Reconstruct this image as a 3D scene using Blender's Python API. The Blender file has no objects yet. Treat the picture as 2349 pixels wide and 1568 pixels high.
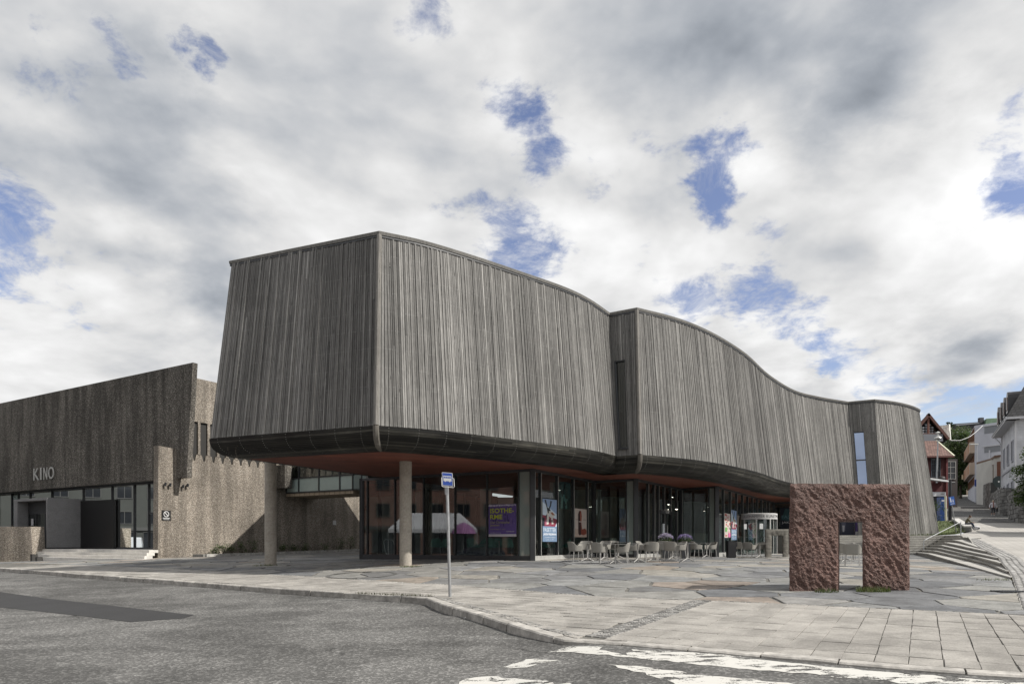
import bpy, bmesh, math, random
import numpy as np
from mathutils import Vector, Matrix
from mathutils.geometry import tessellate_polygon

random.seed(7)
sc = bpy.context.scene
COL = sc.collection
R = math.radians

# ------------------------------------------------------------------ camera
# eye at the origin, looking along +Y with a shifted (perspective control) 24 mm lens
F, CX, HY = 1566.0, 1174.5, 1243.0          # focal length, centre column and horizon row (on a 2349 x 1568 plate)
cam = bpy.data.cameras.new('camera')
cam.lens, cam.sensor_width, cam.sensor_fit = 24.0, 36.0, 'HORIZONTAL'
cam.shift_y = (HY - 784.0) / 2349.0
cam.clip_start, cam.clip_end = 0.1, 3000
camo = bpy.data.objects.new('camera', cam)
camo.rotation_euler = (R(90), 0, 0)
COL.objects.link(camo)
sc.camera = camo

# ------------------------------------------------------------------ light
SUN = Vector((0.945, -0.327, 0.0)).normalized()
ELEV = R(46)
sun_dir = Vector((SUN.x * math.cos(ELEV), SUN.y * math.cos(ELEV), math.sin(ELEV)))
sl = bpy.data.lights.new('sun', 'SUN')
sl.energy, sl.angle, sl.color = 5.0, R(0.55), (1.0, 0.955, 0.885)
slo = bpy.data.objects.new('sun', sl)
slo.rotation_euler = sun_dir.to_track_quat('Z', 'Y').to_euler()
slo.location = (30, -20, 60)
COL.objects.link(slo)
sc.view_settings.view_transform = 'Standard'
sc.view_settings.look = 'None'
sc.view_settings.exposure = 0.0
sc.view_settings.gamma = 1.0
sc.view_settings.use_curve_mapping = False


class NT:
    """small helper round a node tree"""
    def __init__(s, tree):
        s.t = tree; s.n = tree.nodes; s.l = tree.links
        s.n.clear()

    def node(s, kind, **kw):
        nd = s.n.new(kind)
        for k, v in kw.items():
            setattr(nd, k, v)
        return nd

    def put(s, sock, v):
        if isinstance(v, bpy.types.NodeSocket):
            s.l.new(v, sock)
        elif v is not None:
            sock.default_value = v

    def math(s, op, a, b=None, clamp=False):
        nd = s.node('ShaderNodeMath', operation=op, use_clamp=clamp)
        s.put(nd.inputs[0], a)
        if b is not None:
            s.put(nd.inputs[1], b)
        return nd.outputs[0]

    def vmath(s, op, a, b=None):
        nd = s.node('ShaderNodeVectorMath', operation=op)
        s.put(nd.inputs[0], a)
        if b is not None:
            s.put(nd.inputs[1], b)
        return nd.outputs['Value'] if op in ('DISTANCE', 'LENGTH', 'DOT_PRODUCT') else nd.outputs[0]

    def noise(s, vec, scale, detail=4, rough=0.55, dist=0.0):
        nd = s.node('ShaderNodeTexNoise')
        s.put(nd.inputs['Vector'], vec)
        nd.inputs['Scale'].default_value = scale
        nd.inputs['Detail'].default_value = detail
        nd.inputs['Roughness'].default_value = rough
        nd.inputs['Distortion'].default_value = dist
        return nd.outputs['Fac']

    def noise_c(s, vec, scale, detail=4):
        nd = s.node('ShaderNodeTexNoise')
        s.put(nd.inputs['Vector'], vec)
        nd.inputs['Scale'].default_value = scale
        nd.inputs['Detail'].default_value = detail
        return nd.outputs['Color']

    def voronoi(s, vec, scale, feature='F1'):
        nd = s.node('ShaderNodeTexVoronoi', feature=feature)
        s.put(nd.inputs['Vector'], vec)
        nd.inputs['Scale'].default_value = scale
        return nd

    def ramp(s, v, a, b, lo=0.0, hi=1.0, smooth=True):
        nd = s.node('ShaderNodeMapRange', interpolation_type='SMOOTHSTEP' if smooth else 'LINEAR')
        s.put(nd.inputs[0], v)
        for i, x in enumerate((a, b, lo, hi)):
            s.put(nd.inputs[i + 1], x)
        return nd.outputs[0]

    def mix(s, f, a, b, blend='MIX'):
        nd = s.node('ShaderNodeMix', data_type='RGBA', blend_type=blend)
        s.put(nd.inputs[0], f); s.put(nd.inputs[6], a); s.put(nd.inputs[7], b)
        return nd.outputs[2]

    def scaled(s, vec, sx, sy, sz):
        return s.vmath('MULTIPLY', vec, (sx, sy, sz))


def c4(c):
    return (c[0], c[1], c[2], 1.0)


def pxdir(vx, vy):
    return Vector(((vx - CX) / F, 1.0, (HY - vy) / F))


# ------------------------------------------------------------------ world: Nishita sky with broken clouds
world = bpy.data.worlds.new('World')
sc.world = world
world.use_nodes = True
w = NT(world.node_tree)
sky = w.node('ShaderNodeTexSky', sky_type='NISHITA')
sky.sun_disc = False
sky.sun_elevation = ELEV
sky.sun_rotation = math.atan2(SUN.x, SUN.y)
sky.air_density, sky.dust_density, sky.ozone_density = 1.0, 0.6, 2.0
tc = w.node('ShaderNodeTexCoord')
D = w.vmath('NORMALIZE', tc.outputs['Generated'])
sep = w.node('ShaderNodeSeparateXYZ'); w.put(sep.inputs[0], D)
den = w.math('ADD', w.math('ABSOLUTE', sep.outputs[2]), 0.30)
cmb = w.node('ShaderNodeCombineXYZ')
w.put(cmb.inputs[0], w.math('DIVIDE', sep.outputs[0], den))
w.put(cmb.inputs[1], w.math('DIVIDE', sep.outputs[1], den))
w.put(cmb.inputs[2], w.math('MULTIPLY', sep.outputs[2], 0.7))
P = cmb.outputs[0]
n_big = w.noise(P, 1.9, 9, 0.60, 0.25)
n_fine = w.noise(w.vmath('ADD', P, (7.3, 2.1, 4.4)), 6.5, 12, 0.66, 0.3)
n_soft = w.noise(w.vmath('ADD', P, (1.3, 9.7, 2.0)), 2.3, 5, 0.5, 0.2)
nd = w.node('ShaderNodeTexNoise')
w.put(nd.inputs['Vector'], P)
nd.inputs['Scale'].default_value = 6.0; nd.inputs['Detail'].default_value = 7; nd.inputs['Roughness'].default_value = 0.62
wob = w.vmath('SUBTRACT', nd.outputs['Color'], (0.5, 0.5, 0.5))
DW = w.vmath('ADD', D, w.vmath('MULTIPLY', wob, (0.13, 0.13, 0.13)))


def blobs(items, vec, rk=1.0):
    tot = None
    for vx, vy, r, amp in items:
        d0 = pxdir(vx, vy); L = d0.length
        dist = w.vmath('DISTANCE', vec, tuple(d0.normalized()))
        v = w.ramp(dist, 0.0, r * rk / F / L, amp, 0.0)
        tot = v if tot is None else w.math('ADD', tot, v)
    return tot


holes = blobs([
    (420, 95, 45, 1.1), (450, 130, 50, 1.2), (490, 175, 55, 1.1), (275, 85, 45, 0.8), (300, 130, 45, 0.7),
    (985, 5, 75, 1.15), (1010, 60, 55, 0.8), (935, 70, 60, 0.7), (1110, 215, 70, 0.55), (1200, 245, 85, 1.1),
    (1222, 290, 75, 1.1), (1240, 345, 60, 0.8), (1358, 372, 70, 0.9), (900, 190, 55, 0.5), (1640, 300, 70, 1.0),
    (1645, 375, 60, 1.0), (1640, 430, 60, 1.0), (1730, 362, 60, 1.1), (1640, 480, 65, 0.75), (1490, 350, 50, 0.6),
    (1185, 560, 100, 1.0), (1000, 460, 65, 0.55), (1770, 545, 60, 0.6), (25, 480, 70, 0.9), (20, 590, 110, 1.2),
    (2330, 410, 90, 1.2), (2330, 280, 60, 0.8), (2040, 320, 55, 0.7), (415, 640, 70, 0.8),
    (1500, 690, 80, 0.9), (1590, 690, 75, 1.0), (1720, 690, 75, 0.95), (1790, 745, 75, 0.95), (1880, 800, 85, 1.1), (1960, 840, 100, 1.3), (1860, 670, 60, .8), (2100, 900, 100, 1.1), (2250, 920, 110, 1.2),
    (2010, 560, 45, 0.6), (1770, 640, 60, 0.6), (620, 60, 70, .45), (700, 100, 60, .4), (1030, 130, 80, .5), (1120, 190, 90, .7), (1300, 250, 60, .7), (1420, 330, 60, .6), (1700, 330, 60, .6), (1330, 320, 50, .5), (1160, 520, 60, .6), (1220, 590, 60, .6),
], DW, 1.75)
solid = blobs([
    (1770, 850, 110, 1.3), (1670, 775, 60, 0.9), (1880, 885, 70, 1.0), (2200, 790, 160, 0.9), (1960, 700, 90, 0.55), (1240, 640, 70, 0.7),
    (60, 720, 160, 0.8), (700, 350, 420, 0.4), (1500, 560, 200, 0.3), (2000, 480, 260, 0.4), (1350, 150, 300, 0.2), (2100, 150, 350, 0.5), (2300, 620, 200, .6), (1174, 500, 1900, 0.64),
], DW)
dens = w.math('ADD', w.math('MULTIPLY', n_big, 0.80), w.math('MULTIPLY', n_fine, 0.95))
dens = w.math('ADD', dens, -0.655)
dens = w.math('SUBTRACT', dens, w.math('MULTIPLY', holes, 0.165))
dens = w.math('ADD', dens, w.math('MULTIPLY', solid, 0.16))
mask = w.ramp(dens, -0.03, 0.20)
n_veil = w.noise(w.vmath('ADD', P, (3.1, 5.5, 8.2)), 4.2, 12, 0.72, 0.9)
mask = w.math('MAXIMUM', mask, w.ramp(n_veil, 0.47, 0.72, 0.0, 0.75))
dark = blobs([
    (60, 260, 420, 0.17), (330, 330, 260, 0.12), (470, 500, 260, 0.16), (250, 420, 200, 0.10), (500, 590, 200, .15), (2050, 40, 330, 0.22), (1900, 160, 330, 0.18),
    (2330, 60, 260, 0.18), (1650, 60, 250, 0.13), (1980, 260, 230, 0.14), (2240, 845, 130, 0.20), (2120, 840, 90, 0.12), (1450, 110, 170, 0.06),
    (1950, 600, 150, 0.07), (1880, 880, 80, .12), (120, 560, 160, 0.08), (2180, 560, 120, .05),
], DW)
lite = blobs([
    (60, 690, 200, 0.10), (1240, 600, 150, 0.08), (1350, 660, 150, 0.10), (1800, 820, 150, 0.10), (2230, 470, 260, 0.11), (1980, 500, 250, 0.06),
    (2050, 650, 200, 0.10), (2290, 640, 150, 0.08), (1480, 560, 260, 0.07), (1050, 230, 260, 0.06),
], DW)
P2 = w.vmath('ADD', P, (0.050, -0.030, 0.045))
r_big = w.noise(P, 1.9, 5, 0.52, 0.25)
q_big = w.noise(P2, 1.9, 5, 0.52, 0.25)
r_fine = w.noise(w.vmath('ADD', P, (7.3, 2.1, 4.4)), 6.5, 4, 0.5, 0.3)
q_fine = w.noise(w.vmath('ADD', P2, (7.3, 2.1, 4.4)), 6.5, 4, 0.5, 0.3)
relief = w.math('ADD', w.math('MULTIPLY', w.math('SUBTRACT', r_big, q_big), 1.7), w.math('MULTIPLY', w.math('SUBTRACT', r_fine, q_fine), 0.40))
relief = w.ramp(relief, -0.30, 0.30, -0.30, 0.30, False)
br = w.math('ADD', 0.815, w.math('MULTIPLY', w.math('SUBTRACT', n_soft, 0.5), 0.85))
br = w.math('ADD', br, w.math('MULTIPLY', w.math('SUBTRACT', n_fine, 0.5), 0.14))
br = w.math('ADD', br, relief)
br = w.math('SUBTRACT', br, w.ramp(dens, 0.16, 0.50, 0.0, 0.11))
br = w.math('SUBTRACT', w.math('ADD', br, lite), dark)
br = w.ramp(br, 0.0, 1.2, 0.10, 1.14, False)
tint = w.mix(w.ramp(br, 0.30, 0.80), (0.86, 0.94, 1.06, 1), (1.0, 1.0, 1.0, 1))
cloud = w.mix(1.0, tint, w.node('ShaderNodeCombineColor').outputs[0], 'MULTIPLY')
cc = cloud.node.inputs[7].links[0].from_node
for i in range(3):
    w.put(cc.inputs[i], w.math('MULTIPLY', br, 10.0))
low = w.ramp(sep.outputs[2], 0.04, 0.30)
skyc = w.mix(1.0, sky.outputs[0], w.mix(low, (1.75, 1.55, 1.45, 1), (1.65, 1.38, 1.42, 1)), 'MULTIPLY')
final = w.mix(mask, skyc, cloud)
bg = w.node('ShaderNodeBackground')
w.put(bg.inputs[0], final); bg.inputs[1].default_value = 0.10
out = w.node('ShaderNodeOutputWorld')
w.l.new(bg.outputs[0], out.inputs[0])
world.cycles.sampling_method = 'MANUAL'
world.cycles.sample_map_resolution = 512

# ------------------------------------------------------------------ materials
MAT = {}


def mat_base(name):
    m = bpy.data.materials.new(name)
    m.use_nodes = True
    t = NT(m.node_tree)
    bs = t.node('ShaderNodeBsdfPrincipled')
    o = t.node('ShaderNodeOutputMaterial')
    t.l.new(bs.outputs[0], o.inputs[0])
    geo = t.node('ShaderNodeNewGeometry')
    MAT[name] = m
    return m, t, bs, geo.outputs['Position'], o


def bump(t, bs, h, strength, dist):
    b = t.node('ShaderNodeBump')
    b.inputs['Strength'].default_value = strength
    b.inputs['Distance'].default_value = dist
    t.put(b.inputs['Height'], h)
    t.l.new(b.outputs[0], bs.inputs['Normal'])


def tint_of(t):
    a = t.node('ShaderNodeAttribute', attribute_name='tint')
    return a.outputs['Color']


def simple(name, col, rough=0.7, var=0.12, scale=3.0, bmp=0.0, bscale=30.0, metal=0.0, spec=0.5, tint=False, fine=0.0, local=False):
    """plain surface: base colour x soft variation (x fine grain) with optional fine relief"""
    m, t, bs, pos, o = mat_base(name)
    if local:
        pos = t.node('ShaderNodeTexCoord').outputs['Object']
    v = t.ramp(t.noise(pos, scale, 5, 0.6), 0.25, 0.75, 1 - var, 1 + var)
    if fine:
        v = t.math('MULTIPLY', v, t.ramp(t.noise(pos, bscale, 3, 0.6), 0.3, 0.7, 1 - fine, 1 + fine))
    cc = t.node('ShaderNodeCombineColor')
    for i in range(3):
        t.put(cc.inputs[i], v)
    base = t.mix(1.0, c4(col), cc.outputs[0], 'MULTIPLY')
    if tint:
        base = t.mix(1.0, base, tint_of(t), 'MULTIPLY')
    t.put(bs.inputs['Base Color'], base)
    bs.inputs['Roughness'].default_value = rough
    bs.inputs['Metallic'].default_value = metal
    bs.inputs['Specular IOR Level'].default_value = spec
    if bmp:
        bump(t, bs, t.noise(pos, bscale, 4, 0.6), bmp, 0.01)
    return m


def m_wood():
    m, t, bs, pos, o = mat_base('weathered_wood')
    grain = t.noise(t.scaled(pos, 34, 34, 1.1), 1.0, 5, 0.65)
    streak = t.noise(t.scaled(pos, 9, 9, 0.35), 1.0, 4, 0.6)
    blot = t.noise(pos, 0.55, 4, 0.6)
    v = t.math('MULTIPLY', t.ramp(grain, 0.25, 0.75, 0.72, 1.26), t.ramp(streak, 0.3, 0.7, 0.90, 1.10))
    v = t.math('MULTIPLY', v, t.ramp(blot, 0.3, 0.72, 0.88, 1.12))
    kn = t.voronoi(t.scaled(pos, 6, 6, 0.9), 1.0)
    v = t.math('MULTIPLY', v, t.ramp(kn.outputs['Distance'], 0.05, 0.11, 0.35, 1.0))
    sp = t.node('ShaderNodeSeparateXYZ'); t.put(sp.inputs[0], pos)
    fr = t.math('FRACT', t.math('MULTIPLY', sp.outputs[2], 1.0 / 0.62))
    nail = t.math('MULTIPLY', t.ramp(fr, 0.012, 0.03, 1.0, 0.0), t.ramp(t.noise(t.scaled(pos, 18, 18, 1), 1.0, 0), 0.5, 0.55))
    cc = t.node('ShaderNodeCombineColor')
    for i in range(3):
        t.put(cc.inputs[i], v)
    base = t.mix(1.0, tint_of(t), cc.outputs[0], 'MULTIPLY')
    base = t.mix(t.math('MULTIPLY', nail, 0.45), base, (0.34, 0.34, 0.33, 1))
    t.put(bs.inputs['Base Color'], base)
    bs.inputs['Roughness'].default_value = 0.75
    bs.inputs['Specular IOR Level'].default_value = 0.3
    bump(t, bs, grain, 0.35, 0.006)


m_wood()


def m_belly():
    m, t, bs, pos, o = mat_base('stained_board')
    st = t.noise(t.scaled(pos, 0.8, 0.8, 16), 1.0, 6, 0.7)
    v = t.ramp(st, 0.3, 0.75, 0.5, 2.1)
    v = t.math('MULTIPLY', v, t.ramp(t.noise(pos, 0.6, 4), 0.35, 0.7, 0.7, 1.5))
    cc = t.node('ShaderNodeCombineColor')
    for i in range(3):
        t.put(cc.inputs[i], v)
    base = t.mix(1.0, tint_of(t), cc.outputs[0], 'MULTIPLY')
    t.put(bs.inputs['Base Color'], base)
    t.put(bs.inputs['Roughness'], t.ramp(st, 0.3, 0.7, 0.34, 0.60))
    bs.inputs['Specular IOR Level'].default_value = 0.3


m_belly()


def m_soffit():
    m, t, bs, pos, o = mat_base('red_soffit_wood')
    g = t.noise(t.scaled(pos, 1.2, 9, 1), 1.0, 5, 0.65)
    v = t.ramp(g, 0.3, 0.7, 0.65, 1.3)
    cc = t.node('ShaderNodeCombineColor')
    for i in range(3):
        t.put(cc.inputs[i], v)
    base = t.mix(1.0, tint_of(t), cc.outputs[0], 'MULTIPLY')
    t.put(bs.inputs['Base Color'], base)
    bs.inputs['Roughness'].default_value = 0.6


m_soffit()


def m_aggregate(name, dark, light, stain, scale=13.0):
    """exposed-aggregate concrete: pebbles of mixed tone in a mortar, with rain streaks"""
    m, t, bs, pos, o = mat_base(name)
    vo = t.voronoi(pos, scale)
    sp = t.node('ShaderNodeSeparateColor'); t.put(sp.inputs[0], vo.outputs['Color'])
    peb = t.mix(t.ramp(sp.outputs[0], 0.15, 0.95), c4(dark), c4(light))
    peb = t.mix(t.ramp(sp.outputs[1], 0.80, 0.95, 0.0, 0.6), peb, (0.62, 0.58, 0.52, 1))
    peb = t.mix(t.ramp(vo.outputs['Distance'], 0.30, 0.62, 0.0, 0.75), peb, c4([x * 0.45 for x in dark]))
    st = t.noise(t.scaled(pos, 1.6, 1.6, 0.16), 1.0, 6, 0.62)
    s2 = t.noise(pos, 0.35, 4, 0.55)
    v = t.math('MULTIPLY', t.ramp(st, 0.36, 0.66, 1.0 - stain, 1.12), t.ramp(s2, 0.3, 0.7, 0.86, 1.12))
    cc = t.node('ShaderNodeCombineColor')
    for i in range(3):
        t.put(cc.inputs[i], v)
    t.put(bs.inputs['Base Color'], t.mix(1.0, peb, cc.outputs[0], 'MULTIPLY'))
    bs.inputs['Roughness'].default_value = 0.9
    bs.inputs['Specular IOR Level'].default_value = 0.25
    h = t.math('SUBTRACT', 1.0, vo.outputs['Distance'])
    bump(t, bs, h, 0.75, 0.03)


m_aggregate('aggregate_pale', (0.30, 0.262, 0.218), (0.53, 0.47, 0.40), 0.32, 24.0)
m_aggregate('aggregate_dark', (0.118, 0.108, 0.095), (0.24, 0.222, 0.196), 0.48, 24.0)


def m_asphalt():
    m, t, bs, pos, o = mat_base('asphalt')
    a = t.noise(pos, 0.45, 6, 0.62, 0.6)
    b = t.noise(t.vmath('ADD', pos, (30, 11, 0)), 1.3, 5, 0.6)
    g = t.noise(pos, 55, 2, 0.6)
    vo = t.voronoi(pos, 30)
    sp = t.node('ShaderNodeSeparateColor'); t.put(sp.inputs[0], vo.outputs['Color'])
    v = t.ramp(a, 0.40, 0.58, 0.72, 1.05)
    v = t.math('MULTIPLY', v, t.ramp(b, 0.3, 0.7, 0.86, 1.12))
    v = t.math('MULTIPLY', v, t.ramp(g, 0.3, 0.7, 0.74, 1.26))
    v = t.math('MULTIPLY', v, t.ramp(sp.outputs[0], 0.55, 1.0, 0.82, 1.70))
    lane = t.noise(t.scaled(t.vmath('ADD', pos, (0, 0, 0)), .10, .55, 1), 1.6, 3, .5)
    v = t.math('MULTIPLY', v, t.ramp(lane, 0.35, 0.65, 0.88, 1.10))
    ck = t.voronoi(t.vmath('ADD', pos, t.vmath('MULTIPLY', t.vmath('SUBTRACT', t.noise_c(pos, .9), (.5, .5, .5)), (1.6, 1.6, 0))), .23, 'DISTANCE_TO_EDGE')
    ckm = t.math('MULTIPLY', t.ramp(ck.outputs['Distance'], .003, .010, 1.0, 0.0), t.ramp(t.noise(pos, .35, 2), .52, .60))
    v = t.math('MULTIPLY', v, t.ramp(ckm, 0, 1, 1.0, .55))
    cc = t.node('ShaderNodeCombineColor')
    for i in range(3):
        t.put(cc.inputs[i], v)
    t.put(bs.inputs['Base Color'], t.mix(1.0, (0.128, 0.126, 0.121, 1), cc.outputs[0], 'MULTIPLY'))
    bs.inputs['Roughness'].default_value = 0.88
    bs.inputs['Specular IOR Level'].default_value = 0.3
    bump(t, bs, t.math('ADD', g, vo.outputs['Distance']), 0.5, 0.008)


m_asphalt()


def m_paint():
    m, t, bs, pos, o = mat_base('worn_road_paint')
    a = t.noise(t.vmath('ADD', t.scaled(pos, 1.2, 2.6, 1), (4.7, 1.9, 0)), 2.3, 8, 0.66, 0.5)
    g = t.noise(pos, 46, 3, 0.6)
    cov = t.ramp(t.math('ADD', a, t.math('MULTIPLY', t.math('SUBTRACT', g, 0.5), 0.36)), 0.415, 0.465, 0.0, 0.95)
    t.put(bs.inputs['Base Color'], (0.57, 0.56, 0.525, 1))
    bs.inputs['Roughness'].default_value = 0.7
    tr = t.node('ShaderNodeBsdfTransparent')
    mx = t.node('ShaderNodeMixShader')
    t.put(mx.inputs[0], cov)
    t.l.new(tr.outputs[0], mx.inputs[1]); t.l.new(bs.outputs[0], mx.inputs[2])
    t.l.new(mx.outputs[0], o.inputs[0])


m_paint()


def m_stone(name, scale=2.0, rough=0.75, b=0.3, bs_=22.0):
    m, t, bs, pos, o = mat_base(name)
    v = t.math('MULTIPLY', t.ramp(t.noise(pos, scale, 6, 0.65, 0.4), 0.28, 0.72, 0.72, 1.28),
               t.ramp(t.noise(pos, bs_, 4, 0.6), 0.3, 0.7, 0.84, 1.16))
    cc = t.node('ShaderNodeCombineColor')
    for i in range(3):
        t.put(cc.inputs[i], v)
    base = t.mix(1.0, tint_of(t), cc.outputs[0], 'MULTIPLY')
    t.put(bs.inputs['Base Color'], base)
    bs.inputs['Roughness'].default_value = rough
    bs.inputs['Specular IOR Level'].default_value = 0.3
    bump(t, bs, t.noise(pos, bs_, 5, 0.65), b, 0.02)


m_stone('flag_stone')
m_stone('paver_stone', 1.2, 0.85, 0.25, 40.0)
m_stone('rubble_stone', 3.0, 0.9, 0.6, 9.0)


def m_granite():
    m, t, bs, pos, o = mat_base('red_granite')
    vo = t.voronoi(pos, 38)
    sp = t.node('ShaderNodeSeparateColor'); t.put(sp.inputs[0], vo.outputs['Color'])
    c = t.mix(sp.outputs[0], (0.080, 0.043, 0.035, 1), (0.180, 0.104, 0.085, 1))
    v = t.ramp(t.noise(pos, 1.6, 5, 0.6), 0.3, 0.7, 0.75, 1.2)
    cc = t.node('ShaderNodeCombineColor')
    for i in range(3):
        t.put(cc.inputs[i], v)
    t.put(bs.inputs['Base Color'], t.mix(1.0, c, cc.outputs[0], 'MULTIPLY'))
    bs.inputs['Roughness'].default_value = 0.62
    bs.inputs['Specular IOR Level'].default_value = 0.45
    bump(t, bs, t.math('ADD', t.noise(pos, 20, 5, 0.65), t.math('MULTIPLY', vo.outputs['Distance'], .5)), 0.9, 0.03)


m_granite()


def m_glass(name, tcol, base=0.05, gain=1.7, ior=1.5):
    m = bpy.data.materials.new(name); m.use_nodes = True
    t = NT(m.node_tree)
    o = t.node('ShaderNodeOutputMaterial')
    fr = t.node('ShaderNodeFresnel'); fr.inputs[0].default_value = ior
    fac = t.math('ADD', t.math('MULTIPLY', fr.outputs[0], gain), base, True)
    tr = t.node('ShaderNodeBsdfTransparent'); tr.inputs[0].default_value = c4(tcol)
    gl = t.node('ShaderNodeBsdfGlossy'); gl.inputs['Roughness'].default_value = 0.0
    gl.inputs[0].default_value = (0.92, 0.96, 0.96, 1)
    mx = t.node('ShaderNodeMixShader')
    t.put(mx.inputs[0], fac); t.l.new(tr.outputs[0], mx.inputs[1]); t.l.new(gl.outputs[0], mx.inputs[2])
    t.l.new(mx.outputs[0], o.inputs[0])
    MAT[name] = m


m_glass('clear_glass', (0.76, 0.84, 0.82), 0.075, 1.6)
m_glass('dark_glass', (0.16, 0.18, 0.20), 0.05, 1.6)

simple('dark_metal', (0.036, 0.038, 0.042), 0.42, 0.1, 2.0, metal=0.0)
simple('grey_metal', (0.36, 0.37, 0.38), 0.38, 0.10, 4.0, metal=0.75)
simple('light_metal', (0.52, 0.52, 0.50), 0.42, 0.10, 4.0, metal=0.35)
simple('galvanised', (0.40, 0.41, 0.42), 0.45, 0.15, 9.0, metal=0.6)
simple('column_concrete', (0.36, 0.33, 0.285), 0.8, 0.16, 1.4, 0.15, 14.0, fine=0.12)
simple('smooth_concrete', (0.40, 0.385, 0.355), 0.85, 0.2, 1.1, 0.2, 18.0, fine=0.12)
simple('sunlit_granite', (0.62, 0.60, 0.56), 0.85, 0.1, 1.5, 0.2, 18.0, fine=0.10)  # cinema steps: paler stone colour stands in for sunlight
simple('step_stone', (0.37, 0.36, 0.335), 0.85, 0.16, 1.5, 0.2, 18.0, fine=0.14)
simple('portal_granite', (0.20, 0.20, 0.205), 0.8, 0.08, 2.0, 0.3, 60.0, fine=0.35)
simple('interior_floor', (0.34, 0.33, 0.31), 0.45, 0.1, 2.0)
simple('interior_wall', (0.34, 0.345, 0.34), 0.8, 0.12, 1.0)
simple('interior_pale', (0.42, 0.43, 0.42), 0.8, 0.08, 1.0)
simple('roof_felt', (0.06, 0.06, 0.062), 0.9, 0.15, 1.0)
simple('plastic_beige', (0.28, 0.27, 0.245), 0.5, 0.05, 4.0, local=True)
simple('chair_leg_metal', (0.50, 0.49, 0.47), 0.4, 0.05, 4.0, metal=0.4, local=True)
simple('plastic_green', (0.16, 0.34, 0.29), 0.4, 0.06, 4.0, local=True)
simple('plastic_black', (0.015, 0.015, 0.017), 0.35, 0.1, 4.0, local=True)
simple('table_top_grey', (0.28, 0.275, 0.265), 0.4, 0.05, 4.0, local=True)
simple('flat', (1, 1, 1), 0.6, 0.0, 1.0, tint=True)
simple('flat_gloss', (1, 1, 1), 0.3, 0.0, 1.0, tint=True)
simple('painted_wall', (1, 1, 1), 0.8, 0.08, 0.7, 0.12, 20.0, tint=True)
simple('mortar', (0.13, 0.125, 0.113), 0.95, 0.3, 2.0, 0.6, 30.0, fine=0.35)
simple('soil', (0.06, 0.05, 0.04), 0.95, 0.3, 3.0, 0.6, 30.0)
simple('meadow', (0.065, 0.085, 0.025), 0.9, 0.4, 1.2, 0.5, 25.0)
simple('far_ground', (0.10, 0.10, 0.085), 0.95, 0.2, 0.05)
simple('bark', (0.07, 0.055, 0.04), 0.9, 0.25, 6.0, 0.5, 14.0)
simple('skin', (0.42, 0.26, 0.19), 0.55, 0.05, 8.0)
simple('cloth', (1, 1, 1), 0.85, 0.10, 6.0, 0.2, 60.0, tint=True)


def m_leaf():
    m, t, bs, pos, o = mat_base('leaf')
    v = t.ramp(t.noise(pos, 2.2, 3, 0.6), 0.3, 0.7, 0.7, 1.3)
    cc = t.node('ShaderNodeCombineColor')
    for i in range(3):
        t.put(cc.inputs[i], v)
    base = t.mix(1.0, tint_of(t), cc.outputs[0], 'MULTIPLY')
    t.put(bs.inputs['Base Color'], base)
    bs.inputs['Roughness'].default_value = 0.55
    tl = t.node('ShaderNodeBsdfTranslucent')
    t.put(tl.inputs[0], base)
    mx = t.node('ShaderNodeMixShader'); mx.inputs[0].default_value = 0.35
    t.l.new(bs.outputs[0], mx.inputs[1]); t.l.new(tl.outputs[0], mx.inputs[2])
    t.l.new(mx.outputs[0], o.inputs[0])


m_leaf()


def m_rows(name, a, b, pitch, vertical=False, relief=0.5):
    """cladding too far off to tell its boards or tiles apart: fine regular relief"""
    m, t, bs, pos, o = mat_base(name)
    sp = t.node('ShaderNodeSeparateXYZ'); t.put(sp.inputs[0], pos)
    src = t.math('ADD', t.math('MULTIPLY', sp.outputs[0], 0.86), t.math('MULTIPLY', sp.outputs[1], 0.86)) if vertical else sp.outputs[2]
    fr = t.math('FRACT', t.math('DIVIDE', src, pitch))
    ln = t.ramp(fr, 0.05, 0.16)
    v = t.ramp(t.noise(pos, 0.8, 5, 0.6), 0.3, 0.7, 0.85, 1.15)
    cc = t.node('ShaderNodeCombineColor')
    for i in range(3):
        t.put(cc.inputs[i], v)
    t.put(bs.inputs['Base Color'], t.mix(1.0, t.mix(ln, c4(b), c4(a)), cc.outputs[0], 'MULTIPLY'))
    bs.inputs['Roughness'].default_value = 0.75
    bump(t, bs, fr, relief, 0.03)


m_rows('white_clapboard', (0.56, 0.57, 0.60), (0.36, 0.37, 0.40), 0.16)
m_rows('red_board', (0.070, 0.017, 0.016), (0.035, 0.009, 0.009), 0.14, True)
m_rows('green_sheet', (0.13, 0.205, 0.135), (0.09, 0.15, 0.10), 0.45, True)
m_rows('grey_sheet', (0.13, 0.14, 0.14), (0.05, 0.055, 0.055), 0.5, True)
m_rows('ceiling_board', (0.33, 0.27, 0.20), (0.15, 0.12, 0.09), 0.14, True)
m_rows('pink_render', (0.20, 0.115, 0.095), (0.17, 0.10, 0.085), 0.25)


def m_tiles(name, a, b, su, sv):
    m, t, bs, pos, o = mat_base(name)
    br_ = t.node('ShaderNodeTexBrick')
    uv = t.node('ShaderNodeTexCoord').outputs['UV']
    t.put(br_.inputs['Vector'], uv)
    br_.inputs['Color1'].default_value = c4(a); br_.inputs['Color2'].default_value = c4(b)
    br_.inputs['Mortar'].default_value = c4([x * 0.25 for x in a])
    br_.inputs['Scale'].default_value = 1.0
    br_.inputs['Brick Width'].default_value = su; br_.inputs['Row Height'].default_value = sv
    br_.inputs['Mortar Size'].default_value = 0.03
    t.put(bs.inputs['Base Color'], br_.outputs[0])
    bs.inputs['Roughness'].default_value = 0.7
    bump(t, bs, br_.outputs['Fac'], -0.6, 0.04)


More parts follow.
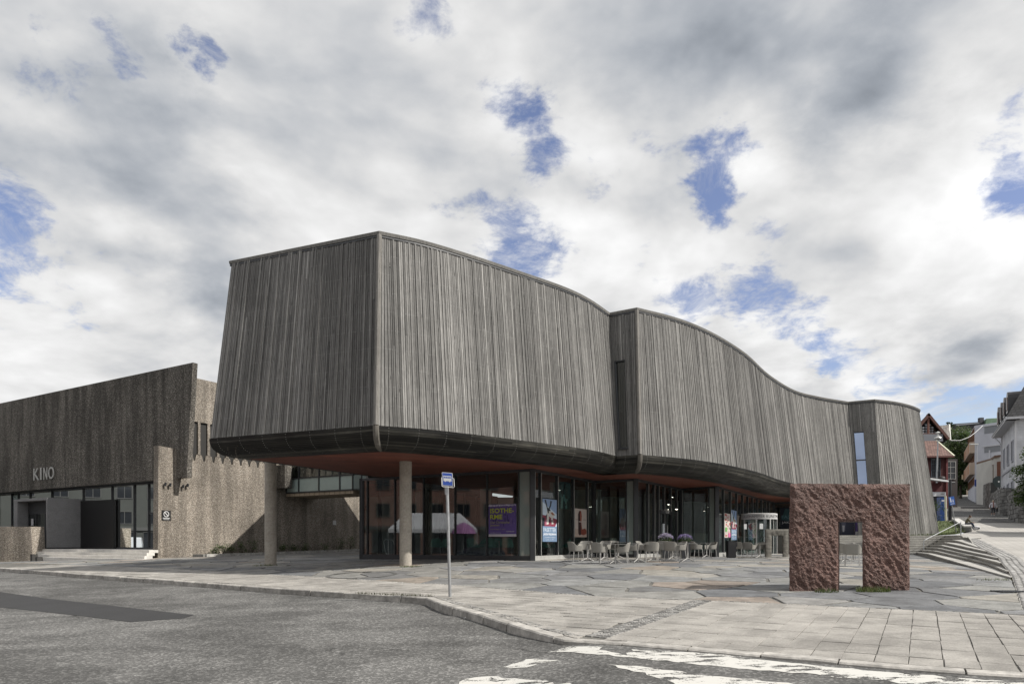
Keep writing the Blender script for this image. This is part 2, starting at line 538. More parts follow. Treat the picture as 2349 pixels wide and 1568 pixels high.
m_tiles('roof_tile_red', (0.10, 0.048, 0.038), (0.19, 0.105, 0.085), 0.34, 0.42)
m_tiles('roof_tile_dark', (0.10, 0.085, 0.075), (0.25, 0.23, 0.21), 0.30, 0.36)
m_tiles('roof_shingle_black', (0.020, 0.020, 0.022), (0.045, 0.045, 0.048), 0.4, 0.3)


def m_lamp(name, col, s):
    m = bpy.data.materials.new(name); m.use_nodes = True
    t = NT(m.node_tree)
    e = t.node('ShaderNodeEmission'); e.inputs[0].default_value = c4(col); e.inputs[1].default_value = s
    o = t.node('ShaderNodeOutputMaterial'); t.l.new(e.outputs[0], o.inputs[0])
    MAT[name] = m


m_lamp('lamp_white', (1.0, 0.9, 0.75), 9.0)

# ------------------------------------------------------------------ object helpers
ORG = {}
MAXTRI = 0


class MB:
    """collects faces, then links them as ONE mesh object"""
    def __init__(s):
        s.v, s.f, s.m, s.t, s.uv = [], [], [], [], []

    def face(s, pts, tint=(1, 1, 1), mi=0, uv=None):
        i = len(s.v)
        s.v.extend([tuple(p) for p in pts])
        s.f.append(tuple(range(i, i + len(pts))))
        s.m.append(mi); s.t.append(tint)
        s.uv.append(uv if uv else [(0.0, 0.0)] * len(pts))

    def quad(s, a, b, c, d, tint=(1, 1, 1), mi=0, uv=None):
        s.face((a, b, c, d), tint, mi, uv)

    def box(s, c, ex, ey, ez, tint=(1, 1, 1), mi=0):
        """box from centre and three half-extent vectors"""
        c, ex, ey, ez = Vector(c), Vector(ex), Vector(ey), Vector(ez)
        P = {}
        for i in (-1, 1):
            for j in (-1, 1):
                for k in (-1, 1):
                    P[i, j, k] = c + ex * i + ey * j + ez * k
        for q in (((-1, -1, -1), (-1, 1, -1), (1, 1, -1), (1, -1, -1)), ((-1, -1, 1), (1, -1, 1), (1, 1, 1), (-1, 1, 1)),
                  ((-1, -1, -1), (1, -1, -1), (1, -1, 1), (-1, -1, 1)), ((-1, 1, -1), (-1, 1, 1), (1, 1, 1), (1, 1, -1)),
                  ((-1, -1, -1), (-1, -1, 1), (-1, 1, 1), (-1, 1, -1)), ((1, -1, -1), (1, 1, -1), (1, 1, 1), (1, -1, 1))):
            s.face([P[x] for x in q], tint, mi)

    def abox(s, x0, x1, y0, y1, z0, z1, tint=(1, 1, 1), mi=0):
        s.box(((x0 + x1) / 2, (y0 + y1) / 2, (z0 + z1) / 2), ((x1 - x0) / 2, 0, 0), (0, (y1 - y0) / 2, 0), (0, 0, (z1 - z0) / 2), tint, mi)

    def tube(s, pts, r, n=8, tint=(1, 1, 1), mi=0, cap=True):
        pts = [Vector(p) for p in pts]
        rr = r if isinstance(r, (list, tuple)) else [r] * len(pts)
        rings = []
        up = None
        for i, p in enumerate(pts):
            d = (pts[min(i + 1, len(pts) - 1)] - pts[max(i - 1, 0)]).normalized()
            if up is None:
                up = d.orthogonal().normalized()
            else:
                up = (up - d * up.dot(d)).normalized()
            b = d.cross(up)
            rings.append([p + (up * math.cos(2 * math.pi * k / n) + b * math.sin(2 * math.pi * k / n)) * rr[i] for k in range(n)])
        for a, b in zip(rings, rings[1:]):
            for k in range(n):
                k2 = (k + 1) % n
                s.face((a[k], a[k2], b[k2], b[k]), tint, mi)
        if cap:
            s.face(list(reversed(rings[0])), tint, mi); s.face(rings[-1], tint, mi)

    def lathe(s, c, prof, n=16, tint=(1, 1, 1), mi=0, cap=True):
        c = Vector(c)
        rings = [[c + Vector((r * math.cos(2 * math.pi * k / n), r * math.sin(2 * math.pi * k / n), z)) for k in range(n)] for r, z in prof]
        for a, b in zip(rings, rings[1:]):
            for k in range(n):
                k2 = (k + 1) % n
                s.face((a[k], a[k2], b[k2], b[k]), tint, mi)
        if cap:
            s.face(list(reversed(rings[0])), tint, mi); s.face(rings[-1], tint, mi)

    def prism(s, poly, off, tint=(1, 1, 1), mi=0):
        """closed prism: polygon of 3-D points (any shape) swept along off"""
        poly = [Vector(p) for p in poly]; off = Vector(off)
        tri = tessellate_polygon([poly])
        for t in tri:
            s.face([poly[i] for i in t], tint, mi)
            s.face([poly[i] + off for i in reversed(t)], tint, mi)
        n = len(poly)
        for i in range(n):
            a, b = poly[i], poly[(i + 1) % n]
            s.face((a, b, b + off, a + off), tint, mi)

    def poly(s, pts, tint=(1, 1, 1), mi=0):
        pts = [Vector(p) for p in pts]
        for t in tessellate_polygon([pts]):
            s.face([pts[i] for i in t], tint, mi)

    def mesh(s, name, mats, org=(0, 0, 0), smooth=False):
        me = bpy.data.meshes.new(name)
        o = Vector(org)
        me.from_pydata([(x - o.x, y - o.y, z - o.z) for x, y, z in s.v], [], s.f)
        for mt in (mats if isinstance(mats, (list, tuple)) else [mats]):
            me.materials.append(MAT[mt])
        me.polygons.foreach_set('material_index', s.m)
        cols, uvs = [], []
        for f, t, u in zip(s.f, s.t, s.uv):
            for k in range(len(f)):
                cols.extend((t[0], t[1], t[2], 1.0)); uvs.extend(u[k])
        ca = me.color_attributes.new('tint', 'FLOAT_COLOR', 'CORNER')
        ca.data.foreach_set('color', cols)
        if any(u[0] != (0.0, 0.0) or u[1] != (0.0, 0.0) for u in s.uv):
            ul = me.uv_layers.new(name='UVMap')
            ul.data.foreach_set('uv', uvs)
        bm = bmesh.new(); bm.from_mesh(me)
        bmesh.ops.remove_doubles(bm, verts=bm.verts, dist=0.0004)
        bmesh.ops.recalc_face_normals(bm, faces=bm.faces) if smooth else None
        bm.to_mesh(me); bm.free()
        if smooth:
            me.polygons.foreach_set('use_smooth', [True] * len(me.polygons))
            try:
                me.set_sharp_from_angle(angle=R(42))
            except Exception:
                pass
        me.update()
        return me


def tag(o, label=None, cat=None, group=None, kind=None):
    for k, v in (('label', label), ('category', cat), ('group', group), ('kind', kind)):
        if v:
            o[k] = v
    return o


def root(name, loc, label, cat, group=None):
    o = bpy.data.objects.new(name, None)
    o.empty_display_size = 0.2
    o.location = loc
    COL.objects.link(o)
    ORG[o.name] = Vector(loc)
    return tag(o, label, cat, group)


def build(name, mb, mats, parent=None, smooth=False, label=None, kind=None, cat=None, group=None, loc=None):
    """one mesh object; vertices are given in world space. Part of parent, or a thing of its own with its origin at loc"""
    org = ORG[parent.name] if parent else Vector(loc or (0, 0, 0))
    me = mb.mesh(name, mats, org, smooth) if isinstance(mb, MB) else mb
    o = bpy.data.objects.new(name, me)
    COL.objects.link(o)
    if parent:
        o.parent = parent
    else:
        o.location = org
    ORG[o.name] = org
    return tag(o, label, cat, group, kind)


def copy_tree(o, parent=None):
    c = o.copy(); COL.objects.link(c)
    if parent:
        c.parent = parent
    for ch in list(o.children):
        copy_tree(ch, c)
    return c


TEXTC = {}


def text_mesh(s, size, extrude=0.004, spacing=1.0, bold=0.0):
    cu = bpy.data.curves.new('lettering', 'FONT')
    cu.body = s; cu.size = size; cu.extrude = extrude; cu.space_character = spacing; cu.offset = bold
    cu.align_x = 'LEFT'; cu.resolution_u = 3
    ob = bpy.data.objects.new('lettering', cu)
    COL.objects.link(ob)
    dg = bpy.context.evaluated_depsgraph_get(); dg.update()
    me = bpy.data.meshes.new_from_object(ob.evaluated_get(dg))
    bpy.data.objects.remove(ob)
    return me


def text_faces(mb, s, org, u, v, size, width=None, tint=(1, 1, 1), mi=0, lift=0.0, bold=0.0, spacing=1.0, depth=0.002, height=None):
    """lettering as flat faces in the frame org,u,v (width = fitted width)"""
    me = text_mesh(s, 1.0, 0.0, spacing, bold)
    xs = [p.co.x for p in me.vertices]; ys = [p.co.y for p in me.vertices]
    if not xs:
        return
    x0, wd = min(xs), max(xs) - min(xs)
    kx = (width / wd) if width else size
    ky = size if width is None or height is None else height / max(max(ys), 0.01)
    if width and height is None:
        ky = size
    n = u.cross(v)
    for p in me.polygons:
        mb.face([org + u * ((me.vertices[i].co.x - x0) * kx) + v * (me.vertices[i].co.y * ky) + n * lift for i in p.vertices], tint, mi)
    bpy.data.meshes.remove(me)


# ------------------------------------------------------------------ ground heights (metres from eye level)
GC = np.array([
    (0, 7.4, -1.56), (-5.5, 7.4, -1.56), (-20, 8, -1.6), (-35, 20, -1.5), (-45, 40, -1.35), (-22.5, 30, -1.13), (-11.1, 22, -1.208), (-6.26, 18.5, -1.252),
    (-2.04, 16, -1.287), (-1.56, 14.8, -1.323), (.24, 11, -1.405), (.77, 10, -1.424), (2.69, 9.0, -1.429), (4.25, 8.0, -1.435),
    (5.48, 7.3, -1.424), (9, 5, -1.43), (6.5, 16, -1.124), (9.3, 16, -1.124), (.85, 28, -.751), (-3.96, 25, -.862), (-9.7, 27, -.914),
    (-7.1, 32.3, -.804), (-19.7, 38, -.825), (-30, 43.5, -1.167), (-18, 40.6, -.88), (-15.8, 44.7, -.77), (-11.7, 51.8, -.63),
    (10.97, 36.6, -.80), (5.88, 32.4, -.70), (4.0, 33.4, -.72), (14.8, 40, -.75), (11.8, 23.5, -.84), (17.5, 38, -.70), (22.5, 38, -.70),
    (17.1, 26.6, -.86), (14.96, 21.4, -.95), (13.7, 18.6, -1.0), (9.5, 12.7, -1.27), (8, 8, -1.40), (0, 20, -1.03), (5, 22, -.93), (-26, 36, -1.1)], float)
_A = np.c_[np.ones(len(GC)), GC[:, 0], GC[:, 1]]
_PL = np.linalg.lstsq(_A, GC[:, 2], rcond=None)[0]
_RES = []
_res = GC[:, 2] - _A @ _PL
for _bw in (7.0, 4.5, 3.2):
    _k = np.exp(-((GC[:, None, 0] - GC[None, :, 0]) ** 2 + (GC[:, None, 1] - GC[None, :, 1]) ** 2) / (2 * _bw * _bw))
    _fit = (_k @ _res) / (_k.sum(1) + 0.05)
    _RES.append((_bw, _res.copy()))
    _res = _res - _fit


def gz(x, y):
    xc, yc = min(max(x, -50), 30), min(max(y, 2), 56)
    z = _PL[0] + _PL[1] * xc + _PL[2] * yc
    for bw, rs in _RES:
        k = np.exp(-((GC[:, 0] - xc) ** 2 + (GC[:, 1] - yc) ** 2) / (2 * bw * bw))
        z += float((k @ rs) / (k.sum() + 0.05))
    return z


def gp(vx, vy, drop=None):
    """where the line of sight through that plate position meets the paving"""
    d = pxdir(vx, vy)
    a, b = 3.0, 3.0
    f = lambda t: d.z * t - gz(d.x * t, t) + (drop(d.x * t) if drop else 0.0)
    while f(b) > 0 and b < 70:
        a = b; b += 0.5
    for _ in range(30):
        m_ = (a + b) / 2
        if f(m_) > 0: a = m_
        else: b = m_
    return Vector((d.x * a, a, d.z * a))


def px(vx, vy, Y):
    return pxdir(vx, vy) * Y


_ST = [(4, -1.50), (8, -1.42), (12.7, -1.27), (18.6, -.962), (19.8, -.847), (21.8, -.668), (23.4, -.538), (26, -.349), (28.5, -.218), (31.5, -.076),
       (36, .16), (41, .40), (52, .80), (62, 1.75), (73, 2.84), (100, 5.3), (146, 10.1), (260, 15.0)]


def sz(y):
    return float(np.interp(y, [p[0] for p in _ST], [p[1] for p in _ST]))


def clip_half(poly, nx, ny, c):
    """keep the part of a plan polygon where nx*x+ny*y <= c"""
    out = []
    n = len(poly)
    for i in range(n):
        p, q = poly[i], poly[(i + 1) % n]
        dp, dq = nx * p[0] + ny * p[1] - c, nx * q[0] + ny * q[1] - c
        if dp <= 0:
            out.append(p)
        if (dp < 0 < dq) or (dq < 0 < dp):
            t = dp / (dp - dq)
            out.append((p[0] + (q[0] - p[0]) * t, p[1] + (q[1] - p[1]) * t))
    return out


def clip_rect(poly, x0, x1, y0, y1):
    for a in ((1, 0, x1), (-1, 0, -x0), (0, 1, y1), (0, -1, -y0)):
        if len(poly) < 3:
            return []
        poly = clip_half(poly, *a)
    return poly if len(poly) > 2 else []


def area(poly):
    return 0.5 * sum(poly[i][0] * poly[(i + 1) % len(poly)][1] - poly[(i + 1) % len(poly)][0] * poly[i][1] for i in range(len(poly)))


def ccw(poly):
    return poly if area(poly) > 0 else list(reversed(poly))


def inside(poly, x, y):
    r = False
    for i in range(len(poly)):
        (x1, y1), (x2, y2) = poly[i], poly[i - 1]
        if (y1 > y) != (y2 > y) and x < (x2 - x1) * (y - y1) / (y2 - y1) + x1:
            r = not r
    return r


def sheet(mb, poly, cell, zf, tint=(1, 1, 1), mi=0):
    xs = [p[0] for p in poly]; ys = [p[1] for p in poly]
    poly = ccw(poly)
    x = math.floor(min(xs) / cell) * cell
    while x < max(xs):
        strip = clip_half(clip_half(poly, 1, 0, x + cell), -1, 0, -x)
        if len(strip) > 2:
            y = math.floor(min(ys) / cell) * cell
            while y < max(ys):
                c = clip_half(clip_half(strip, 0, 1, y + cell), 0, -1, -y)
                if len(c) > 2 and abs(area(c)) > 1e-6:
                    pts = [Vector((p[0], p[1], zf(p[0], p[1]))) for p in c]
                    if len(pts) == 4:
                        mb.face(pts, tint, mi)
                    else:
                        mb.poly(pts, tint, mi)
                y += cell
        x += cell


def V2(p):
    return (p[0], p[1])


# ------------------------------------------------------------------ plan lines of the street
KERB_PX = [(0, 1302), (177, 1315), (385, 1329), (645, 1349), (895, 1364), (975, 1369), (1009, 1383), (1100, 1409), (1209, 1443), (1294.5, 1466),
           (1437, 1474.5), (1642.5, 1491.6), (2007, 1524), (2349, 1548.6)]
KERB = [gp(*p) for p in KERB_PX]
_d = (KERB[0] - KERB[2]).normalized()
KERB = [KERB[0] + _d * 30, KERB[0] + _d * 12] + KERB
_d = (KERB[-1] - KERB[-3]).normalized()
KERB += [KERB[-1] + _d * 6]
FRONT_PX = [(0, 1291), (587, 1315), (778, 1324.6), (953, 1337), (1009, 1338), (1408, 1369), (1602, 1375), (1865, 1387), (2349, 1409)]
FRONT = [gp(*p) for p in FRONT_PX]
_d = (FRONT[0] - FRONT[1]).normalized()
FRONT = [FRONT[0] + _d * 25] + FRONT
FRONT += [FRONT[-1] + Vector((3.2, -1.9, 0))]
TIPS = [(13.63, 18.6), (14.41, 19.8), (15.63, 21.8), (16.68, 23.4), (18.1, 26.0), (19.5, 28.5), (21.3, 31.5), (23.9, 36.0)]
BORDER = [(2.2, 1.6), (6.0, 7.0), (9.5, 12.7)] + TIPS          # left edge of the rising street
NOSE0 = [(22.55, 38.0), (18.6, 29.5), (14.8, 21.2), (13.63, 18.6)]


def kerb_drop(x):
    return 0.15 if x < 0 else (0.04 if x > 1.2 else 0.15 - 0.11 * x / 1.2)


def offset_line(pts, d):
    """mitred offset of an open plan polyline towards its right-hand side"""
    out = []
    n = len(pts)
    for i in range(n):
        ns = []
        if i > 0:
            e = Vector((pts[i][0] - pts[i - 1][0], pts[i][1] - pts[i - 1][1])).normalized(); ns.append(Vector((e.y, -e.x)))
        if i < n - 1:
            e = Vector((pts[i + 1][0] - pts[i][0], pts[i + 1][1] - pts[i][1])).normalized(); ns.append(Vector((e.y, -e.x)))
        m_ = (ns[0] + ns[-1])
        m_ = m_ / (1 + ns[0].dot(ns[-1])) if len(ns) == 2 else ns[0]
        out.append((pts[i][0] + m_.x * d, pts[i][1] + m_.y * d))
    return out


KERB_IN = offset_line([V2(p) for p in KERB], -0.22)      # back edge of the kerb stones

# far ground and carriageway
g = MB()
for i in range(-10, 10):
    for j in range(-10, 12):
        g.face([(x * 60.0, y * 60.0, -2.6) for x, y in ((i, j), (i + 1, j), (i + 1, j + 1), (i, j + 1))])
build('ground', g, 'far_ground', kind='structure')
g = MB()
_rz = lambda x, y: gz(x, y) - kerb_drop(x) - (0.0 if y < 14 or x < -2 else 0.03)
sheet(g, [(-75, -51), (45, -51), (45, 3), (-75, 3)], 3.0, _rz)
sheet(g, [(-75, 3), (-6, 3), (-6, 15), (-75, 15)], 1.5, _rz)
sheet(g, [(-6, 3), (9, 3), (9, 15), (-6, 15)], 0.3, _rz)
sheet(g, [(9, 3), (45, 3), (42, 15), (9, 15)], 1.5, _rz)
sheet(g, [(-75, 15), (42, 15), (30, 57), (-75, 57)], 1.5, _rz)
road = build('road', g, 'asphalt', kind='structure', smooth=True)

simple('fresh_asphalt', (0.030, 0.030, 0.031), 0.85, 0.10, 1.5, 0.3, 50.0, fine=0.25)
g = MB()
rz = lambda lift: (lambda x, y: gz(x, y) - kerb_drop(x) + lift)
sheet(g, [V2(gp(p[0], p[1], kerb_drop)) for p in [(-60, 1354), (0, 1357), (100, 1371), (250, 1388), (445, 1410), (422, 1417), (300, 1426), (180, 1411), (0, 1392), (-60, 1386)]], 1.0, rz(0.006))
build('asphalt_patch', g, 'fresh_asphalt', kind='structure')

# ------------------------------------------------------------------ worn crossing stripes
def stripe(name, pts, label):
    mb = MB()
    q = [V2(gp(p[0], p[1], kerb_drop)) for p in pts]; o = []
    for a, b in zip(q, q[1:] + q[:1]):
        L = math.hypot(b[0] - a[0], b[1] - a[1]); n = max(1, int(L / .11))
        for k in range(n):
            t = k / n; j = random.gauss(0, .028) if k else 0
            o.append((a[0] + (b[0] - a[0]) * t - (b[1] - a[1]) / L * j, a[1] + (b[1] - a[1]) * t + (b[0] - a[0]) / L * j))
    sheet(mb, o, 0.3, rz(0.006))
    build(name, mb, 'worn_road_paint', kind='structure', label=label)


def cr(x, y):      # plate position from the close-up it was measured on
    return (1009.4 + x * .5703, 1266.3 + y * .5703)


stripe('road_marking', [cr(*p) for p in ((436, 402), (520, 379), (655, 379), (640, 392), (790, 424), (700, 418), (560, 405))], 'short worn white paint stroke nearest the kerb corner')
stripe('road_marking', [cr(*p) for p in ((770, 390), (1100, 408), (1400, 444), (1750, 478), (2349, 525), (2500, 540), (2480, 590), (1950, 536), (1700, 510), (1240, 470), (740, 420))], 'long worn white crossing stripe along the kerb')
stripe('road_marking', [cr(*p) for p in ((252, 462), (345, 430), (480, 434), (400, 446), (350, 463))], 'small chipped white paint patch')
stripe('road_marking', [cr(*p) for p in ((670, 450), (830, 462), (1000, 486), (1350, 522), (1700, 560), (2100, 600), (2000, 650), (1500, 600), (1000, 540), (780, 480))], 'second worn white crossing stripe')
stripe('road_marking', [cr(*p) for p in ((60, 545), (100, 510), (190, 499), (300, 506), (450, 522), (800, 560), (1100, 620), (700, 640), (200, 590))], 'third worn white crossing stripe at the picture edge')

# ------------------------------------------------------------------ kerb: every stone its own piece
kroot = root('kerb', (0, 11, -1.45), 'granite kerb curving round the street corner', 'kerb')
tag(kroot, kind='structure')
lens = [0.0]
for a, b in zip(KERB, KERB[1:]):
    lens.append(lens[-1] + (Vector(V2(b)) - Vector(V2(a))).length)


def kat(line, s):
    for i in range(len(lens) - 1):
        if s <= lens[i + 1] or i == len(lens) - 2:
            t = (s - lens[i]) / (lens[i + 1] - lens[i])
            return Vector((line[i][0] + (line[i + 1][0] - line[i][0]) * t, line[i][1] + (line[i + 1][1] - line[i][1]) * t))


s = 0.0
while s < lens[-1] - 0.3:
    L = random.uniform(1.1, 1.9) if s < lens[8] else random.uniform(0.9, 1.7)
    e = min(s + L, lens[-1])
    mb = MB()
    tn = random.uniform(0.85, 1.1)
    tc_ = (0.36 * tn, 0.345 * tn, 0.32 * tn)
    st = [s + 0.012 + (e - s - 0.024) * k / 4 for k in range(5)]
    rows = []
    hj = random.uniform(-0.008, 0.008)
    for q in st:
        a = kat([V2(p) for p in KERB], q); b = kat(KERB_IN, q)
        z = gz(a.x, a.y) + hj + random.uniform(-.004, .004)
        zl = z - kerb_drop(a.x) - 0.08
        inn = (b - a).normalized()
        jit = random.uniform(-.008, .008)
        a = a + inn * jit
        rows.append([Vector((a.x - inn.x * .01, a.y - inn.y * .01, zl)), Vector((a.x, a.y, z - 0.022)), Vector((a.x + inn.x * .022, a.y + inn.y * .022, z)), Vector((b.x, b.y, z + .004)), Vector((b.x, b.y, zl))])
    for r0, r1 in zip(rows, rows[1:]):
        for k in range(4):
            mb.quad(r0[k], r1[k], r1[k + 1], r0[k + 1], tc_)
    mb.face(list(reversed(rows[0])), tc_); mb.face(rows[-1], tc_)
    build('kerb_stone', mb, 'rubble_stone', kroot)
    s = e

# ------------------------------------------------------------------ pavement (slabs) and plaza (flagstones)
PAVE = [V2(p) for p in KERB_IN] + [V2(p) for p in reversed(FRONT)]
MUS_SIDE = [(24, 50), (5, 58), (-5, 60), (-12.0, 51.5), (-15.2, 45.9), (-19.7, 38.0), (-27, 42), (-34, 47), (-60, 62)]
PLAZA = [V2(p) for p in FRONT] + [(9.4, 12.3)] + [(9.5, 12.7)] + [NOSE0[3], (NOSE0[2][0] + .15, NOSE0[2][1]), (NOSE0[1][0] + .15, NOSE0[1][1]), (NOSE0[0][0], NOSE0[0][1] + .1), (17.4, 38.1), (17.4, 48)] + MUS_SIDE
g = MB()
sheet(g, PLAZA, 1.5, lambda x, y: gz(x, y) - 0.022)
plaza = build('plaza', g, 'mortar', kind='structure')
g = MB()
sheet(g, PAVE, 1.0, lambda x, y: gz(x, y) - 0.016)
pavement = build('pavement', g, 'mortar', kind='structure')


def slab(mb, poly, zf, th, tint, bev=0.008, tilt=(0, 0, 0)):
    """one paving stone: bevelled top plate sitting on the ground"""
    poly = ccw(poly)
    n = len(poly)
    cx_ = sum(p[0] for p in poly) / n; cy_ = sum(p[1] for p in poly) / n
    zz = lambda x, y: zf(x, y) + tilt[0] + tilt[1] * (x - cx_) + tilt[2] * (y - cy_)
    top, mid, bot = [], [], []
    for x, y in poly:
        dx, dy = cx_ - x, cy_ - y
        L = math.hypot(dx, dy) or 1
        top.append(Vector((x + dx / L * bev, y + dy / L * bev, zz(x, y))))
        mid.append(Vector((x, y, zz(x, y) - bev * 0.8)))
        bot.append(Vector((x, y, zz(x, y) - th)))
    if n == 4:
        mb.face(top, tint)
    else:
        c = Vector((cx_, cy_, zz(cx_, cy_)))
        for i in range(n):
            mb.face((c, top[i], top[(i + 1) % n]), tint)
    for i in range(n):
        j = (i + 1) % n
        mb.face((mid[i], mid[j], top[j], top[i]), tint)
        mb.face((bot[i], bot[j], mid[j], mid[i]), tint)


def view_size(poly, z):
    xs, ys = [], []
    for x, y in poly:
        if y < 3:
            return 0
        xs.append(CX + F * x / y); ys.append(HY - F * z / y)
    if max(xs) < 0 or min(xs) > 2349 or min(ys) > 1568:
        return 0
    return (max(xs) - min(xs)) * (max(ys) - min(ys))


# slabs: rows along the kerb direction u, columns along n
U = Vector((0.857, -0.515)); N_ = Vector((0.515, 0.857))
SETT_A, SETT_B = gp(1608, 1377), gp(1374, 1457)          # strip of setts across the pavement
sd = Vector(V2(SETT_B - SETT_A)).normalized(); sn = Vector((sd.y, -sd.x))
slabs = []
iu0, iu1 = -34, 20
r = -60
c0 = Vector((5.48, 7.3))
row = -8
while row < 60:
    v0 = row * 0.36
    off = random.uniform(0, 0.7) if row % 2 else random.uniform(0, .7)
    for side in (0, 1):
        uu = -36.0 + (off if side == 0 else 0)
        while uu < 12:
            wl = 0.70 if side == 0 else 0.36
            v1 = v0 + (0.36 if side == 0 else 0.72)
            if side == 1 and row % 2:
                break
            q = [c0 + U * a + N_ * b for a, b in ((uu, v0), (uu + wl, v0), (uu + wl, v1), (uu, v1))]
            cx_, cy_ = sum(p.x for p in q) / 4, sum(p.y for p in q) / 4
            sside = (Vector((cx_, cy_)) - Vector(V2(SETT_A))).dot(sn)
            right = sside < 0
            if right == (side == 1) and -32 < cx_ < 13 and 2 < cy_ < 40:
                if any(inside(PAVE, p.x, p.y) for p in q):
                    gp_, gv_ = (0.0045, 0.014) if side == 1 else (0.010, 0.012)
                    qq = [c0 + U * a + N_ * b for a, b in ((uu + gp_, v0 + gv_), (uu + wl - gp_, v0 + gv_), (uu + wl - gp_, v1 - gv_), (uu + gp_, v1 - gv_))]
                    qq = [p + Vector((random.uniform(-.007, .007), random.uniform(-.007, .007))) for p in qq]
                    pl = [V2(p) for p in qq]
                    if not all(inside(PAVE, p[0], p[1]) for p in pl):
                        pl2 = ccw(PAVE)
                        pl2 = clip_rect(pl2, min(p[0] for p in pl) - .01, max(p[0] for p in pl) + .01, min(p[1] for p in pl) - .01, max(p[1] for p in pl) + .01)
                        for i in range(4):
                            if len(pl2) < 3: break
                            a, b = pl[i], pl[(i + 1) % 4]
                            nx, ny = b[1] - a[1], a[0] - b[0]
                            pl2 = clip_half(pl2, nx, ny, nx * a[0] + ny * a[1])
                        pl = pl2
                    # keep clear of the sett strip
                    if len(pl) > 2:
                        sg = -1 if right else 1
                        pl = clip_half(pl, -sn.x * sg, -sn.y * sg, -(Vector(V2(SETT_A)).dot(sn) + sg * 0.20) * sg)
                    if len(pl) > 2 and abs(area(pl)) > 0.02:
                        slabs.append((view_size(pl, gz(cx_, cy_)), pl, cx_, cy_))
            uu += wl
    row += 1
slabs.sort(key=lambda q: -q[0])
rest = MB()
for k, (sz_, pl, cx_, cy_) in enumerate(slabs):
    tn = random.gauss(1.0, 0.035)
    col = (0.290 * tn, 0.276 * tn, 0.254 * tn)
    z0 = gz(cx_, cy_)
    gx, gy = (gz(cx_ + .3, cy_) - z0) / .3, (gz(cx_, cy_ + .3) - z0) / .3
    zf = lambda x, y, cx_=cx_, cy_=cy_, z0=z0, gx=gx, gy=gy: z0 + gx * (x - cx_) + gy * (y - cy_)
    tl = (random.uniform(-.003, .003), random.uniform(-.006, .006), random.uniform(-.006, .006))
    if k < 300:
        mb = MB(); slab(mb, pl, zf, 0.03, col, 0.006, tl)
        build('paving_slab', mb, 'paver_stone', pavement)
    else:
        slab(rest, pl, zf, 0.03, col, 0.006, tl)
build('far_slab', rest, 'paver_stone', pavement, kind='stuff')

# setts across the pavement, and the row between pavement and plaza
rest = MB()
cnt = 0


def sett(cx_, cy_, d, w_, l_, mb):
    p = Vector((d.y, -d.x))
    q = [Vector((cx_, cy_)) + d * (a * l_ / 2 * random.uniform(.82, 1)) + p * (b * w_ / 2 * random.uniform(.82, 1)) for a, b in ((-1, -1), (1, -1), (1, 1), (-1, 1))]
    tn = random.uniform(0.7, 1.25)
    slab(mb, [V2(x) for x in q], lambda x, y: gz(cx_, cy_) + 0.004, 0.035, (.225 * tn, .22 * tn, .21 * tn), 0.012, (random.uniform(-.006, .006), 0, 0))


SL = (Vector(V2(SETT_B)) - Vector(V2(SETT_A))).length
k = 0.0
while k < SL + 0.1:
    for rr_ in (-0.13, 0.0, 0.13):
        c = Vector(V2(SETT_A)) + sd * (k + random.uniform(-.01, .01)) + sn * rr_
        mb = MB(); sett(c.x, c.y, sn, 0.095, 0.12, mb)
        build('sett', mb, 'rubble_stone', pavement)
    k += 0.108
for a, b in zip(FRONT, FRONT[1:]):
    A2, B2 = Vector(V2(a)), Vector(V2(b)); L = (B2 - A2).length; d = (B2 - A2).normalized()
    k = 0.0
    while k < L:
        c = A2 + d * k
        if c.x > -18 and c.y < 34:
            sett(c.x, c.y, d, 0.07, 0.105, rest)
        k += 0.115
# loose setts beside the kerb near the bus sign
for i in range(len(KERB) - 1):
    A2, B2 = Vector(KERB_IN[i]), Vector(KERB_IN[i + 1]); L = (B2 - A2).length; d = (B2 - A2).normalized(); p = Vector((-d.y, d.x))
    k = 0.0
    while k < L:
        c = A2 + d * k
        if -1.7 < c.x < 0.9:
            for q_ in (0.07, 0.18):
                sett(c.x + p.x * q_, c.y + p.y * q_, d, 0.09, 0.10, rest)
        k += 0.115
build('border_sett', rest, 'rubble_stone', pavement, kind='stuff')

# flagstones: irregular cells clipped to the plaza
pts = []
tries = 0
rs = random.Random(11)
while len(pts) < 520 and tries < 14000:
    tries += 1
    x, y = rs.uniform(-33, 24), rs.uniform(10, 50)
    if not inside(PLAZA, x, y) or (y > 44 and x > -12) or y > 46:
        continue
    dmin = 0.98 if rs.random() < 0.7 else 0.55
    if all(((x - a) / 1.45) ** 2 + ((y - b) / 0.95) ** 2 > dmin for a, b in pts):
        pts.append((x, y))
pts_a = np.array(pts)
PAL = [(.185, .185, .183), (.215, .217, .213), (.145, .149, .155), (.245, .243, .23), (.285, .27, .24), (.165, .169, .174), (.34, .325, .295),
       (.25, .245, .23), (.285, .25, .212), (.245, .21, .18), (.22, .222, .225), (.265, .26, .25)]
PW = [9, 9, 8, 8, 6, 8, 4, 7, 2, 2, 8, 8]
flags = []
plc = ccw(PLAZA)
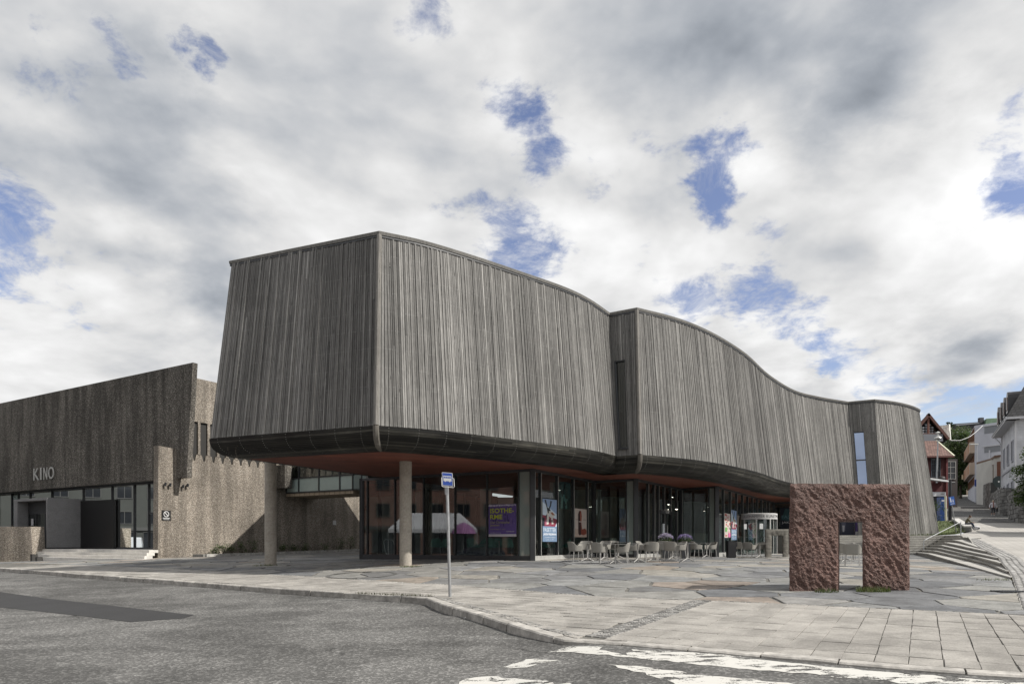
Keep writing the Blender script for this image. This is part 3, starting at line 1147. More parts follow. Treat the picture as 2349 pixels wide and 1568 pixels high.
for i, (x, y) in enumerate(pts):
    dd = ((pts_a - (x, y)) ** 2).sum(1)
    near = np.argsort(dd)[1:22]
    poly = clip_rect(plc, x - 2.6, x + 2.6, y - 2.6, y + 2.6)
    for j in near:
        nx, ny = pts[j][0] - x, pts[j][1] - y
        L = math.hypot(nx, ny)
        nx, ny = nx / L, ny / L
        c = nx * (x + pts[j][0]) / 2 + ny * (y + pts[j][1]) / 2
        if len(poly) > 2:
            poly = clip_half(poly, nx, ny, c - 0.019 - (0.03 if rs.random() < .25 else 0))
    if len(poly) > 2:
        a = abs(area(poly))
        if a > 0.12:
            # roughened edges
            rough_ = []
            for k in range(len(poly)):
                p, q = poly[k], poly[(k + 1) % len(poly)]
                L = math.hypot(q[0] - p[0], q[1] - p[1])
                rough_.append(p)
                m_ = int(L / 0.45)
                for t_ in range(1, m_ + 1):
                    t = t_ / (m_ + 1)
                    ix, iy = -(q[1] - p[1]) / L, (q[0] - p[0]) / L
                    o_ = rs.uniform(0, 0.035)
                    rough_.append((p[0] + (q[0] - p[0]) * t + ix * o_, p[1] + (q[1] - p[1]) * t + iy * o_))
            flags.append((view_size(poly, gz(x, y)), rough_, x, y))
flags.sort(key=lambda q: -q[0])
rest = MB()
for k, (s_, poly, x, y) in enumerate(flags):
    col = rs.choices(PAL, PW)[0]
    tn = rs.uniform(.9, 1.14)
    col = tuple(q * tn * .86 for q in col)
    tl = (rs.uniform(-.004, .006), rs.uniform(-.004, .004), rs.uniform(-.004, .004))
    mb = MB() if k < 300 else rest
    slab(mb, poly, gz, 0.04, col, 0.010, tl)
    if k < 300:
        build('flagstone', mb, 'flag_stone', plaza)
if rest.f:
    build('far_flagstone', rest, 'flag_stone', plaza, kind='stuff')

# ------------------------------------------------------------------ the museum: plan of the roof edge
ZR, ZB, ZS, BAT, BIN = 10.0, 3.68, 3.01, 0.095, 1.12


def top_pt(vx, vy):
    Y = (ZR + 0.06) * F / (HY - vy)
    return Vector(((vx - CX) / F * Y, Y))


def catmull(ps, n):
    out = []
    q = [ps[0] * 2 - ps[1]] + ps + [ps[-1] * 2 - ps[-2]]
    for i in range(1, len(q) - 2):
        for k in range(n):
            t = k / n
            a, b, c, d = q[i - 1], q[i], q[i + 1], q[i + 2]
            out.append(0.5 * ((2 * b) + (c - a) * t + (2 * a - 5 * b + 4 * c - d) * t * t + (3 * b - a - 3 * c + d) * t ** 3))
    out.append(ps[-1])
    return out


pL, pA = top_pt(533, 600.8), top_pt(870.5, 534)
S1 = [pA, top_pt(969, 555), top_pt(1080, 588), top_pt(1194, 626), top_pt(1294, 661), top_pt(1350, 688), top_pt(1396.7, 720)]
pC = top_pt(1460.4, 708)
S2 = [pC, top_pt(1533, 726), top_pt(1592, 746.3), top_pt(1650, 775), top_pt(1709, 813.6), top_pt(1760, 860), top_pt(1820, 896), top_pt(1880, 911.5), top_pt(1945, 922.3)]
pE = top_pt(2005, 916.8)
S3 = [pE, top_pt(2050, 922), top_pt(2085, 930), top_pt(2105, 938.5), Vector((31.2, 52.6)), Vector((31.5, 54.6)), Vector((30.6, 57.2))]
BL = pL + Vector((0.50, 1.0)).normalized() * 24
secs = [('side', [BL, pL]), ('left', [pL, pA]), ('one', catmull(S1, 5)), ('notch1', [S1[-1], pC]), ('two', catmull(S2, 5)),
        ('notch2', [S2[-1], pE]), ('three', catmull(S3, 4)), ('back', [S3[-1], Vector((22, 64)), BL])]
LINE, RNG = [], {}
for nm, ps in secs:
    a = max(len(LINE) - 1, 0)
    LINE += ps if not LINE else ps[1:]
    RNG[nm] = (a, len(LINE) - 1)
TOP = [tuple(p) for p in LINE]
_off = {}


_one = offset_line(TOP, 1.0)
_flare = [0.80 if i <= 1 else 1.0 if i <= RNG['two'][0] else min(1.45, 1.0 + .45 * (i - RNG['two'][0]) / (RNG['two'][1] - RNG['two'][0])) for i in range(len(TOP))]


def ring(d):
    k = round(d, 4)
    if k not in _off:
        _off[k] = [(p[0] + (m[0] - p[0]) * d * f, p[1] + (m[1] - p[1]) * d * f) for p, m, f in zip(TOP, _one, _flare)]
    return _off[k]


def at(z):          # plan line of the wall face at height z (it flares outwards going down)
    return ring(BAT * (ZR - z))


mus = root('museum', (4, 30, -0.75), 'long museum with curving wall of weathered grey vertical boards overhanging a glazed ground floor', 'building')


def seg_lerp(a, b, t):
    return Vector((a[0] + (b[0] - a[0]) * t, a[1] + (b[1] - a[1]) * t))


WOODT = lambda: (lambda v: (v * 1.03, v * 1.0, v * .955))(min(0.40, max(0.045, random.lognormvariate(math.log(0.150), 0.42))))


def clad(nm, z0, hole=None, dead=False):
    """vertical boards of uneven width and depth; hole=(u0,u1,zlo,zhi) leaves a window"""
    i0, i1 = RNG[nm]
    hi, lo = at(ZR), at(z0)
    mb, back = MB(), MB()
    cum = [0.0]
    for i in range(i0, i1):
        cum.append(cum[-1] + math.hypot(hi[i + 1][0] - hi[i][0], hi[i + 1][1] - hi[i][1]))
    tot = cum[-1]

    def at_s(s):
        for k in range(len(cum) - 1):
            if s <= cum[k + 1] or k == len(cum) - 2:
                t = (s - cum[k]) / (cum[k + 1] - cum[k])
                a = seg_lerp(hi[i0 + k], hi[i0 + k + 1], t); b = seg_lerp(lo[i0 + k], lo[i0 + k + 1], t)
                e = (Vector(hi[i0 + k + 1]) - Vector(hi[i0 + k])).normalized()
                return a, b, Vector((e.y, -e.x))

    def P(s, z, dep):
        a, b, n = at_s(s)
        t = (ZR - z) / (ZR - z0)
        p = a + (b - a) * t + n * dep
        return Vector((p.x, p.y, z))
    for i in range(i0, i1):
        zz = [(ZR, z0)]
        u0, u1 = cum[i - i0] / tot, cum[i - i0 + 1] / tot
        if hole is None:
            back.quad(Vector((*seg_lerp(hi[i], hi[i], 0), ZR)) + Vector((0, 0, 0)), Vector((*hi[i + 1], ZR)), Vector((*lo[i + 1], z0)), Vector((*lo[i], z0)), (.02, .02, .02))
    if hole:
        ua, ub, za, zb = hole
        for (s0, s1, z_a, z_b) in ((0, ua, z0, ZR), (ub, 1, z0, ZR), (ua, ub, z0, za), (ua, ub, zb, ZR)):
            if z_b > z_a:
                back.quad(P(s0 * tot, z_b, 0), P(s1 * tot, z_b, 0), P(s1 * tot, z_a, 0), P(s0 * tot, z_a, 0), (.02, .02, .02))
    build('wall', back, 'flat', mus)
    s = 0.0
    grp = random.gauss(0, 0.08)
    while s < tot - 0.02:
        w = min(random.choice((0.060, 0.066, 0.066, 0.070, 0.076)), tot - s)
        dep = 0.035 + random.choice((0.0, 0.004, 0.008, 0.026))
        if random.random() < .05:
            grp = random.gauss(0, 0.09)
        cuts = sorted(random.uniform(z0 + .5, ZR - .5) for _ in range(random.choice((0, 0, 1, 1, 2))))
        zs = [z0] + cuts + [ZR]
        if hole and hole[0] < (s + w / 2) / tot < hole[1]:
            spans = [(z0, hole[2]), (hole[3], ZR)]
        else:
            spans = list(zip(zs, zs[1:]))
        g_ = 0.0075
        tb = math.exp(random.gauss(0, 0.17) + grp)
        for za, zb in spans:
            if zb - za < .03:
                continue
            v = 0.172 * tb * math.exp(random.gauss(0, 0.16))
            v = min(.42, max(.04, v))
            t = (v * 1.025, v, v * .955)
            A, B, C_, D_ = P(s + g_, zb, dep), P(s + w - g_, zb, dep), P(s + w - g_, za + .004, dep), P(s + g_, za + .004, dep)
            a, b, c, d = P(s + g_, zb, 0), P(s + w - g_, zb, 0), P(s + w - g_, za + .004, 0), P(s + g_, za + .004, 0)
            mb.quad(A, D_, C_, B, t); mb.quad(a, d, D_, A, t); mb.quad(B, C_, c, b, t); mb.quad(D_, d, c, C_, t)
        s += w
    build('cladding_board', mb, 'weathered_wood', mus, kind='stuff')
    return P, tot


WIN = (0.13, 0.56, 4.0, 7.88)
cl = {}
for nm, z0, hole in (('side', ZB, None), ('left', ZB, None), ('one', ZB, None), ('notch1', ZB, WIN), ('two', ZB, None),
                     ('notch2', -0.1, (0.12, 0.54, 3.2, 7.85)), ('three', -0.1, None), ('back', -0.1, None)):
    cl[nm] = clad(nm, z0, hole)


def slit(nm, hole, trans, tall):
    """tall leaning slit window set back in a return wall"""
    P, tot = cl[nm]
    ua, ub, za, zb = hole
    f = MB()
    w = 0.05
    a, b = ua * tot, ub * tot
    for (s0, s1, z_a, z_b) in ((a, a + w, za, zb), (b - w, b, za, zb), (a + w, b - w, za, za + w), (a + w, b - w, zb - w, zb)):
        q = [P(s0, z_b, .05), P(s1, z_b, .05), P(s1, z_a, .05), P(s0, z_a, .05)]
        r_ = [P(s0, z_b, -.25), P(s1, z_b, -.25), P(s1, z_a, -.25), P(s0, z_a, -.25)]
        f.face(q); 
        for i in range(4):
            f.face((q[i], q[(i + 1) % 4], r_[(i + 1) % 4], r_[i]))
    if trans:
        zt = za + (zb - za) * .56
        f.quad(P(a + w, zt + .04, .0), P(b - w, zt + .04, .0), P(b - w, zt - .04, .0), P(a + w, zt - .04, .0))
    # sill ledge
    f.box((P(a, za - .02, .07) + P(b, za - .02, .07)) / 2, (P(b, za, .07) - P(a, za, .07)) / 2, (cl[nm][0](a, za, .1) - cl[nm][0](a, za, 0)) * .5, (0, 0, .02))
    fr = build('window', f, 'dark_metal', mus)
    spans = [(za + w, zb - w)] if not trans else [(za + w, zt - .04), (zt + .04, zb - w)]
    for z_a, z_b in spans:
        pm = MB()
        pm.quad(P(a + w, z_b, -.03), P(b - w, z_b, -.03), P(b - w, z_a, -.03), P(a + w, z_a, -.03))
        build('pane', pm, 'dark_glass' if not trans else 'mirror_glass', fr)
    bk = MB()
    bk.quad(P(a, zb, -.6), P(b, zb, -.6), P(b, za, -.6), P(a, za, -.6), (.02, .02, .02))
    build('reveal', bk, 'flat', fr)


m_glass('mirror_glass', (0.10, 0.11, 0.13), 0.38, 1.3)
MAT['mirror_glass'].node_tree.nodes['Glossy BSDF'].inputs[0].default_value = (.60, .72, .98, 1)  # blue of the mirrored sky put into the gloss colour
slit('notch1', WIN, False, True)
slit('notch2', (0.12, 0.54, 3.2, 7.85), True, True)


def sweep(nm_list, prof, mat, name, tint=lambda k: (1, 1, 1), closed=False, kind=None, smooth=False):
    """sweep a (offset, z) profile along wall sections; prof offsets are outward from the roof line"""
    mb = MB()
    for nm in nm_list:
        i0, i1 = RNG[nm]
        for k in range(len(prof) - 1 + (1 if closed else 0)):
            (d0, z0), (d1, z1) = prof[k], prof[(k + 1) % len(prof)]
            r0, r1 = ring(d0), ring(d1)
            tn = tint(k)
            for i in range(i0, i1):
                mb.quad((*r0[i], z0), (*r1[i], z1), (*r1[i + 1], z1), (*r0[i + 1], z0), tn)
    return build(name, mb, mat, mus, kind=kind, smooth=smooth)


ALL = [n for n, _ in secs]
gr = (.115, .11, .10)
sweep(ALL, [(0.0, ZR + .0), (0.085, ZR - .03), (0.10, ZR + .07), (0.06, ZR + .10), (-0.30, ZR + .11), (-0.30, ZR - .1)], 'weathered_wood', 'coping', lambda k: (.17, .165, .155))
# thin dark shadow gap flashing under the coping
sweep(ALL, [(0.068, ZR - .03), (0.074, ZR - .10), (0.0, ZR - .10)], 'dark_metal', 'flashing')
rf = MB()
rp = [Vector((x, y, ZR + .02)) for x, y in ring(-0.25)[:-1]]
rf.poly(rp)
build('roof', rf, 'roof_felt', mus)

# belly: dark stained boards curving in under the wall, one strip per board
base_d = BAT * (ZR - ZB)
NB = 15
for nm in ('side', 'left', 'one', 'notch1', 'two'):
    i0, i1 = RNG[nm]
    mb = MB()
    for k in range(NB):
        for part in (0, 1):
            th0 = (k + (0.0 if part == 0 else 0.90)) / NB * math.pi / 2
            th1 = (k + (0.90 if part == 0 else 1.0)) / NB * math.pi / 2
            dp0 = dp1 = 0.0 if part == 0 else -0.012

            def pt(th, dp):
                return base_d + 0.045 - BIN * (1 - max(0, math.cos(th)) ** .74) + dp * math.cos(th), ZB - (ZB - ZS) * math.sin(th) ** .80 - dp * math.sin(th)
            (d0, z0), (d1, z1) = pt(th0, dp0), pt(th1, dp1)
            r0, r1 = ring(d0), ring(d1)
            L = 0.0
            tn = None
            for i in range(i0, i1):
                L -= math.hypot(r0[i + 1][0] - r0[i][0], r0[i + 1][1] - r0[i][1])
                if tn is None or L < 0:
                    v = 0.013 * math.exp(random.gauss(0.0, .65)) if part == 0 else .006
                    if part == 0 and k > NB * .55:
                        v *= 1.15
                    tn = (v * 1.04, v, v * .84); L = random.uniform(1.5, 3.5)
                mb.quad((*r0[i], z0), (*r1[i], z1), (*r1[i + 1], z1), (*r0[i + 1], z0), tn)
    # lip above the first board
    r0, r1 = ring(base_d - 0.02), ring(base_d + 0.045)
    for i in range(i0, i1):
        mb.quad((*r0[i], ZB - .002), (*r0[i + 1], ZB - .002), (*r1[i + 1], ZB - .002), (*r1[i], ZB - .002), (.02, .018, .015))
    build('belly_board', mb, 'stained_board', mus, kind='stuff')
    # screw rows every 1.2 m
    sc_ = MB()
    rr0 = ring(base_d)
    acc = 0.4
    for i in range(i0, i1):
        L = math.hypot(rr0[i + 1][0] - rr0[i][0], rr0[i + 1][1] - rr0[i][1])
        while acc < L:
            t = acc / L
            for k in range(NB):
                th = (k + .45) / NB * math.pi / 2
                d = base_d + 0.049 - BIN * (1 - math.cos(th) ** .74); z = ZB - (ZB - ZS) * math.sin(th) ** .80
                rr = ring(round(d, 3))
                p = seg_lerp(rr[i], rr[i + 1], t)
                sc_.box((p.x, p.y, z), (.008, 0, 0), (0, .008, 0), (0, 0, .008), (.24, .235, .22))
            acc += 1.0
        acc -= L
    build('screw_head', sc_, 'flat', mus, kind='stuff')

# rounded corner posts on the two sharp outer corners
for nm in ('one', 'two'):
    i = RNG[nm][0]
    mb = MB()
    pts_ = []
    for z in (ZR - .02, ZB + .02):
        pts_.append(Vector((*ring(BAT * (ZR - z) + .02)[i], z)))
    mb.tube(pts_, 0.085, 8, (.20, .19, .175))
    build('corner_post', mb, 'weathered_wood', mus, smooth=True)
    mb = MB()
    pts_ = []
    for k in range(9):
        th = k / 8 * math.pi / 2 * .97
        pts_.append(Vector((*ring(base_d + .07 - BIN * (1 - max(0, math.cos(th)) ** .74))[i], ZB - (ZB - ZS) * math.sin(th) ** .80)))
    mb.tube(pts_, [.10] * 6 + [.085, .06, .03], 8, (.13, .12, .105))
    build('corner_post', mb, 'weathered_wood', mus, smooth=True)

# soffit of narrow red boards
inner = ring(base_d + 0.045 - BIN)
i_end = RNG['two'][1]
SOF = [V2(p) for p in inner[:i_end + 1]] + [V2(ring(0.2)[i_end + 1]), (27, 60), (6, 56)]
mb = MB()
sp_ = ccw(SOF)
y = 20.0
while y < 60:
    wb = 0.125
    pl = clip_half(clip_half(sp_, -0.26, 1, y + wb - 0.012), 0.26, -1, -y)
    if len(pl) > 2 and abs(area(pl)) > .01:
        v = math.exp(random.gauss(0, .16))
        t = (.20 * v, .066 * v, .042 * v)
        mb.poly([Vector((p[0], p[1], ZS)) for p in reversed(pl)], t)
    y += wb
build('soffit_board', mb, 'red_soffit_wood', mus, kind='stuff')
mb = MB(); mb.poly([Vector((p[0], p[1], ZS + .02)) for p in SOF], (.02, .01, .01))
build('ceiling', mb, 'flat', mus)

# ------------------------------------------------------------------ ground floor glass
def col_on(A, B, vx):
    """plan point of wall A-B seen in plate column vx"""
    k = (vx - CX) / F
    dx, dy = B[0] - A[0], B[1] - A[1]
    t = (k * A[1] - A[0]) / (dx - k * dy)
    return Vector((A[0] + dx * t, A[1] + dy * t))


G = [Vector(p) for p in ((-7.1, 32.3), (.85, 28.0), (4.0, 33.4), (5.88, 32.4), (9.47, 38.2), (10.97, 36.6), (19.7, 51.4), (25.0, 48.3))]
GB = Vector((-1.0, 45.0))            # back of the left side
walls = [(GB, G[0], None, 'l'), (G[0], G[1], [844, 907, 972.7, 1045, 1117.6, 1191], 'l'), (G[1], G[2], [1238, 1277, 1313.7, 1346], 'r'), (G[2], G[3], [1437.5], 'l'),
         (G[3], G[4], [1485, 1499, 1509, 1522, 1537, 1551], 'r'), (G[4], G[5], [1627], 'l'), (G[5], G[6], [1658, 1674, 1688.5, 1702, 1714, 1725, 1736, 1746, 1755, 1763], 'r'), (G[6], G[7], None, 'l')]


def wall_z(p, i):
    return 0.42 if (i == 7) else gz(p.x, p.y) + 0.0


pane_v = 0
m = bpy.data.materials.new('pale_glass'); m.use_nodes = True
t = NT(m.node_tree)
o = t.node('ShaderNodeOutputMaterial'); g1 = t.node('ShaderNodeBsdfTransparent'); g1.inputs[0].default_value = (.8, .88, .86, 1)
g2 = t.node('ShaderNodeBsdfDiffuse'); g2.inputs[0].default_value = (.46, .54, .51, 1)
g3 = t.node('ShaderNodeBsdfGlossy'); g3.inputs['Roughness'].default_value = .02
x1 = t.node('ShaderNodeMixShader'); x1.inputs[0].default_value = .5; x2 = t.node('ShaderNodeMixShader'); x2.inputs[0].default_value = .12
t.l.new(g1.outputs[0], x1.inputs[1]); t.l.new(g2.outputs[0], x1.inputs[2]); t.l.new(x1.outputs[0], x2.inputs[1]); t.l.new(g3.outputs[0], x2.inputs[2]); t.l.new(x2.outputs[0], o.inputs[0])
MAT['pale_glass'] = m
for wi, (A, B, cuts, kind) in enumerate(walls):
    e = (B - A); L = e.length; e = e / L; n = Vector((e.y, -e.x))
    if cuts is None:
        ts = [L * k / max(1, round(L / 1.4)) for k in range(1, max(1, round(L / 1.4)))]
    else:
        ts = sorted((col_on(A, B, c) - A).dot(e) for c in cuts)
        ts = [t for t in ts if .1 < t < L - .1]
    zb = min(wall_z(A, wi), wall_z(B, wi)) - 0.05
    zf = -0.66 if wi != 7 else .44
    if wi == 0:
        zf = -0.70
    E3, N3 = Vector((e.x, e.y, 0)), Vector((n.x, n.y, 0))
    fr = MB()
    mid = A + e * (L / 2)
    # plinth, bottom rail, head rail; lighter metal stands in for sun on right walls
    fr.box((mid.x, mid.y, (zb + zf) / 2 - .02), E3 * (L / 2), N3 * .09, (0, 0, (zf - zb) / 2 - .02 + .0), mi=1 if kind == 'r' else 0)
    fr.box((mid.x, mid.y, zf + .03), E3 * (L / 2 - .004), N3 * .06, (0, 0, .07), mi=1 if kind == 'r' else 0)
    gw = build('glazed_wall', fr, ['dark_metal', 'light_metal'], mus)
    hd = MB(); hd.box((mid.x, mid.y, ZS - .055), E3 * (L / 2 - .004), N3 * .07, (0, 0, .054)); build('head_rail', hd, 'dark_metal', gw)
    for t in [0.05] + ts + [L - .05]:
        p = A + e * t
        m_ = MB()
        edge = t in (0.05, L - .05)
        m_.box((p.x, p.y, (zf + .1 + ZS - .11) / 2), E3 * (.05 if edge else .024), N3 * (.085 if edge else .075), (0, 0, (ZS - .11 - zf - .1) / 2))
        if kind == 'r':  # sun on the mullion edge put in as a pale strip
            q = p + n * (.088 if edge else .078)
            m_.box((q.x, q.y, (zf + .1 + ZS - .11) / 2), E3 * .014, N3 * .006, (0, 0, (ZS - .11 - zf - .1) / 2 - .01), mi=1)
        build('mullion', m_, ['dark_metal', 'light_metal'], gw)
    tt = [0.1] + ts + [L - .1]
    for a, b in zip(tt, tt[1:]):
        pm = MB()
        j0, j1 = random.uniform(-.002, .002), random.uniform(-.002, .002)
        pa, pb = A + e * (a + .02) + n * (.01 + j0), A + e * (b - .02) + n * (.01 + j1)
        pm.quad((pa.x, pa.y, zf + .08), (pb.x, pb.y, zf + .08), (pb.x, pb.y, ZS - .10), (pa.x, pa.y, ZS - .10))
        build('pane', pm, 'pale_glass' if kind == 'l' and cuts and b == tt[-1] else 'clear_glass', gw)
# heavy posts on the outward corners
for i in (0, 1, 3, 5):
    p = G[i]
    mb = MB()
    mb.abox(p.x - .10, p.x + .10, p.y - .10, p.y + .10, gz(p.x, p.y) - .05, ZS - .002)
    build('post', mb, 'dark_metal', mus)

# rooms behind the glass
mb = MB()
room = [V2(G[0] + Vector((.15, .3))), V2(G[1] + Vector((0, .3))), V2(G[2] + Vector((0, .2))), V2(G[3] + Vector((0, .3))), V2(G[4] + Vector((0, .2))), V2(G[5] + Vector((0, .3))), V2(G[6] + Vector((0, .2))), (25.5, 50), (24, 58), (0, 50)]
mb.poly([(x, y, -0.655) for x, y in room])
build('indoor_floor', mb, 'interior_floor', mus)
mb = MB()
mb.box((4, 46, 1.2), (5.2, -.6, 0), (.02, .2, 0), (0, 0, 1.85), mi=0)
mb.box((10.5, 48.5, 1.2), (9, 6.5, 0), (.1, -.2, 0), (0, 0, 1.84), mi=0)
mb.box((3.8, 39.5, 1.2), (1.2, -.6, 0), (.12, .25, 0), (0, 0, 1.86), mi=1)
mb.box((-1.5, 39.0, 1.2), (.3, 0, 0), (0, .3, 0), (0, 0, 1.86), mi=1)
mb.box((2.2, 34.5, 1.2), (.28, 0, 0), (0, .28, 0), (0, 0, 1.86), mi=1)
mb.box((8.4, 42.5, 1.2), (.28, 0, 0), (0, .28, 0), (0, 0, 1.86), mi=1)
mb.box((13.0, 46.5, .0), (2.0, 1.2, 0), (-.3, .4, 0), (0, 0, .6), mi=1)
mb.box((-2.5, 42.5, -.1), (2.6, -1.3, 0), (.2, .35, 0), (0, 0, .55), mi=0)
build('indoor_wall', mb, ['interior_wall', 'interior_pale'], mus)
# spotlights seen burning inside
for vx, vy, Y in ((1643, 1136, 39.5), (1533.5, 1156, 36.5), (1457, 1116, 36), (1552, 1167, 36.8)):
    p = px(vx, vy, Y)
    mb = MB()
    mb.lathe((p.x, p.y, p.z), [(.02, .12), (.055, .10), (.06, 0.0)], 8)
    la = build('spotlight', mb, 'dark_metal', mus)
    mb = MB(); mb.lathe((p.x, p.y, p.z - .022), [(.05, 0), (.05, .02)], 8)
    build('lamp_face', mb, 'lamp_white', la)

# unseen rear wing towards the bridge, added to shade the cinema wall
mb = MB()
wg = [(-7.05, 33.4), (-9.55, 44.5), (-9.95, 47.2), (-2.2, 50.0), (-1.3, 45.2)]
mb.prism([Vector((x, y, -.9)) for x, y in wg], (0, 0, 10.6), (.10, .097, .092))
build('unseen_wing', mb, 'weathered_wood', mus)

# ------------------------------------------------------------------ columns under the overhang
for (vx, vy, Y, d, lab, tl) in ((928.3, 1297, 25.0, .45, 'round concrete column standing in front of the cafe glass, sunlit foot', 0), (616, 1296, 27.0, .45, 'round concrete column in shade nearest the cinema wall', 0)):
    p = gp(vx, vy); Yc = p.y
    mb = MB()
    rad = 14 / F * Yc if vx > 900 else 13.2 / F * Yc
    z0 = gz(p.x, p.y)
    mb.lathe((p.x, p.y + rad, 0), [(rad, z0 - .05), (rad, 1.55), (rad - .008, 1.555), (rad - .008, 1.567), (rad, 1.572), (rad, ZS - .002 if vx > 900 else ZS + .30)], 32)
    build('column', mb, 'column_concrete', None, smooth=True, label=lab, cat='column', group='columns under the overhang', loc=(p.x, p.y + rad, z0))

# ------------------------------------------------------------------ revolving door
pd = px(1741, 1273, 41.0)
zc, rD = gz(pd.x, pd.y), 1.02
rd = root('revolving_door', (pd.x, pd.y, zc), 'round glass revolving door with white lettered drum at museum entrance', 'door')
mb = MB(); mb.lathe((pd.x, pd.y, zc), [(rD, -.05), (rD, .04), (rD - .2, .045)], 32)
build('base', mb, 'light_metal', rd)
mb = MB(); mb.lathe((pd.x, pd.y, 0), [(rD + .02, 1.36), (rD + .02, 1.70), (rD - .05, 1.72), (rD - .1, 1.36)], 40, (.48, .48, .47))
drum = build('drum', mb, 'painted_wall', rd, smooth=True)
me = text_mesh('LILLEHAMMER KUNSTMUSEUM', 0.24, 0.0, 1.05)
lt = MB()
a0 = R(190)
for p in me.polygons:
    q = []
    for i in p.vertices:
        co = me.vertices[i].co
        a = a0 + (co.x) / (rD + .03) * .92
        q.append((pd.x + (rD + .026) * math.cos(a), pd.y + (rD + .026) * math.sin(a), 1.45 + co.y))
    lt.face(q, (.04, .04, .045))
build('lettering', lt, 'flat', drum)
for k in range(8):
    a = k * math.pi / 4 + .3
    mb = MB()
    c, s_ = math.cos(a), math.sin(a)
    mb.box((pd.x + rD * c, pd.y + rD * s_, (zc + 1.36) / 2 + .02), (.03 * c, .03 * s_, 0), (-.035 * s_, .035 * c, 0), (0, 0, (1.36 - zc) / 2 - .02))
    build('post', mb, 'light_metal', rd)
for k in range(8):
    if k in (6, 2):
        continue
    mb = MB()
    for j in range(4):
        a, b = k * math.pi / 4 + .34 + j * .1752, k * math.pi / 4 + .34 + (j + 1) * .1752
        mb.quad((pd.x + rD * math.cos(a), pd.y + rD * math.sin(a), zc + .04), (pd.x + rD * math.cos(b), pd.y + rD * math.sin(b), zc + .04),
                (pd.x + rD * math.cos(b), pd.y + rD * math.sin(b), 1.36), (pd.x + rD * math.cos(a), pd.y + rD * math.sin(a), 1.36))
    build('curved_pane', mb, 'clear_glass', rd)
for k in range(3):
    a = k * 2 * math.pi / 3 + .9
    mb = MB()
    c, s_ = math.cos(a), math.sin(a)
    for (r0, r1, z0, z1) in ((.03, .09, zc + .06, 1.34), (rD - .14, rD - .06, zc + .06, 1.34), (.09, rD - .14, zc + .06, zc + .16), (.09, rD - .14, zc + 1.0, zc + 1.07), (.09, rD - .14, 1.24, 1.34)):
        mb.box((pd.x + (r0 + r1) / 2 * c, pd.y + (r0 + r1) / 2 * s_, (z0 + z1) / 2), ((r1 - r0) / 2 * c, (r1 - r0) / 2 * s_, 0), (-.02 * s_, .02 * c, 0), (0, 0, (z1 - z0) / 2))
    lf = build('door_leaf', mb, 'grey_metal', rd)
    mb = MB(); mb.quad(*[(pd.x + r_ * c, pd.y + r_ * s_, z_) for r_, z_ in ((.09, zc + .16), (rD - .14, zc + .16), (rD - .14, 1.24), (.09, 1.24))])
    build('pane', mb, 'clear_glass', lf)
for vx, vy0, vy1, wpx in ((1709.5, 1201, 1213, 6), (1746, 1200, 1212.5, 8)):
    Yp = 39.86
    a = px(vx - wpx / 2, vy0, Yp); b = px(vx + wpx / 2, vy1, Yp)
    mb = MB(); mb.box(((a.x + b.x) / 2, Yp - .03, (a.z + b.z) / 2), ((b.x - a.x) / 2, 0, 0), (0, .004, 0), (0, 0, (a.z - b.z) / 2), (.7, .72, .72))
    build('notice', mb, 'flat', rd)

# glazed double door in the return wall
A, B = G[3], G[4]
e = (B - A).normalized(); n = Vector((e.y, -e.x)); E3, N3 = Vector((*e, 0)), Vector((*n, 0))
a, b = col_on(A, B, 1509), col_on(A, B, 1537)
dr = root('double_door', (a.x, a.y, -.62), 'dark framed glass double door with paper notice behind the flower planters', 'door')
mb = MB()
wd = (b - a).length
for t in (0.03, .5, .97):
    p = a + e * wd * t + n * .10
    mb.box((p.x, p.y, .45), E3 * (.04 if t != .5 else .05), N3 * .03, (0, 0, 1.05), mi=0)
p = (a + b) / 2 + n * .10
mb.box((p.x, p.y, 1.56), E3 * (wd / 2), N3 * .035, (0, 0, .09))
build('door_frame', mb, 'dark_metal', dr)
mb = MB(); mb.box((p.x, p.y, 1.62), E3 * .12, N3 * .05 , (0, 0, .10)); 
q = p + n * .10; mb.box((q.x, q.y, 1.60), E3 * .10, N3 * .05, (0, 0, .09))
build('door_lamp', mb, 'light_metal', dr)
q = a + e * wd * .27 + n * .13
mb = MB(); mb.box((q.x, q.y, .72), E3 * .16, N3 * .004, (0, 0, .24), (.62, .66, .70)); build('notice', mb, 'flat', dr)
q = a + e * wd * .53 + n * .16
mb = MB(); mb.tube([(q.x, q.y, -.2), (q.x, q.y, .9)], .018, 8); build('handle', mb, 'light_metal', dr)

# ------------------------------------------------------------------ cinema
from mathutils import noise as mnoise
SD = Vector((.585, 1.0)).normalized()          # along the side wall, going back
FD = Vector((1.0, -.585)).normalized()         # along the front, going right
P0 = Vector((-19.7, 38.0))                     # foot of the front corner


def kp(s, f, z):
    """point s metres back along the side wall and f metres right along the front"""
    q = P0 + SD * s + FD * f
    return Vector((q.x, q.y, z))


def kside(vx, f=0.0):
    o_ = P0 + FD * f
    return (col_on(o_, o_ + SD, vx) - o_).dot(SD)


def kfront(vx, s):
    o_ = P0 + SD * s
    return (col_on(o_, o_ + FD, vx) - o_).dot(FD)


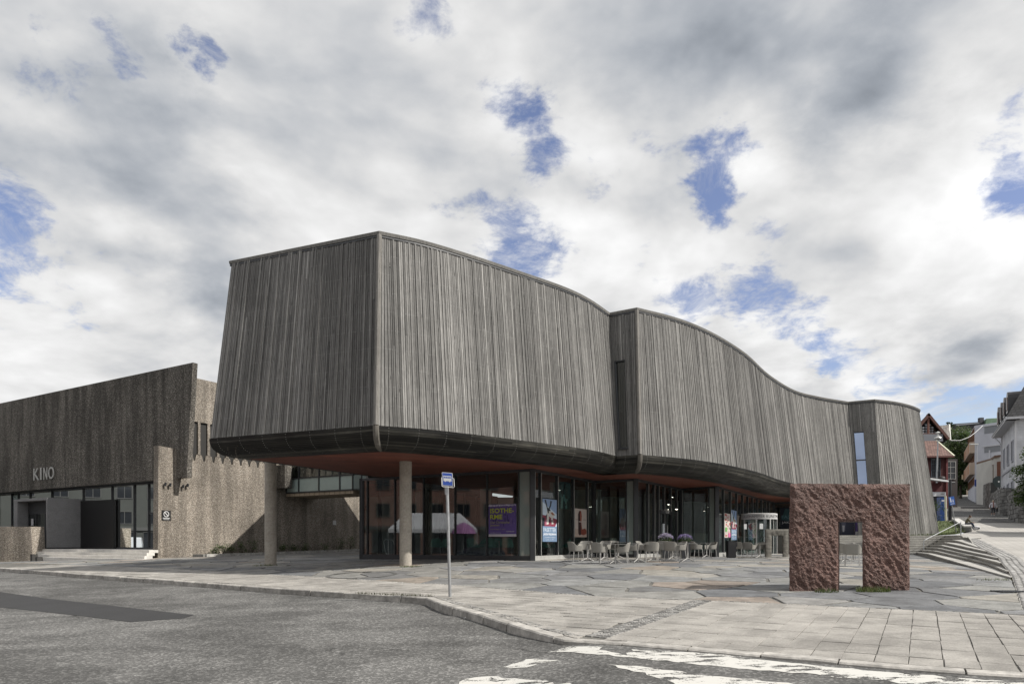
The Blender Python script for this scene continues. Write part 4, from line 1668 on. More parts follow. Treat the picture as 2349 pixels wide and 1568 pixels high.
simple('oak_panel', (.26, .13, .06), .6, .2, 2.0)
S3_, F3_ = Vector((*SD, 0)), Vector((*FD, 0))
kino = root('cinema', (P0.x, P0.y, -.85), 'brutalist cinema of exposed aggregate concrete with deep dark fascia over glass', 'building')
SF = 1.10                                       # fascia plane
zK = -.42
ZK1, ZK2 = 10.05, 3.66
mb = MB()
fr_top, fr_bot, leg_l = kfront(442.5, SF), kfront(428.4, SF), kfront(415, SF)
prof = [(-34, ZK2 - .1), (leg_l, ZK2), (fr_bot, ZK2), (fr_top, ZK1), (-34, ZK1)]
# front sheet subdivided so the relief shades well
mb.prism([kp(SF, f, z) for f, z in prof], S3_ * .30)
mb.prism([kp(SF + .3, f, z) for f, z in [(-34, 4.2), (-.6, 4.2), (-.6, 9.6), (-34, 9.6)]], S3_ * 7)
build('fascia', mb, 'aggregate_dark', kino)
mb = MB()
for f in (kfront(322, SF), kfront(208, SF) - 3):
    mb.box(kp(SF - .004, f, 4.2), F3_ * .012, S3_ * .006, (0, 0, .52), (.03, .03, .03))
build('joint', mb, 'flat', kino)
# canopy soffit behind the fascia foot, and its gutter line
mb = MB()
mb.box(kp(SF + .62, -17.0, ZK2 + .08), F3_ * 16.9, S3_ * .50, (0, 0, .05))
build('canopy', mb, 'dark_metal', kino)
# side wall: lower part with drip notches, upper part, piers between tall niches
niche = [kside(v) for v in (446, 468, 490, 511, 532, 552.5, 572, 591.6, 610, 628)]
niche += [niche[-1] + .64 * k for k in range(1, 5)]
zt, zn = 7.06, 5.15
low = [(-.02, -1.3), (22, -1.3), (22, zn)]
for s_ in reversed(niche):
    low += [(s_ + .235, zn), (s_ + .12, zn - .02), (s_ + .055, 4.78), (s_ - .05, 4.78), (s_ - .13, zn - .05), (s_ - .235, zn)]
low += [(SF + .30, zn + .3), (1.12, 5.32), (.03, 5.38)]
mb = MB()
mb.prism([kp(a, 0, b) for a, b in low], F3_ * -.45)
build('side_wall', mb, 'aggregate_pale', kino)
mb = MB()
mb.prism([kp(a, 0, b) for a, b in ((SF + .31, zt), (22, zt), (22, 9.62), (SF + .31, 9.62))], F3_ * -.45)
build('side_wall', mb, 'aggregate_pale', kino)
edges = [SF + .31] + [q for s_ in niche for q in (s_ - .235, s_ + .235)] + [22]
for a, b in zip(edges[::2], edges[1::2]):
    mb = MB()
    mb.prism([kp(a, 0, zn - .05), kp(b, 0, zn - .05), kp(b, 0, zt + .02), kp(a, 0, zt + .02)], F3_ * -.45)
    build('pier', mb, 'aggregate_pale', kino)
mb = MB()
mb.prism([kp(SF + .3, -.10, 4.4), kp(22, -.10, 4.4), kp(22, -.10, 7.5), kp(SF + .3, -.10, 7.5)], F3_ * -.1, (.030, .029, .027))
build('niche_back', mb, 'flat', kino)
mb = MB()
mb.prism([kp(a, -.3, b) for a, b in ((SF + .35, 9.5), (22, 9.5), (22, 9.56), (SF + .35, 9.56))], F3_ * -30)
build('roof', mb, 'roof_felt', kino)
# glazing behind the fascia
SG = 1.95
gl_r = -.5
gl = MB()
gl.box(kp(SG, -17, zK + .05), F3_ * 16.5, S3_ * .06, (0, 0, .06))
gl.box(kp(SG, -17, ZK2 - .02), F3_ * 16.5, S3_ * .06, (0, 0, .08))
gw = build('glazed_wall', gl, 'dark_metal', kino)
fs = [gl_r, kfront(342, SG), kfront(309, SG), kfront(258, SG), kfront(192, SG), kfront(120, SG), kfront(70, SG), kfront(28, SG), -20.0, -23.0, -26, -30]
for a, b in zip(fs, fs[1:]):
    mb = MB(); mb.box(kp(SG, a, (zK + ZK2) / 2), F3_ * .03, S3_ * .07, (0, 0, (ZK2 - zK) / 2 - .1)); build('mullion', mb, 'dark_metal', gw)
    mb = MB(); mb.quad(kp(SG + .01, a - .04, zK + .1), kp(SG + .01, b + .04, zK + .1), kp(SG + .01, b + .04, ZK2 - .1), kp(SG + .01, a - .04, ZK2 - .1)); build('pane', mb, 'clear_glass', gw)
f0, f1 = kfront(342, SG), gl_r
mb = MB(); mb.box(kp(SG, (f0 + f1) / 2, 1.75), F3_ * ((f1 - f0) / 2 - .04), S3_ * .05, (0, 0, .03))
build('transom', mb, 'dark_metal', gw)
mb = MB()
mb.poly([kp(SG - .02, .0, zK - .002), kp(SG - .02, -30, zK - .002), kp(12, -30, zK - .002), kp(12, .0, zK - .002)])
build('indoor_floor', mb, 'interior_floor', kino)
mb = MB()
mb.box(kp(7.5, -15, 1.6), F3_ * 15, S3_ * .1, (0, 0, 2.2)); mb.box(kp(4.5, -1.2, 1.6), F3_ * .1, S3_ * 3, (0, 0, 2.2))
mb.box(kp(4.0, -4.6, .1), F3_ * 1.1, S3_ * .4, (0, 0, .5), mi=1)
build('indoor_wall', mb, ['interior_wall', 'oak_panel'], kino)
# dark panel right of the porch
pf = kfront(192, SG)
mb = MB()
mb.box(kp(SG - .12, (kfront(268, SG) + pf) / 2, (zK + 2.72) / 2), F3_ * ((kfront(268, SG) - pf) / 2), S3_ * .08, (0, 0, (2.72 - zK) / 2), (.012, .012, .013))
build('wall_panel', mb, 'flat_gloss', kino)
# porch
PD, PW_ = 2.25, 4.3
pz = 2.70
mb = MB()
mb.box(kp(SG - PD / 2, pf - .06, (zK + .09 + pz) / 2), F3_ * .06, S3_ * (PD / 2 - .02), (0, 0, (pz - zK - .09) / 2))
mb.box(kp(SG - PD / 2, pf - PW_ + .25, (zK + .09 + pz) / 2), F3_ * .25, S3_ * (PD / 2 - .02), (0, 0, (pz - zK - .09) / 2))
mb.box(kp(SG - PD / 2, pf - PW_ / 2, pz + .075), F3_ * (PW_ / 2 + .001), S3_ * (PD / 2 - .01), (0, 0, .078))
porch = build('porch', mb, 'portal_granite', kino)
mb = MB()
mb.box(kp(SG - PD / 2, pf - .06, zK + .04), F3_ * .05, S3_ * (PD / 2 - .03), (0, 0, .05))
build('plinth', mb, 'dark_metal', porch)
ds = SG - PD + .7
fw0, fw1 = pf - PW_ + .52, pf - .14
mb = MB()
mb.box(kp(ds, (fw0 + fw1) / 2, 2.28), F3_ * ((fw1 - fw0) / 2), S3_ * .05, (0, 0, .40))
mb.box(kp(ds - .06, (fw0 + fw1) / 2 + .1, 2.34), F3_ * ((fw1 - fw0) / 2 - .7), S3_ * .03, (0, 0, .10))
for t in (0, .27, .60, .86, 1):
    mb.box(kp(ds, fw0 + (fw1 - fw0) * t, .72), F3_ * .05, S3_ * .045, (0, 0, 1.16))
mb.box(kp(ds, (fw0 + fw1) / 2, zK + .04), F3_ * ((fw1 - fw0) / 2), S3_ * .04, (0, 0, .045))
drk = build('door', mb, 'dark_metal', kino)
mb = MB(); mb.quad(kp(ds, fw0, zK + .08), kp(ds, fw1, zK + .08), kp(ds, fw1, 1.9), kp(ds, fw0, 1.9)); build('pane', mb, 'clear_glass', drk)
mb = MB(); mb.box(kp(ds - .05, fw0 + .55, 1.35), F3_ * .15, S3_ * .005, (0, 0, .22), (.5, .5, .52)); build('notice', mb, 'flat', drk)

# wall spotlights
for vx, vy in ((411 - 1, 1139), (408 + 14, 1140), (455 - 1, 1144), (455 + 11, 1144)):
    vx -= 0
for k, (vx, vy) in enumerate(((376, 1110), (387, 1111.5), (417, 1115), (427, 1112.5))):
    s_ = kside(vx)
    p = kp(s_, 0, 0); p.z = (HY - vy) / F * p.y
    n3 = F3_
    mb = MB()
    mb.tube([p, p + n3 * .10], .025, 8)
    mb.tube([p + n3 * .12 + Vector((0, 0, -.09)), p + n3 * .16 + Vector((0, 0, .09))], .06, 10)
    build('wall_spotlight', mb, 'dark_metal', None, label=('black round spotlight on cinema pillar, first from the left', 'black round spotlight on cinema pillar, second from the left', 'black round spotlight on cinema side wall, third from the left', 'black round spotlight on cinema side wall, last of four')[k],
          cat='spotlight', group='spotlights on the cinema side wall', loc=p)

# KINO letters
sg = root('sign', kp(SF - .1, kfront(100, SF), 5.0), 'large raised pale metal KINO letters on dark concrete fascia', 'sign')
fa, fb = kfront(80.8, SF), kfront(127.5, SF)
za, zb_ = (HY - 1101.5) / F * kp(SF, fa, 0).y, (HY - 1074.5) / F * kp(SF, fa, 0).y
hgt = (zb_ - za)
off = [0, .30, .43, .725, 1.0]
for k, ch in enumerate('KINO'):
    x0 = fa + (fb - fa) * (0, .335, .50, .735)[k]
    x1 = fa + (fb - fa) * (.27, .40, .68, 1.0)[k]
    me = text_mesh(ch, 1.0, 0.022)
    xs = [v_.co.x for v_ in me.vertices]; ys = [v_.co.y for v_ in me.vertices]
    mb = MB()
    for p in me.polygons:
        q = []
        for i in p.vertices:
            co = me.vertices[i].co
            u_ = (co.x - min(xs)) / (max(xs) - min(xs)); v_ = (co.y - min(ys)) / (max(ys) - min(ys))
            q.append(kp(SF - .10 - co.z * .9, x0 + (x1 - x0) * u_, za + hgt * v_))
        mb.face(q)
    build('letter', mb, 'light_metal', sg)

# small black prohibition plate
s_ = kside(381); p = kp(s_, .01, 0)
ns = root('prohibition_sign', (p.x, p.y, 1.25), 'small black square plate with white slashed circle on sunny concrete pillar', 'sign')
Yp = p.y
zt_, zb2 = (HY - 1170) / F * Yp, (HY - 1193) / F * Yp
hw = .27
mb = MB(); mb.box(kp(s_, .012, (zt_ + zb2) / 2), S3_ * hw, F3_ * .012, (0, 0, (zt_ - zb2) / 2), (.012, .012, .012)); build('plate', mb, 'flat', ns)
mb = MB()
cz = zb2 + (zt_ - zb2) * .64
for k in range(24):
    a, b = 2 * math.pi * k / 24, 2 * math.pi * (k + 1) / 24
    mb.quad(*[kp(s_ + r_ * math.cos(t), .027, cz + r_ * math.sin(t)) for r_, t in ((.13, a), (.13, b), (.165, b), (.165, a))], (.7, .7, .7))
c_, d_ = kp(s_ - .09, .0275, cz + .09), kp(s_ + .09, .0275, cz - .09)
dv = (S3_ + Vector((0, 0, 1))).normalized() * .02
mb.quad(c_ - dv, d_ - dv, d_ + dv, c_ + dv, (.7, .7, .7))
mb.box(kp(s_, .027, zb2 + .13), S3_ * .21, F3_ * .001, (0, 0, .028), (.45, .45, .45)); mb.box(kp(s_, .027, zb2 + .06), S3_ * .17, F3_ * .001, (0, 0, .02), (.35, .35, .35))
build('symbol', mb, 'flat', ns)
# little white paint blob and plate in the passage
s_ = kside(767); p = kp(s_, .012, 0); zc_ = (HY - 1198) / F * p.y
mb = MB(); mb.box(kp(s_, .012, zc_), S3_ * .16, F3_ * .012, (0, 0, .16), (.55, .55, .55))
build('wall_plaque', mb, 'flat', None, label='small white square plaque on shaded passage wall', cat='plaque', loc=kp(s_, 0, zc_))

# steps
st = root('steps', kp(-1.2, -6, -1.0), 'broad granite steps, sunlight put into their colour, up to cinema entrance', 'steps')
fl0, fl1 = kfront(80, SG - PD - .4), kfront(354, 0.2)
for k in range(4):
    zt_ = zK - .004 - .155 * k
    s0 = -.35 - .36 * k if True else 0
    fr_ = [.06, .42, .80, 1.2][k]
    fl_ = kfront((78, 84, 92, 104)[k], -.4 - .36 * k)
    mb = MB()
    lean = [kp(-.55 - .36 * k, fr_, zt_), kp(1.9 - .02 * k if k == 0 else -.1 - .36 * k, fr_ if k else -.06, zt_), kp(1.9 if k == 0 else -.1 - .36 * k, fl_, zt_), kp(-.55 - .36 * k, fl_, zt_)]
    if k == 0:
        lean = [kp(-.55, fr_, zt_), kp(-.03, fr_, zt_), kp(-.03, -.03, zt_), kp(1.88, -.47, zt_), kp(1.88, fl_, zt_), kp(-.55, fl_, zt_)]
    mb.prism(lean, (0, 0, -(.155 if k < 3 else .5)))
    build('step', mb, 'sunlit_granite', st)
mb = MB()
for k in range(3):
    f_ = kfront((78, 84, 92, 104)[k + 1], -.4 - .36 * (k + 1))
    mb.box(kp(-.9 - .36 * k, f_ - .12, zK - .155 * k - .55), F3_ * .12, S3_ * .3, (0, 0, .40), (.05, .048, .045))  # shade on the end of the steps put in as near-black colour
build('step_cheek', mb, 'painted_wall', st)
# low concrete wall at the left edge
p = gp(75, 1286)
mb = MB()
zl0 = gz(p.x, p.y) - .1
a = Vector((p.x, p.y, 0)); Lw = 9.0
zt_ = (HY - 1207) / F * p.y
mb.prism([a + Vector((0, 0, zl0)), a + Vector((-.10, .0, zt_)), a + Vector((-Lw, 1.2, zt_ + .02)), a + Vector((-Lw, 1.2, zl0 - .3))], Vector((.3, .75, 0)))
build('low_wall', mb, 'aggregate_pale', None, label='low rough concrete wall beside cinema steps', cat='wall', loc=(p.x, p.y, zl0))

# ------------------------------------------------------------------ glazed bridge between cinema and museum
br = root('bridge', (-12, 44, 3.3), 'glazed footbridge with frosted panels between cinema and museum', 'bridge')
sB = kside(656.7)
q0 = kp(sB, 0, 0)
ebx = Vector((1.71, -1)).normalized()
E3 = Vector((*ebx, 0)); NB3 = Vector((-ebx.y, ebx.x, 0)) * 1.0      # back direction
bl = 6.0


def bpnt(vx):
    return (col_on(V2(q0), V2(q0 + E3), vx) - Vector(V2(q0))).dot(ebx)


zb0, zb1, zb2, zb3 = 3.29, 4.24, 5.9, 6.2
mb = MB()
mid = q0 + E3 * bl / 2 + NB3 * 1.3
mb.box((mid.x, mid.y, zb0 - .12), E3 * bl / 2, NB3 * 1.3, (0, 0, .115))
build('underside', mb, 'ceiling_board', br)
mb = MB()
for z_, h_ in ((zb0, .05), (zb1, .045), (zb2, .05)):
    m2 = q0 + E3 * bl / 2
    mb.box((m2.x, m2.y, z_), E3 * bl / 2, NB3 * .05, (0, 0, h_))
mb.box((mid.x, mid.y, zb3), E3 * bl / 2, NB3 * 1.35, (0, 0, .12))
bt = [.04, bpnt(686), bpnt(732), bpnt(780), bpnt(830), bpnt(830) + 1.1, bl]
for t in bt:
    c = q0 + E3 * t
    mb.box((c.x, c.y, (zb0 + zb2) / 2), E3 * .04, NB3 * .06, (0, 0, (zb2 - zb0) / 2 - .06))
brf = build('frame', mb, 'dark_metal', br)
simple('frosted_panel', (.33, .40, .38), .35, .06, 1.5)
for a, b in zip(bt, bt[1:]):
    c, d = q0 + E3 * (a + .045), q0 + E3 * (b - .045)
    mb = MB(); mb.quad((c.x, c.y, zb0 + .05), (d.x, d.y, zb0 + .05), (d.x, d.y, zb1 - .045), (c.x, c.y, zb1 - .045)); build('frosted_panel', mb, 'frosted_panel', br)
    mb = MB(); mb.quad((c.x, c.y, zb1 + .045), (d.x, d.y, zb1 + .045), (d.x, d.y, zb2 - .05), (c.x, c.y, zb2 - .05)); build('pane', mb, 'clear_glass', br)
mb = MB()
c = q0 + NB3 * 2.6 + E3 * bl / 2
mb.box((c.x, c.y, (zb0 + zb2) / 2), E3 * bl / 2, NB3 * .04, (0, 0, (zb2 - zb0) / 2), (.30, .30, .29))
build('back_wall', mb, 'painted_wall', br)
# stub of concrete beam by the second column
p = kp(kside(640), .45, 0)
mb = MB(); mb.box((p.x, p.y, 4.3), F3_ * .45, S3_ * .3, (0, 0, .75)); build('beam', mb, 'aggregate_dark', kino)

# planter bed along the side wall
bed = root('planter_bed', kp(4, .6, -.85), 'stone edged planting bed at foot of concrete wall', 'planter')
mb = MB()
s0, s1 = kside(470, .9), 15.5
NQ = 14
for k in range(NQ):
    a, b = s0 + (s1 - s0) * k / NQ + .01, s0 + (s1 - s0) * (k + 1) / NQ - .01
    p = kp((a + b) / 2, .95, 0)
    m2 = MB(); m2.box((p.x, p.y, gz(p.x, p.y) + .03), S3_ * (b - a) / 2, F3_ * .11, (0, 0, .13), (.42, .41, .385)); build('edging_stone', m2, 'rubble_stone', bed)
p = kp(s0 - .05, .45, 0)
m2 = MB(); m2.box((p.x, p.y, gz(p.x, p.y) + .03), S3_ * .10, F3_ * .5, (0, 0, .125), (.3, .29, .27)); build('edging_stone', m2, 'rubble_stone', bed)
mb = MB()
sheet(mb, [V2(kp(s0, .03, 0)), V2(kp(s1, .03, 0)), V2(kp(s1, .86, 0)), V2(kp(s0, .86, 0))], 1.0, lambda x, y: gz(x, y) + .10)
build('soil', mb, 'soil', bed)


def leaf_quads(mb, c, rad, n, size, pal, rnd, shell=.45, flat=1.0):
    for _ in range(n):
        while True:
            v = Vector((rnd.uniform(-1, 1), rnd.uniform(-1, 1), rnd.uniform(-1, 1)))
            if shell < v.length <= 1:
                break
        p = c + Vector((v.x * rad[0], v.y * rad[1], v.z * rad[2]))
        a = Vector((rnd.gauss(0, 1), rnd.gauss(0, 1), rnd.gauss(0, .6))).normalized()
        b = a.cross(Vector((rnd.gauss(0, .5), rnd.gauss(0, .5), 1))).normalized()
        s_ = size * rnd.uniform(.6, 1.35)
        t = rnd.choice(pal); k = rnd.uniform(.75, 1.3)
        t = (t[0] * k, t[1] * k, t[2] * k)
        mb.face((p - a * s_, p - b * s_ * .45, p + a * s_, p + b * s_ * .45), t)


GREEN = [(.050, .085, .020), (.065, .105, .026), (.038, .070, .018), (.085, .125, .035)]
rnd = random.Random(5)
shr = [(495, .5, 'small leafy shrub at left end of planting bed'), (512, .6, 'small leafy shrub second from left in planting bed'), (533, .65, 'taller leafy shrub in the middle of sunny planting bed'), (556, .7, 'bushy shrub in planting bed by the shadow edge'), (580, .8, 'bushy shrub beside the shaded column'),
       (650, .5, 'dark shrub in shade right of column'), (676, .45, 'low dark shrub in passage shade'), (705, .5, 'dark shrub deep in the passage'), (745, .45, 'low shrub near passage plaque'), (783, .75, 'shrub at edge of sunlight in passage'), (805, .95, 'tall sunlit shrub beside museum glass')]
for vx, h, lab in shr:
    s_ = kside(vx, .45)
    p = kp(s_, .42, 0); z0 = gz(p.x, p.y) + .09
    r_ = root('shrub', (p.x, p.y, z0), lab, 'shrub', 'shrubs at the foot of the cinema wall')
    mb = MB()
    for k in range(9):
        c = Vector((p.x + rnd.uniform(-.22, .22), p.y + rnd.uniform(-.22, .22), z0 + h * rnd.uniform(.2, 1.0)))
        leaf_quads(mb, c, (.2, .2, .2), 26, .05, GREEN, rnd, .1)
    build('foliage', mb, 'leaf', r_)
    mb = MB()
    for k in range(4):
        a = k * 1.6
        mb.tube([(p.x, p.y, z0 - .02), (p.x + .18 * math.cos(a), p.y + .18 * math.sin(a), z0 + h * .8)], [.012, .006], 5)
    build('stem', mb, 'bark', r_)

# ------------------------------------------------------------------ red granite gateway sculpture
ml, mr = gp(1812, 1354), gp(2089, 1354)
Ym = (ml.y + mr.y) / 2
zg = min(gz(ml.x, Ym), gz(mr.x, Ym))
zt_ = (HY - 1109) / F * Ym
DV = Vector((.42, .85, 0)) * .95
xl, xr = (1812 - CX) / F * Ym, (2088 - CX) / F * Ym
sl_, sr_ = (1923.5 - CX) / F * Ym, (1979.5 - CX) / F * Ym
zs_ = (HY - 1195) / F * Ym


def rough_gate(name, x0, x1, a0, a1, zb_, zt_, zs_, Y, dv, cell, amp, mat, label, tilt=0.0, seed=0):
    """portal stone: split-face front and back, sawn sides and opening"""
    mb = MB()
    xs = sorted(set([x0, x1, a0, a1] + [x0 + (a0 - x0) * k / max(1, int((a0 - x0) / cell)) for k in range(int((a0 - x0) / cell))] +
                    [a0 + (a1 - a0) * k / max(1, int((a1 - a0) / cell)) for k in range(int((a1 - a0) / cell))] + [a1 + (x1 - a1) * k / max(1, int((x1 - a1) / cell)) for k in range(int((x1 - a1) / cell))]))
    zs = sorted(set([zb_, zs_, zt_] + [zb_ + (zs_ - zb_) * k / int((zs_ - zb_) / cell) for k in range(int((zs_ - zb_) / cell))] + [zs_ + (zt_ - zs_) * k / int((zt_ - zs_) / cell) for k in range(int((zt_ - zs_) / cell))]))

    def disp(x, z, sd_):
        q = Vector((x * 1.0 + z * .45, sd_ * 7.3 + seed, z * .8))
        al, ac = .55 * x - .83 * z, .83 * x + .55 * z
        wv = mnoise.noise(Vector((x * 2.1, seed, z * 2.1))) * .5
        ch = Vector((ac * 11.0 + wv * 2, sd_ * 3 + seed, al * 4.6))
        ch2 = Vector((ac * 21.0 + wv, sd_ * 5 + seed, al * 12.0))
        d = (mnoise.fractal(q * .8, 1.0, 2.0, 2) * .9 + (mnoise.ridged_multi_fractal(ch * .6, .9, 2.1, 4, 1.0, 2.0) - 1.0) * .42 + (mnoise.voronoi(ch2)[0][0] - .4) * .30
             + mnoise.fractal(q * 24, .6, 2.0, 2) * .26)
        return d * amp

    def pt(i, j, sd_):
        x, z = xs[i], zs[j]
        edge = min(x - x0, x1 - x, zt_ - z, 1) / (.10)
        e2 = min(abs(x - a0), abs(x - a1)) / .06 if z < zs_ + .06 else 1
        e2 = min(e2, max(abs(z - zs_) / .06, 0)) if a0 - .06 < x < a1 + .06 and z >= zs_ else e2
        k = max(0.0, min(1, edge, e2))
        dx = disp(0.0, z, 5 + sd_) * .35 if x in (x0, x1) else 0
        dz = disp(x, 3.3, 4) * .3 if z == zt_ else 0
        base = Vector((x + dx, Y, z + dz))
        d = disp(x, z, sd_) * (.35 + .65 * k) - amp * .5 * (1 - k)
        return base + (Vector((0, -d, 0)) if sd_ == 0 else dv + Vector((0, d, 0)))
    nx, nz = len(xs), len(zs)
    for sd_ in (0, 1):
        g_ = [[pt(i, j, sd_) for j in range(nz)] for i in range(nx)]
        if sd_ == 0: ga = g_
        else: gb = g_
        for i in range(nx - 1):
            for j in range(nz - 1):
                if xs[i] >= a0 - 1e-6 and xs[i + 1] <= a1 + 1e-6 and zs[j + 1] <= zs_ + 1e-6:
                    continue
                q = (g_[i][j], g_[i + 1][j], g_[i + 1][j + 1], g_[i][j + 1])
                mb.face(q if sd_ == 0 else tuple(reversed(q)))
    ia, ib, js = xs.index(a0), xs.index(a1), zs.index(zs_)
    for j in range(nz - 1):
        mb.face((ga[0][j + 1], gb[0][j + 1], gb[0][j], ga[0][j])); mb.face((ga[-1][j], gb[-1][j], gb[-1][j + 1], ga[-1][j + 1]))
        if j < js:
            mb.face((ga[ia][j], gb[ia][j], gb[ia][j + 1], ga[ia][j + 1])); mb.face((ga[ib][j + 1], gb[ib][j + 1], gb[ib][j], ga[ib][j]))
    for i in range(nx - 1):
        mb.face((ga[i][-1], ga[i + 1][-1], gb[i + 1][-1], gb[i][-1]))
        if ia <= i < ib:
            mb.face((ga[i + 1][js], ga[i][js], gb[i][js], gb[i + 1][js]))
    return build(name, mb, mat, None, smooth=True, label=label, cat='sculpture', loc=((x0 + x1) / 2, Y, zb_))


rough_gate('granite_gateway', xl, xr, sl_, sr_, zg - .06, zt_, zs_, Ym, DV, .020, .052, 'red_granite', 'large rough red granite gateway sculpture with narrow slot standing on the plaza')
m_, t, bs_, pos, o = mat_base('grey_slate')
v = t.ramp(t.noise(t.scaled(pos, 2, 2, 9), 1.0, 6, .65), .3, .7, .6, 1.35)
cc = t.node('ShaderNodeCombineColor')
for i in range(3): t.put(cc.inputs[i], v)
t.put(bs_.inputs['Base Color'], t.mix(1.0, (.17, .16, .14, 1), cc.outputs[0], 'MULTIPLY')); bs_.inputs['Roughness'].default_value = .8
bump(t, bs_, t.noise(pos, 18, 5, .65), .5, .02)
q = gp(1783, 1277.5)
k_ = q.y / F
rough_gate('slate_gateway', (1757 - CX) * k_, (1809 - CX) * k_, (1770.5 - CX) * k_, (1797.5 - CX) * k_, q.z - .05, (HY - 1213) * k_, (HY - 1227.5) * k_, q.y, Vector((.15, .55, 0)), .05, .035, 'grey_slate', 'small dark grey slate gateway sculpture near museum entrance', seed=9)


# ------------------------------------------------------------------ grass tufts
def tuft(x, y, r, n, h, name, label, dirt=.0):
    mb = MB()
    for _ in range(n):
        a = rnd.uniform(0, 6.28); q = r * math.sqrt(rnd.random())
        bx, by = x + q * math.cos(a) * 1.5, y + q * math.sin(a) * .7
        z0 = gz(bx, by) - .01
        hh = h * rnd.uniform(.5, 1.2)
        b = rnd.uniform(0, 6.28)
        t = rnd.choice(((.075, .10, .025), (.055, .085, .02), (.12, .13, .05)))
        w_ = Vector((math.cos(b), math.sin(b), 0)) * .008
        l_ = Vector((math.cos(b + 1.5), math.sin(b + 1.5), 0)) * hh * rnd.uniform(.2, .7)
        p = Vector((bx, by, z0))
        mb.face((p - w_, p + w_, p + l_ + Vector((0, 0, hh))), t)
    build(name, mb, 'leaf', None, label=label, cat='grass', kind='stuff', loc=(x, y, gz(x, y)))


p = gp(2000, 1355); tuft(p.x, p.y - .06, .27, 420, .13, 'grass_tuft', 'bright green grass tuft at right foot of red gateway')
p = gp(1893, 1357); tuft(p.x, p.y - .06, .2, 150, .12, 'grass_tuft', 'sparse grass tuft left of the gateway slot')
p = gp(945, 1299); tuft(p.x, p.y, .32, 160, .07, 'grass_tuft', 'sparse grass round foot of sunlit column')
p = gp(608, 1297); tuft(p.x, p.y, .35, 160, .09, 'grass_tuft', 'weeds round foot of shaded column')
p = gp(2290, 1330); tuft(p.x, p.y, .4, 120, .08, 'grass_tuft', 'dry weeds at low end of the plaza steps')
mb = MB()
for vx in np.arange(820, 990, 4):
    p = gp(vx, 1361 + (vx - 820) * .035)
    for _ in range(4):
        q = p + Vector((rnd.uniform(-.1, .1), rnd.uniform(-.06, .06), 0)); hh = rnd.uniform(.03, .08)
        mb.face((q - Vector((.006, 0, 0)), q + Vector((.006, 0, 0)), q + Vector((rnd.uniform(-.03, .03), 0, hh))), (.08, .085, .03))
build('grass_tuft', mb, 'leaf', None, label='thin line of weeds behind the kerb', cat='grass', kind='stuff')

# crumpled white wrapper by the kerb
p = gp(1072, 1418, kerb_drop)
mb = MB()
zz_ = p.z
mb.face([Vector((p.x - .08, p.y, zz_ + .01)), Vector((p.x + .04, p.y - .03, zz_ + .012)), Vector((p.x + .07, p.y + .03, zz_ + .03)), Vector((p.x - .02, p.y + .03, zz_ + .045))], (.5, .5, .48))
mb.face([Vector((p.x - .08, p.y, zz_ + .01)), Vector((p.x - .02, p.y + .03, zz_ + .045)), Vector((p.x - .06, p.y + .05, zz_ + .01))], (.4, .4, .4))
build('litter', mb, 'flat', None, label='crumpled white paper scrap on road by the kerb', cat='litter', loc=(p.x, p.y, zz_), kind='thing')

# ------------------------------------------------------------------ posters hung behind the glass
class Board:
    """flat print: shapes laid a hair in front of a sheet; u,v in 0..1"""
    def __init__(s, A, B, x0, x1, vt, vb, back=.06, name='poster', label='', group=None, thick=.006, zfix=None):
        A, B = Vector(A), Vector(B)
        a, b = col_on(A, B, x0), col_on(A, B, x1)
        e = (b - a).normalized(); n = Vector((e.y, -e.x))
        a = a - n * back; b = b - n * back
        zt = (HY - vt) / F * (a.y + n.y * back); zb = (HY - vb) / F * (a.y + n.y * back)
        if zfix: zt, zb = zfix
        s.o = Vector((a.x, a.y, zb)); s.U = Vector((b.x - a.x, b.y - a.y, 0)); s.V = Vector((0, 0, zt - zb)); s.n = Vector((n.x, n.y, 0))
        s.mb = MB(); s.k = 0
        s.name, s.label, s.group = name, label, group
        c = s.o + s.U * .5 + s.V * .5 - s.n * thick
        s.mb.box(c, s.U * .5, s.n * thick, s.V * .5, (.5, .5, .5))

    def p(s, u, v):
        s_ = s.o + s.U * u + s.V * v + s.n * (.0006 + .0006 * s.k)
        return s_

    def poly(s, pts, col):
        s.k += 1
        s.mb.poly([s.p(u, v) for u, v in pts], col)

    def rect(s, u0, v0, u1, v1, col):
        s.k += 1
        s.mb.quad(s.p(u0, v0), s.p(u1, v0), s.p(u1, v1), s.p(u0, v1), col)

    def text(s, t, u, v, w_, h, col, bold=.012):
        s.k += 1
        text_faces(s.mb, t, s.p(u, v), s.U, s.V, h, w_, col, bold=bold)

    def done(s):
        return build(s.name, s.mb, 'flat', None, label=s.label, cat='poster', group=s.group, loc=s.o)


PURP = (.10, .062, .235)
b = Board(G[0], G[1], 1122, 1185.6, 1157, 1230, -.04, label='purple exhibition poster with yellow green ISOTHERME lettering in cafe window')
b.rect(0, 0, 1, 1, PURP); b.rect(0, 0, 1, .075, (.50, .47, .52))
rr = random.Random(3)
for k in range(34):
    u = k / 34
    b.rect(u + .004, .945 + rr.uniform(-.01, .01), u + .004 + rr.uniform(.008, .02), 1.0 - rr.uniform(0, .02), (.72, .70, .75))
for k in range(26):
    u = rr.random(); v = rr.uniform(.3, .85); h = rr.uniform(.05, .22)
    b.rect(u, v, min(1, u + rr.uniform(.008, .03)), min(.93, v + h), (.035, .022, .10) if rr.random() < .7 else (.17, .11, .30))
YG = (.42, .45, .05)
b.text('ISOTHE-', .07, .735, .86, .20, YG, .02); b.text('RME', .07, .545, .45, .20, YG, .02)
b.text('Olav Christopher', .07, .41, .72, .10, (.30, .26, .16)); b.text('Jenssen', .07, .325, .34, .10, (.30, .26, .16))
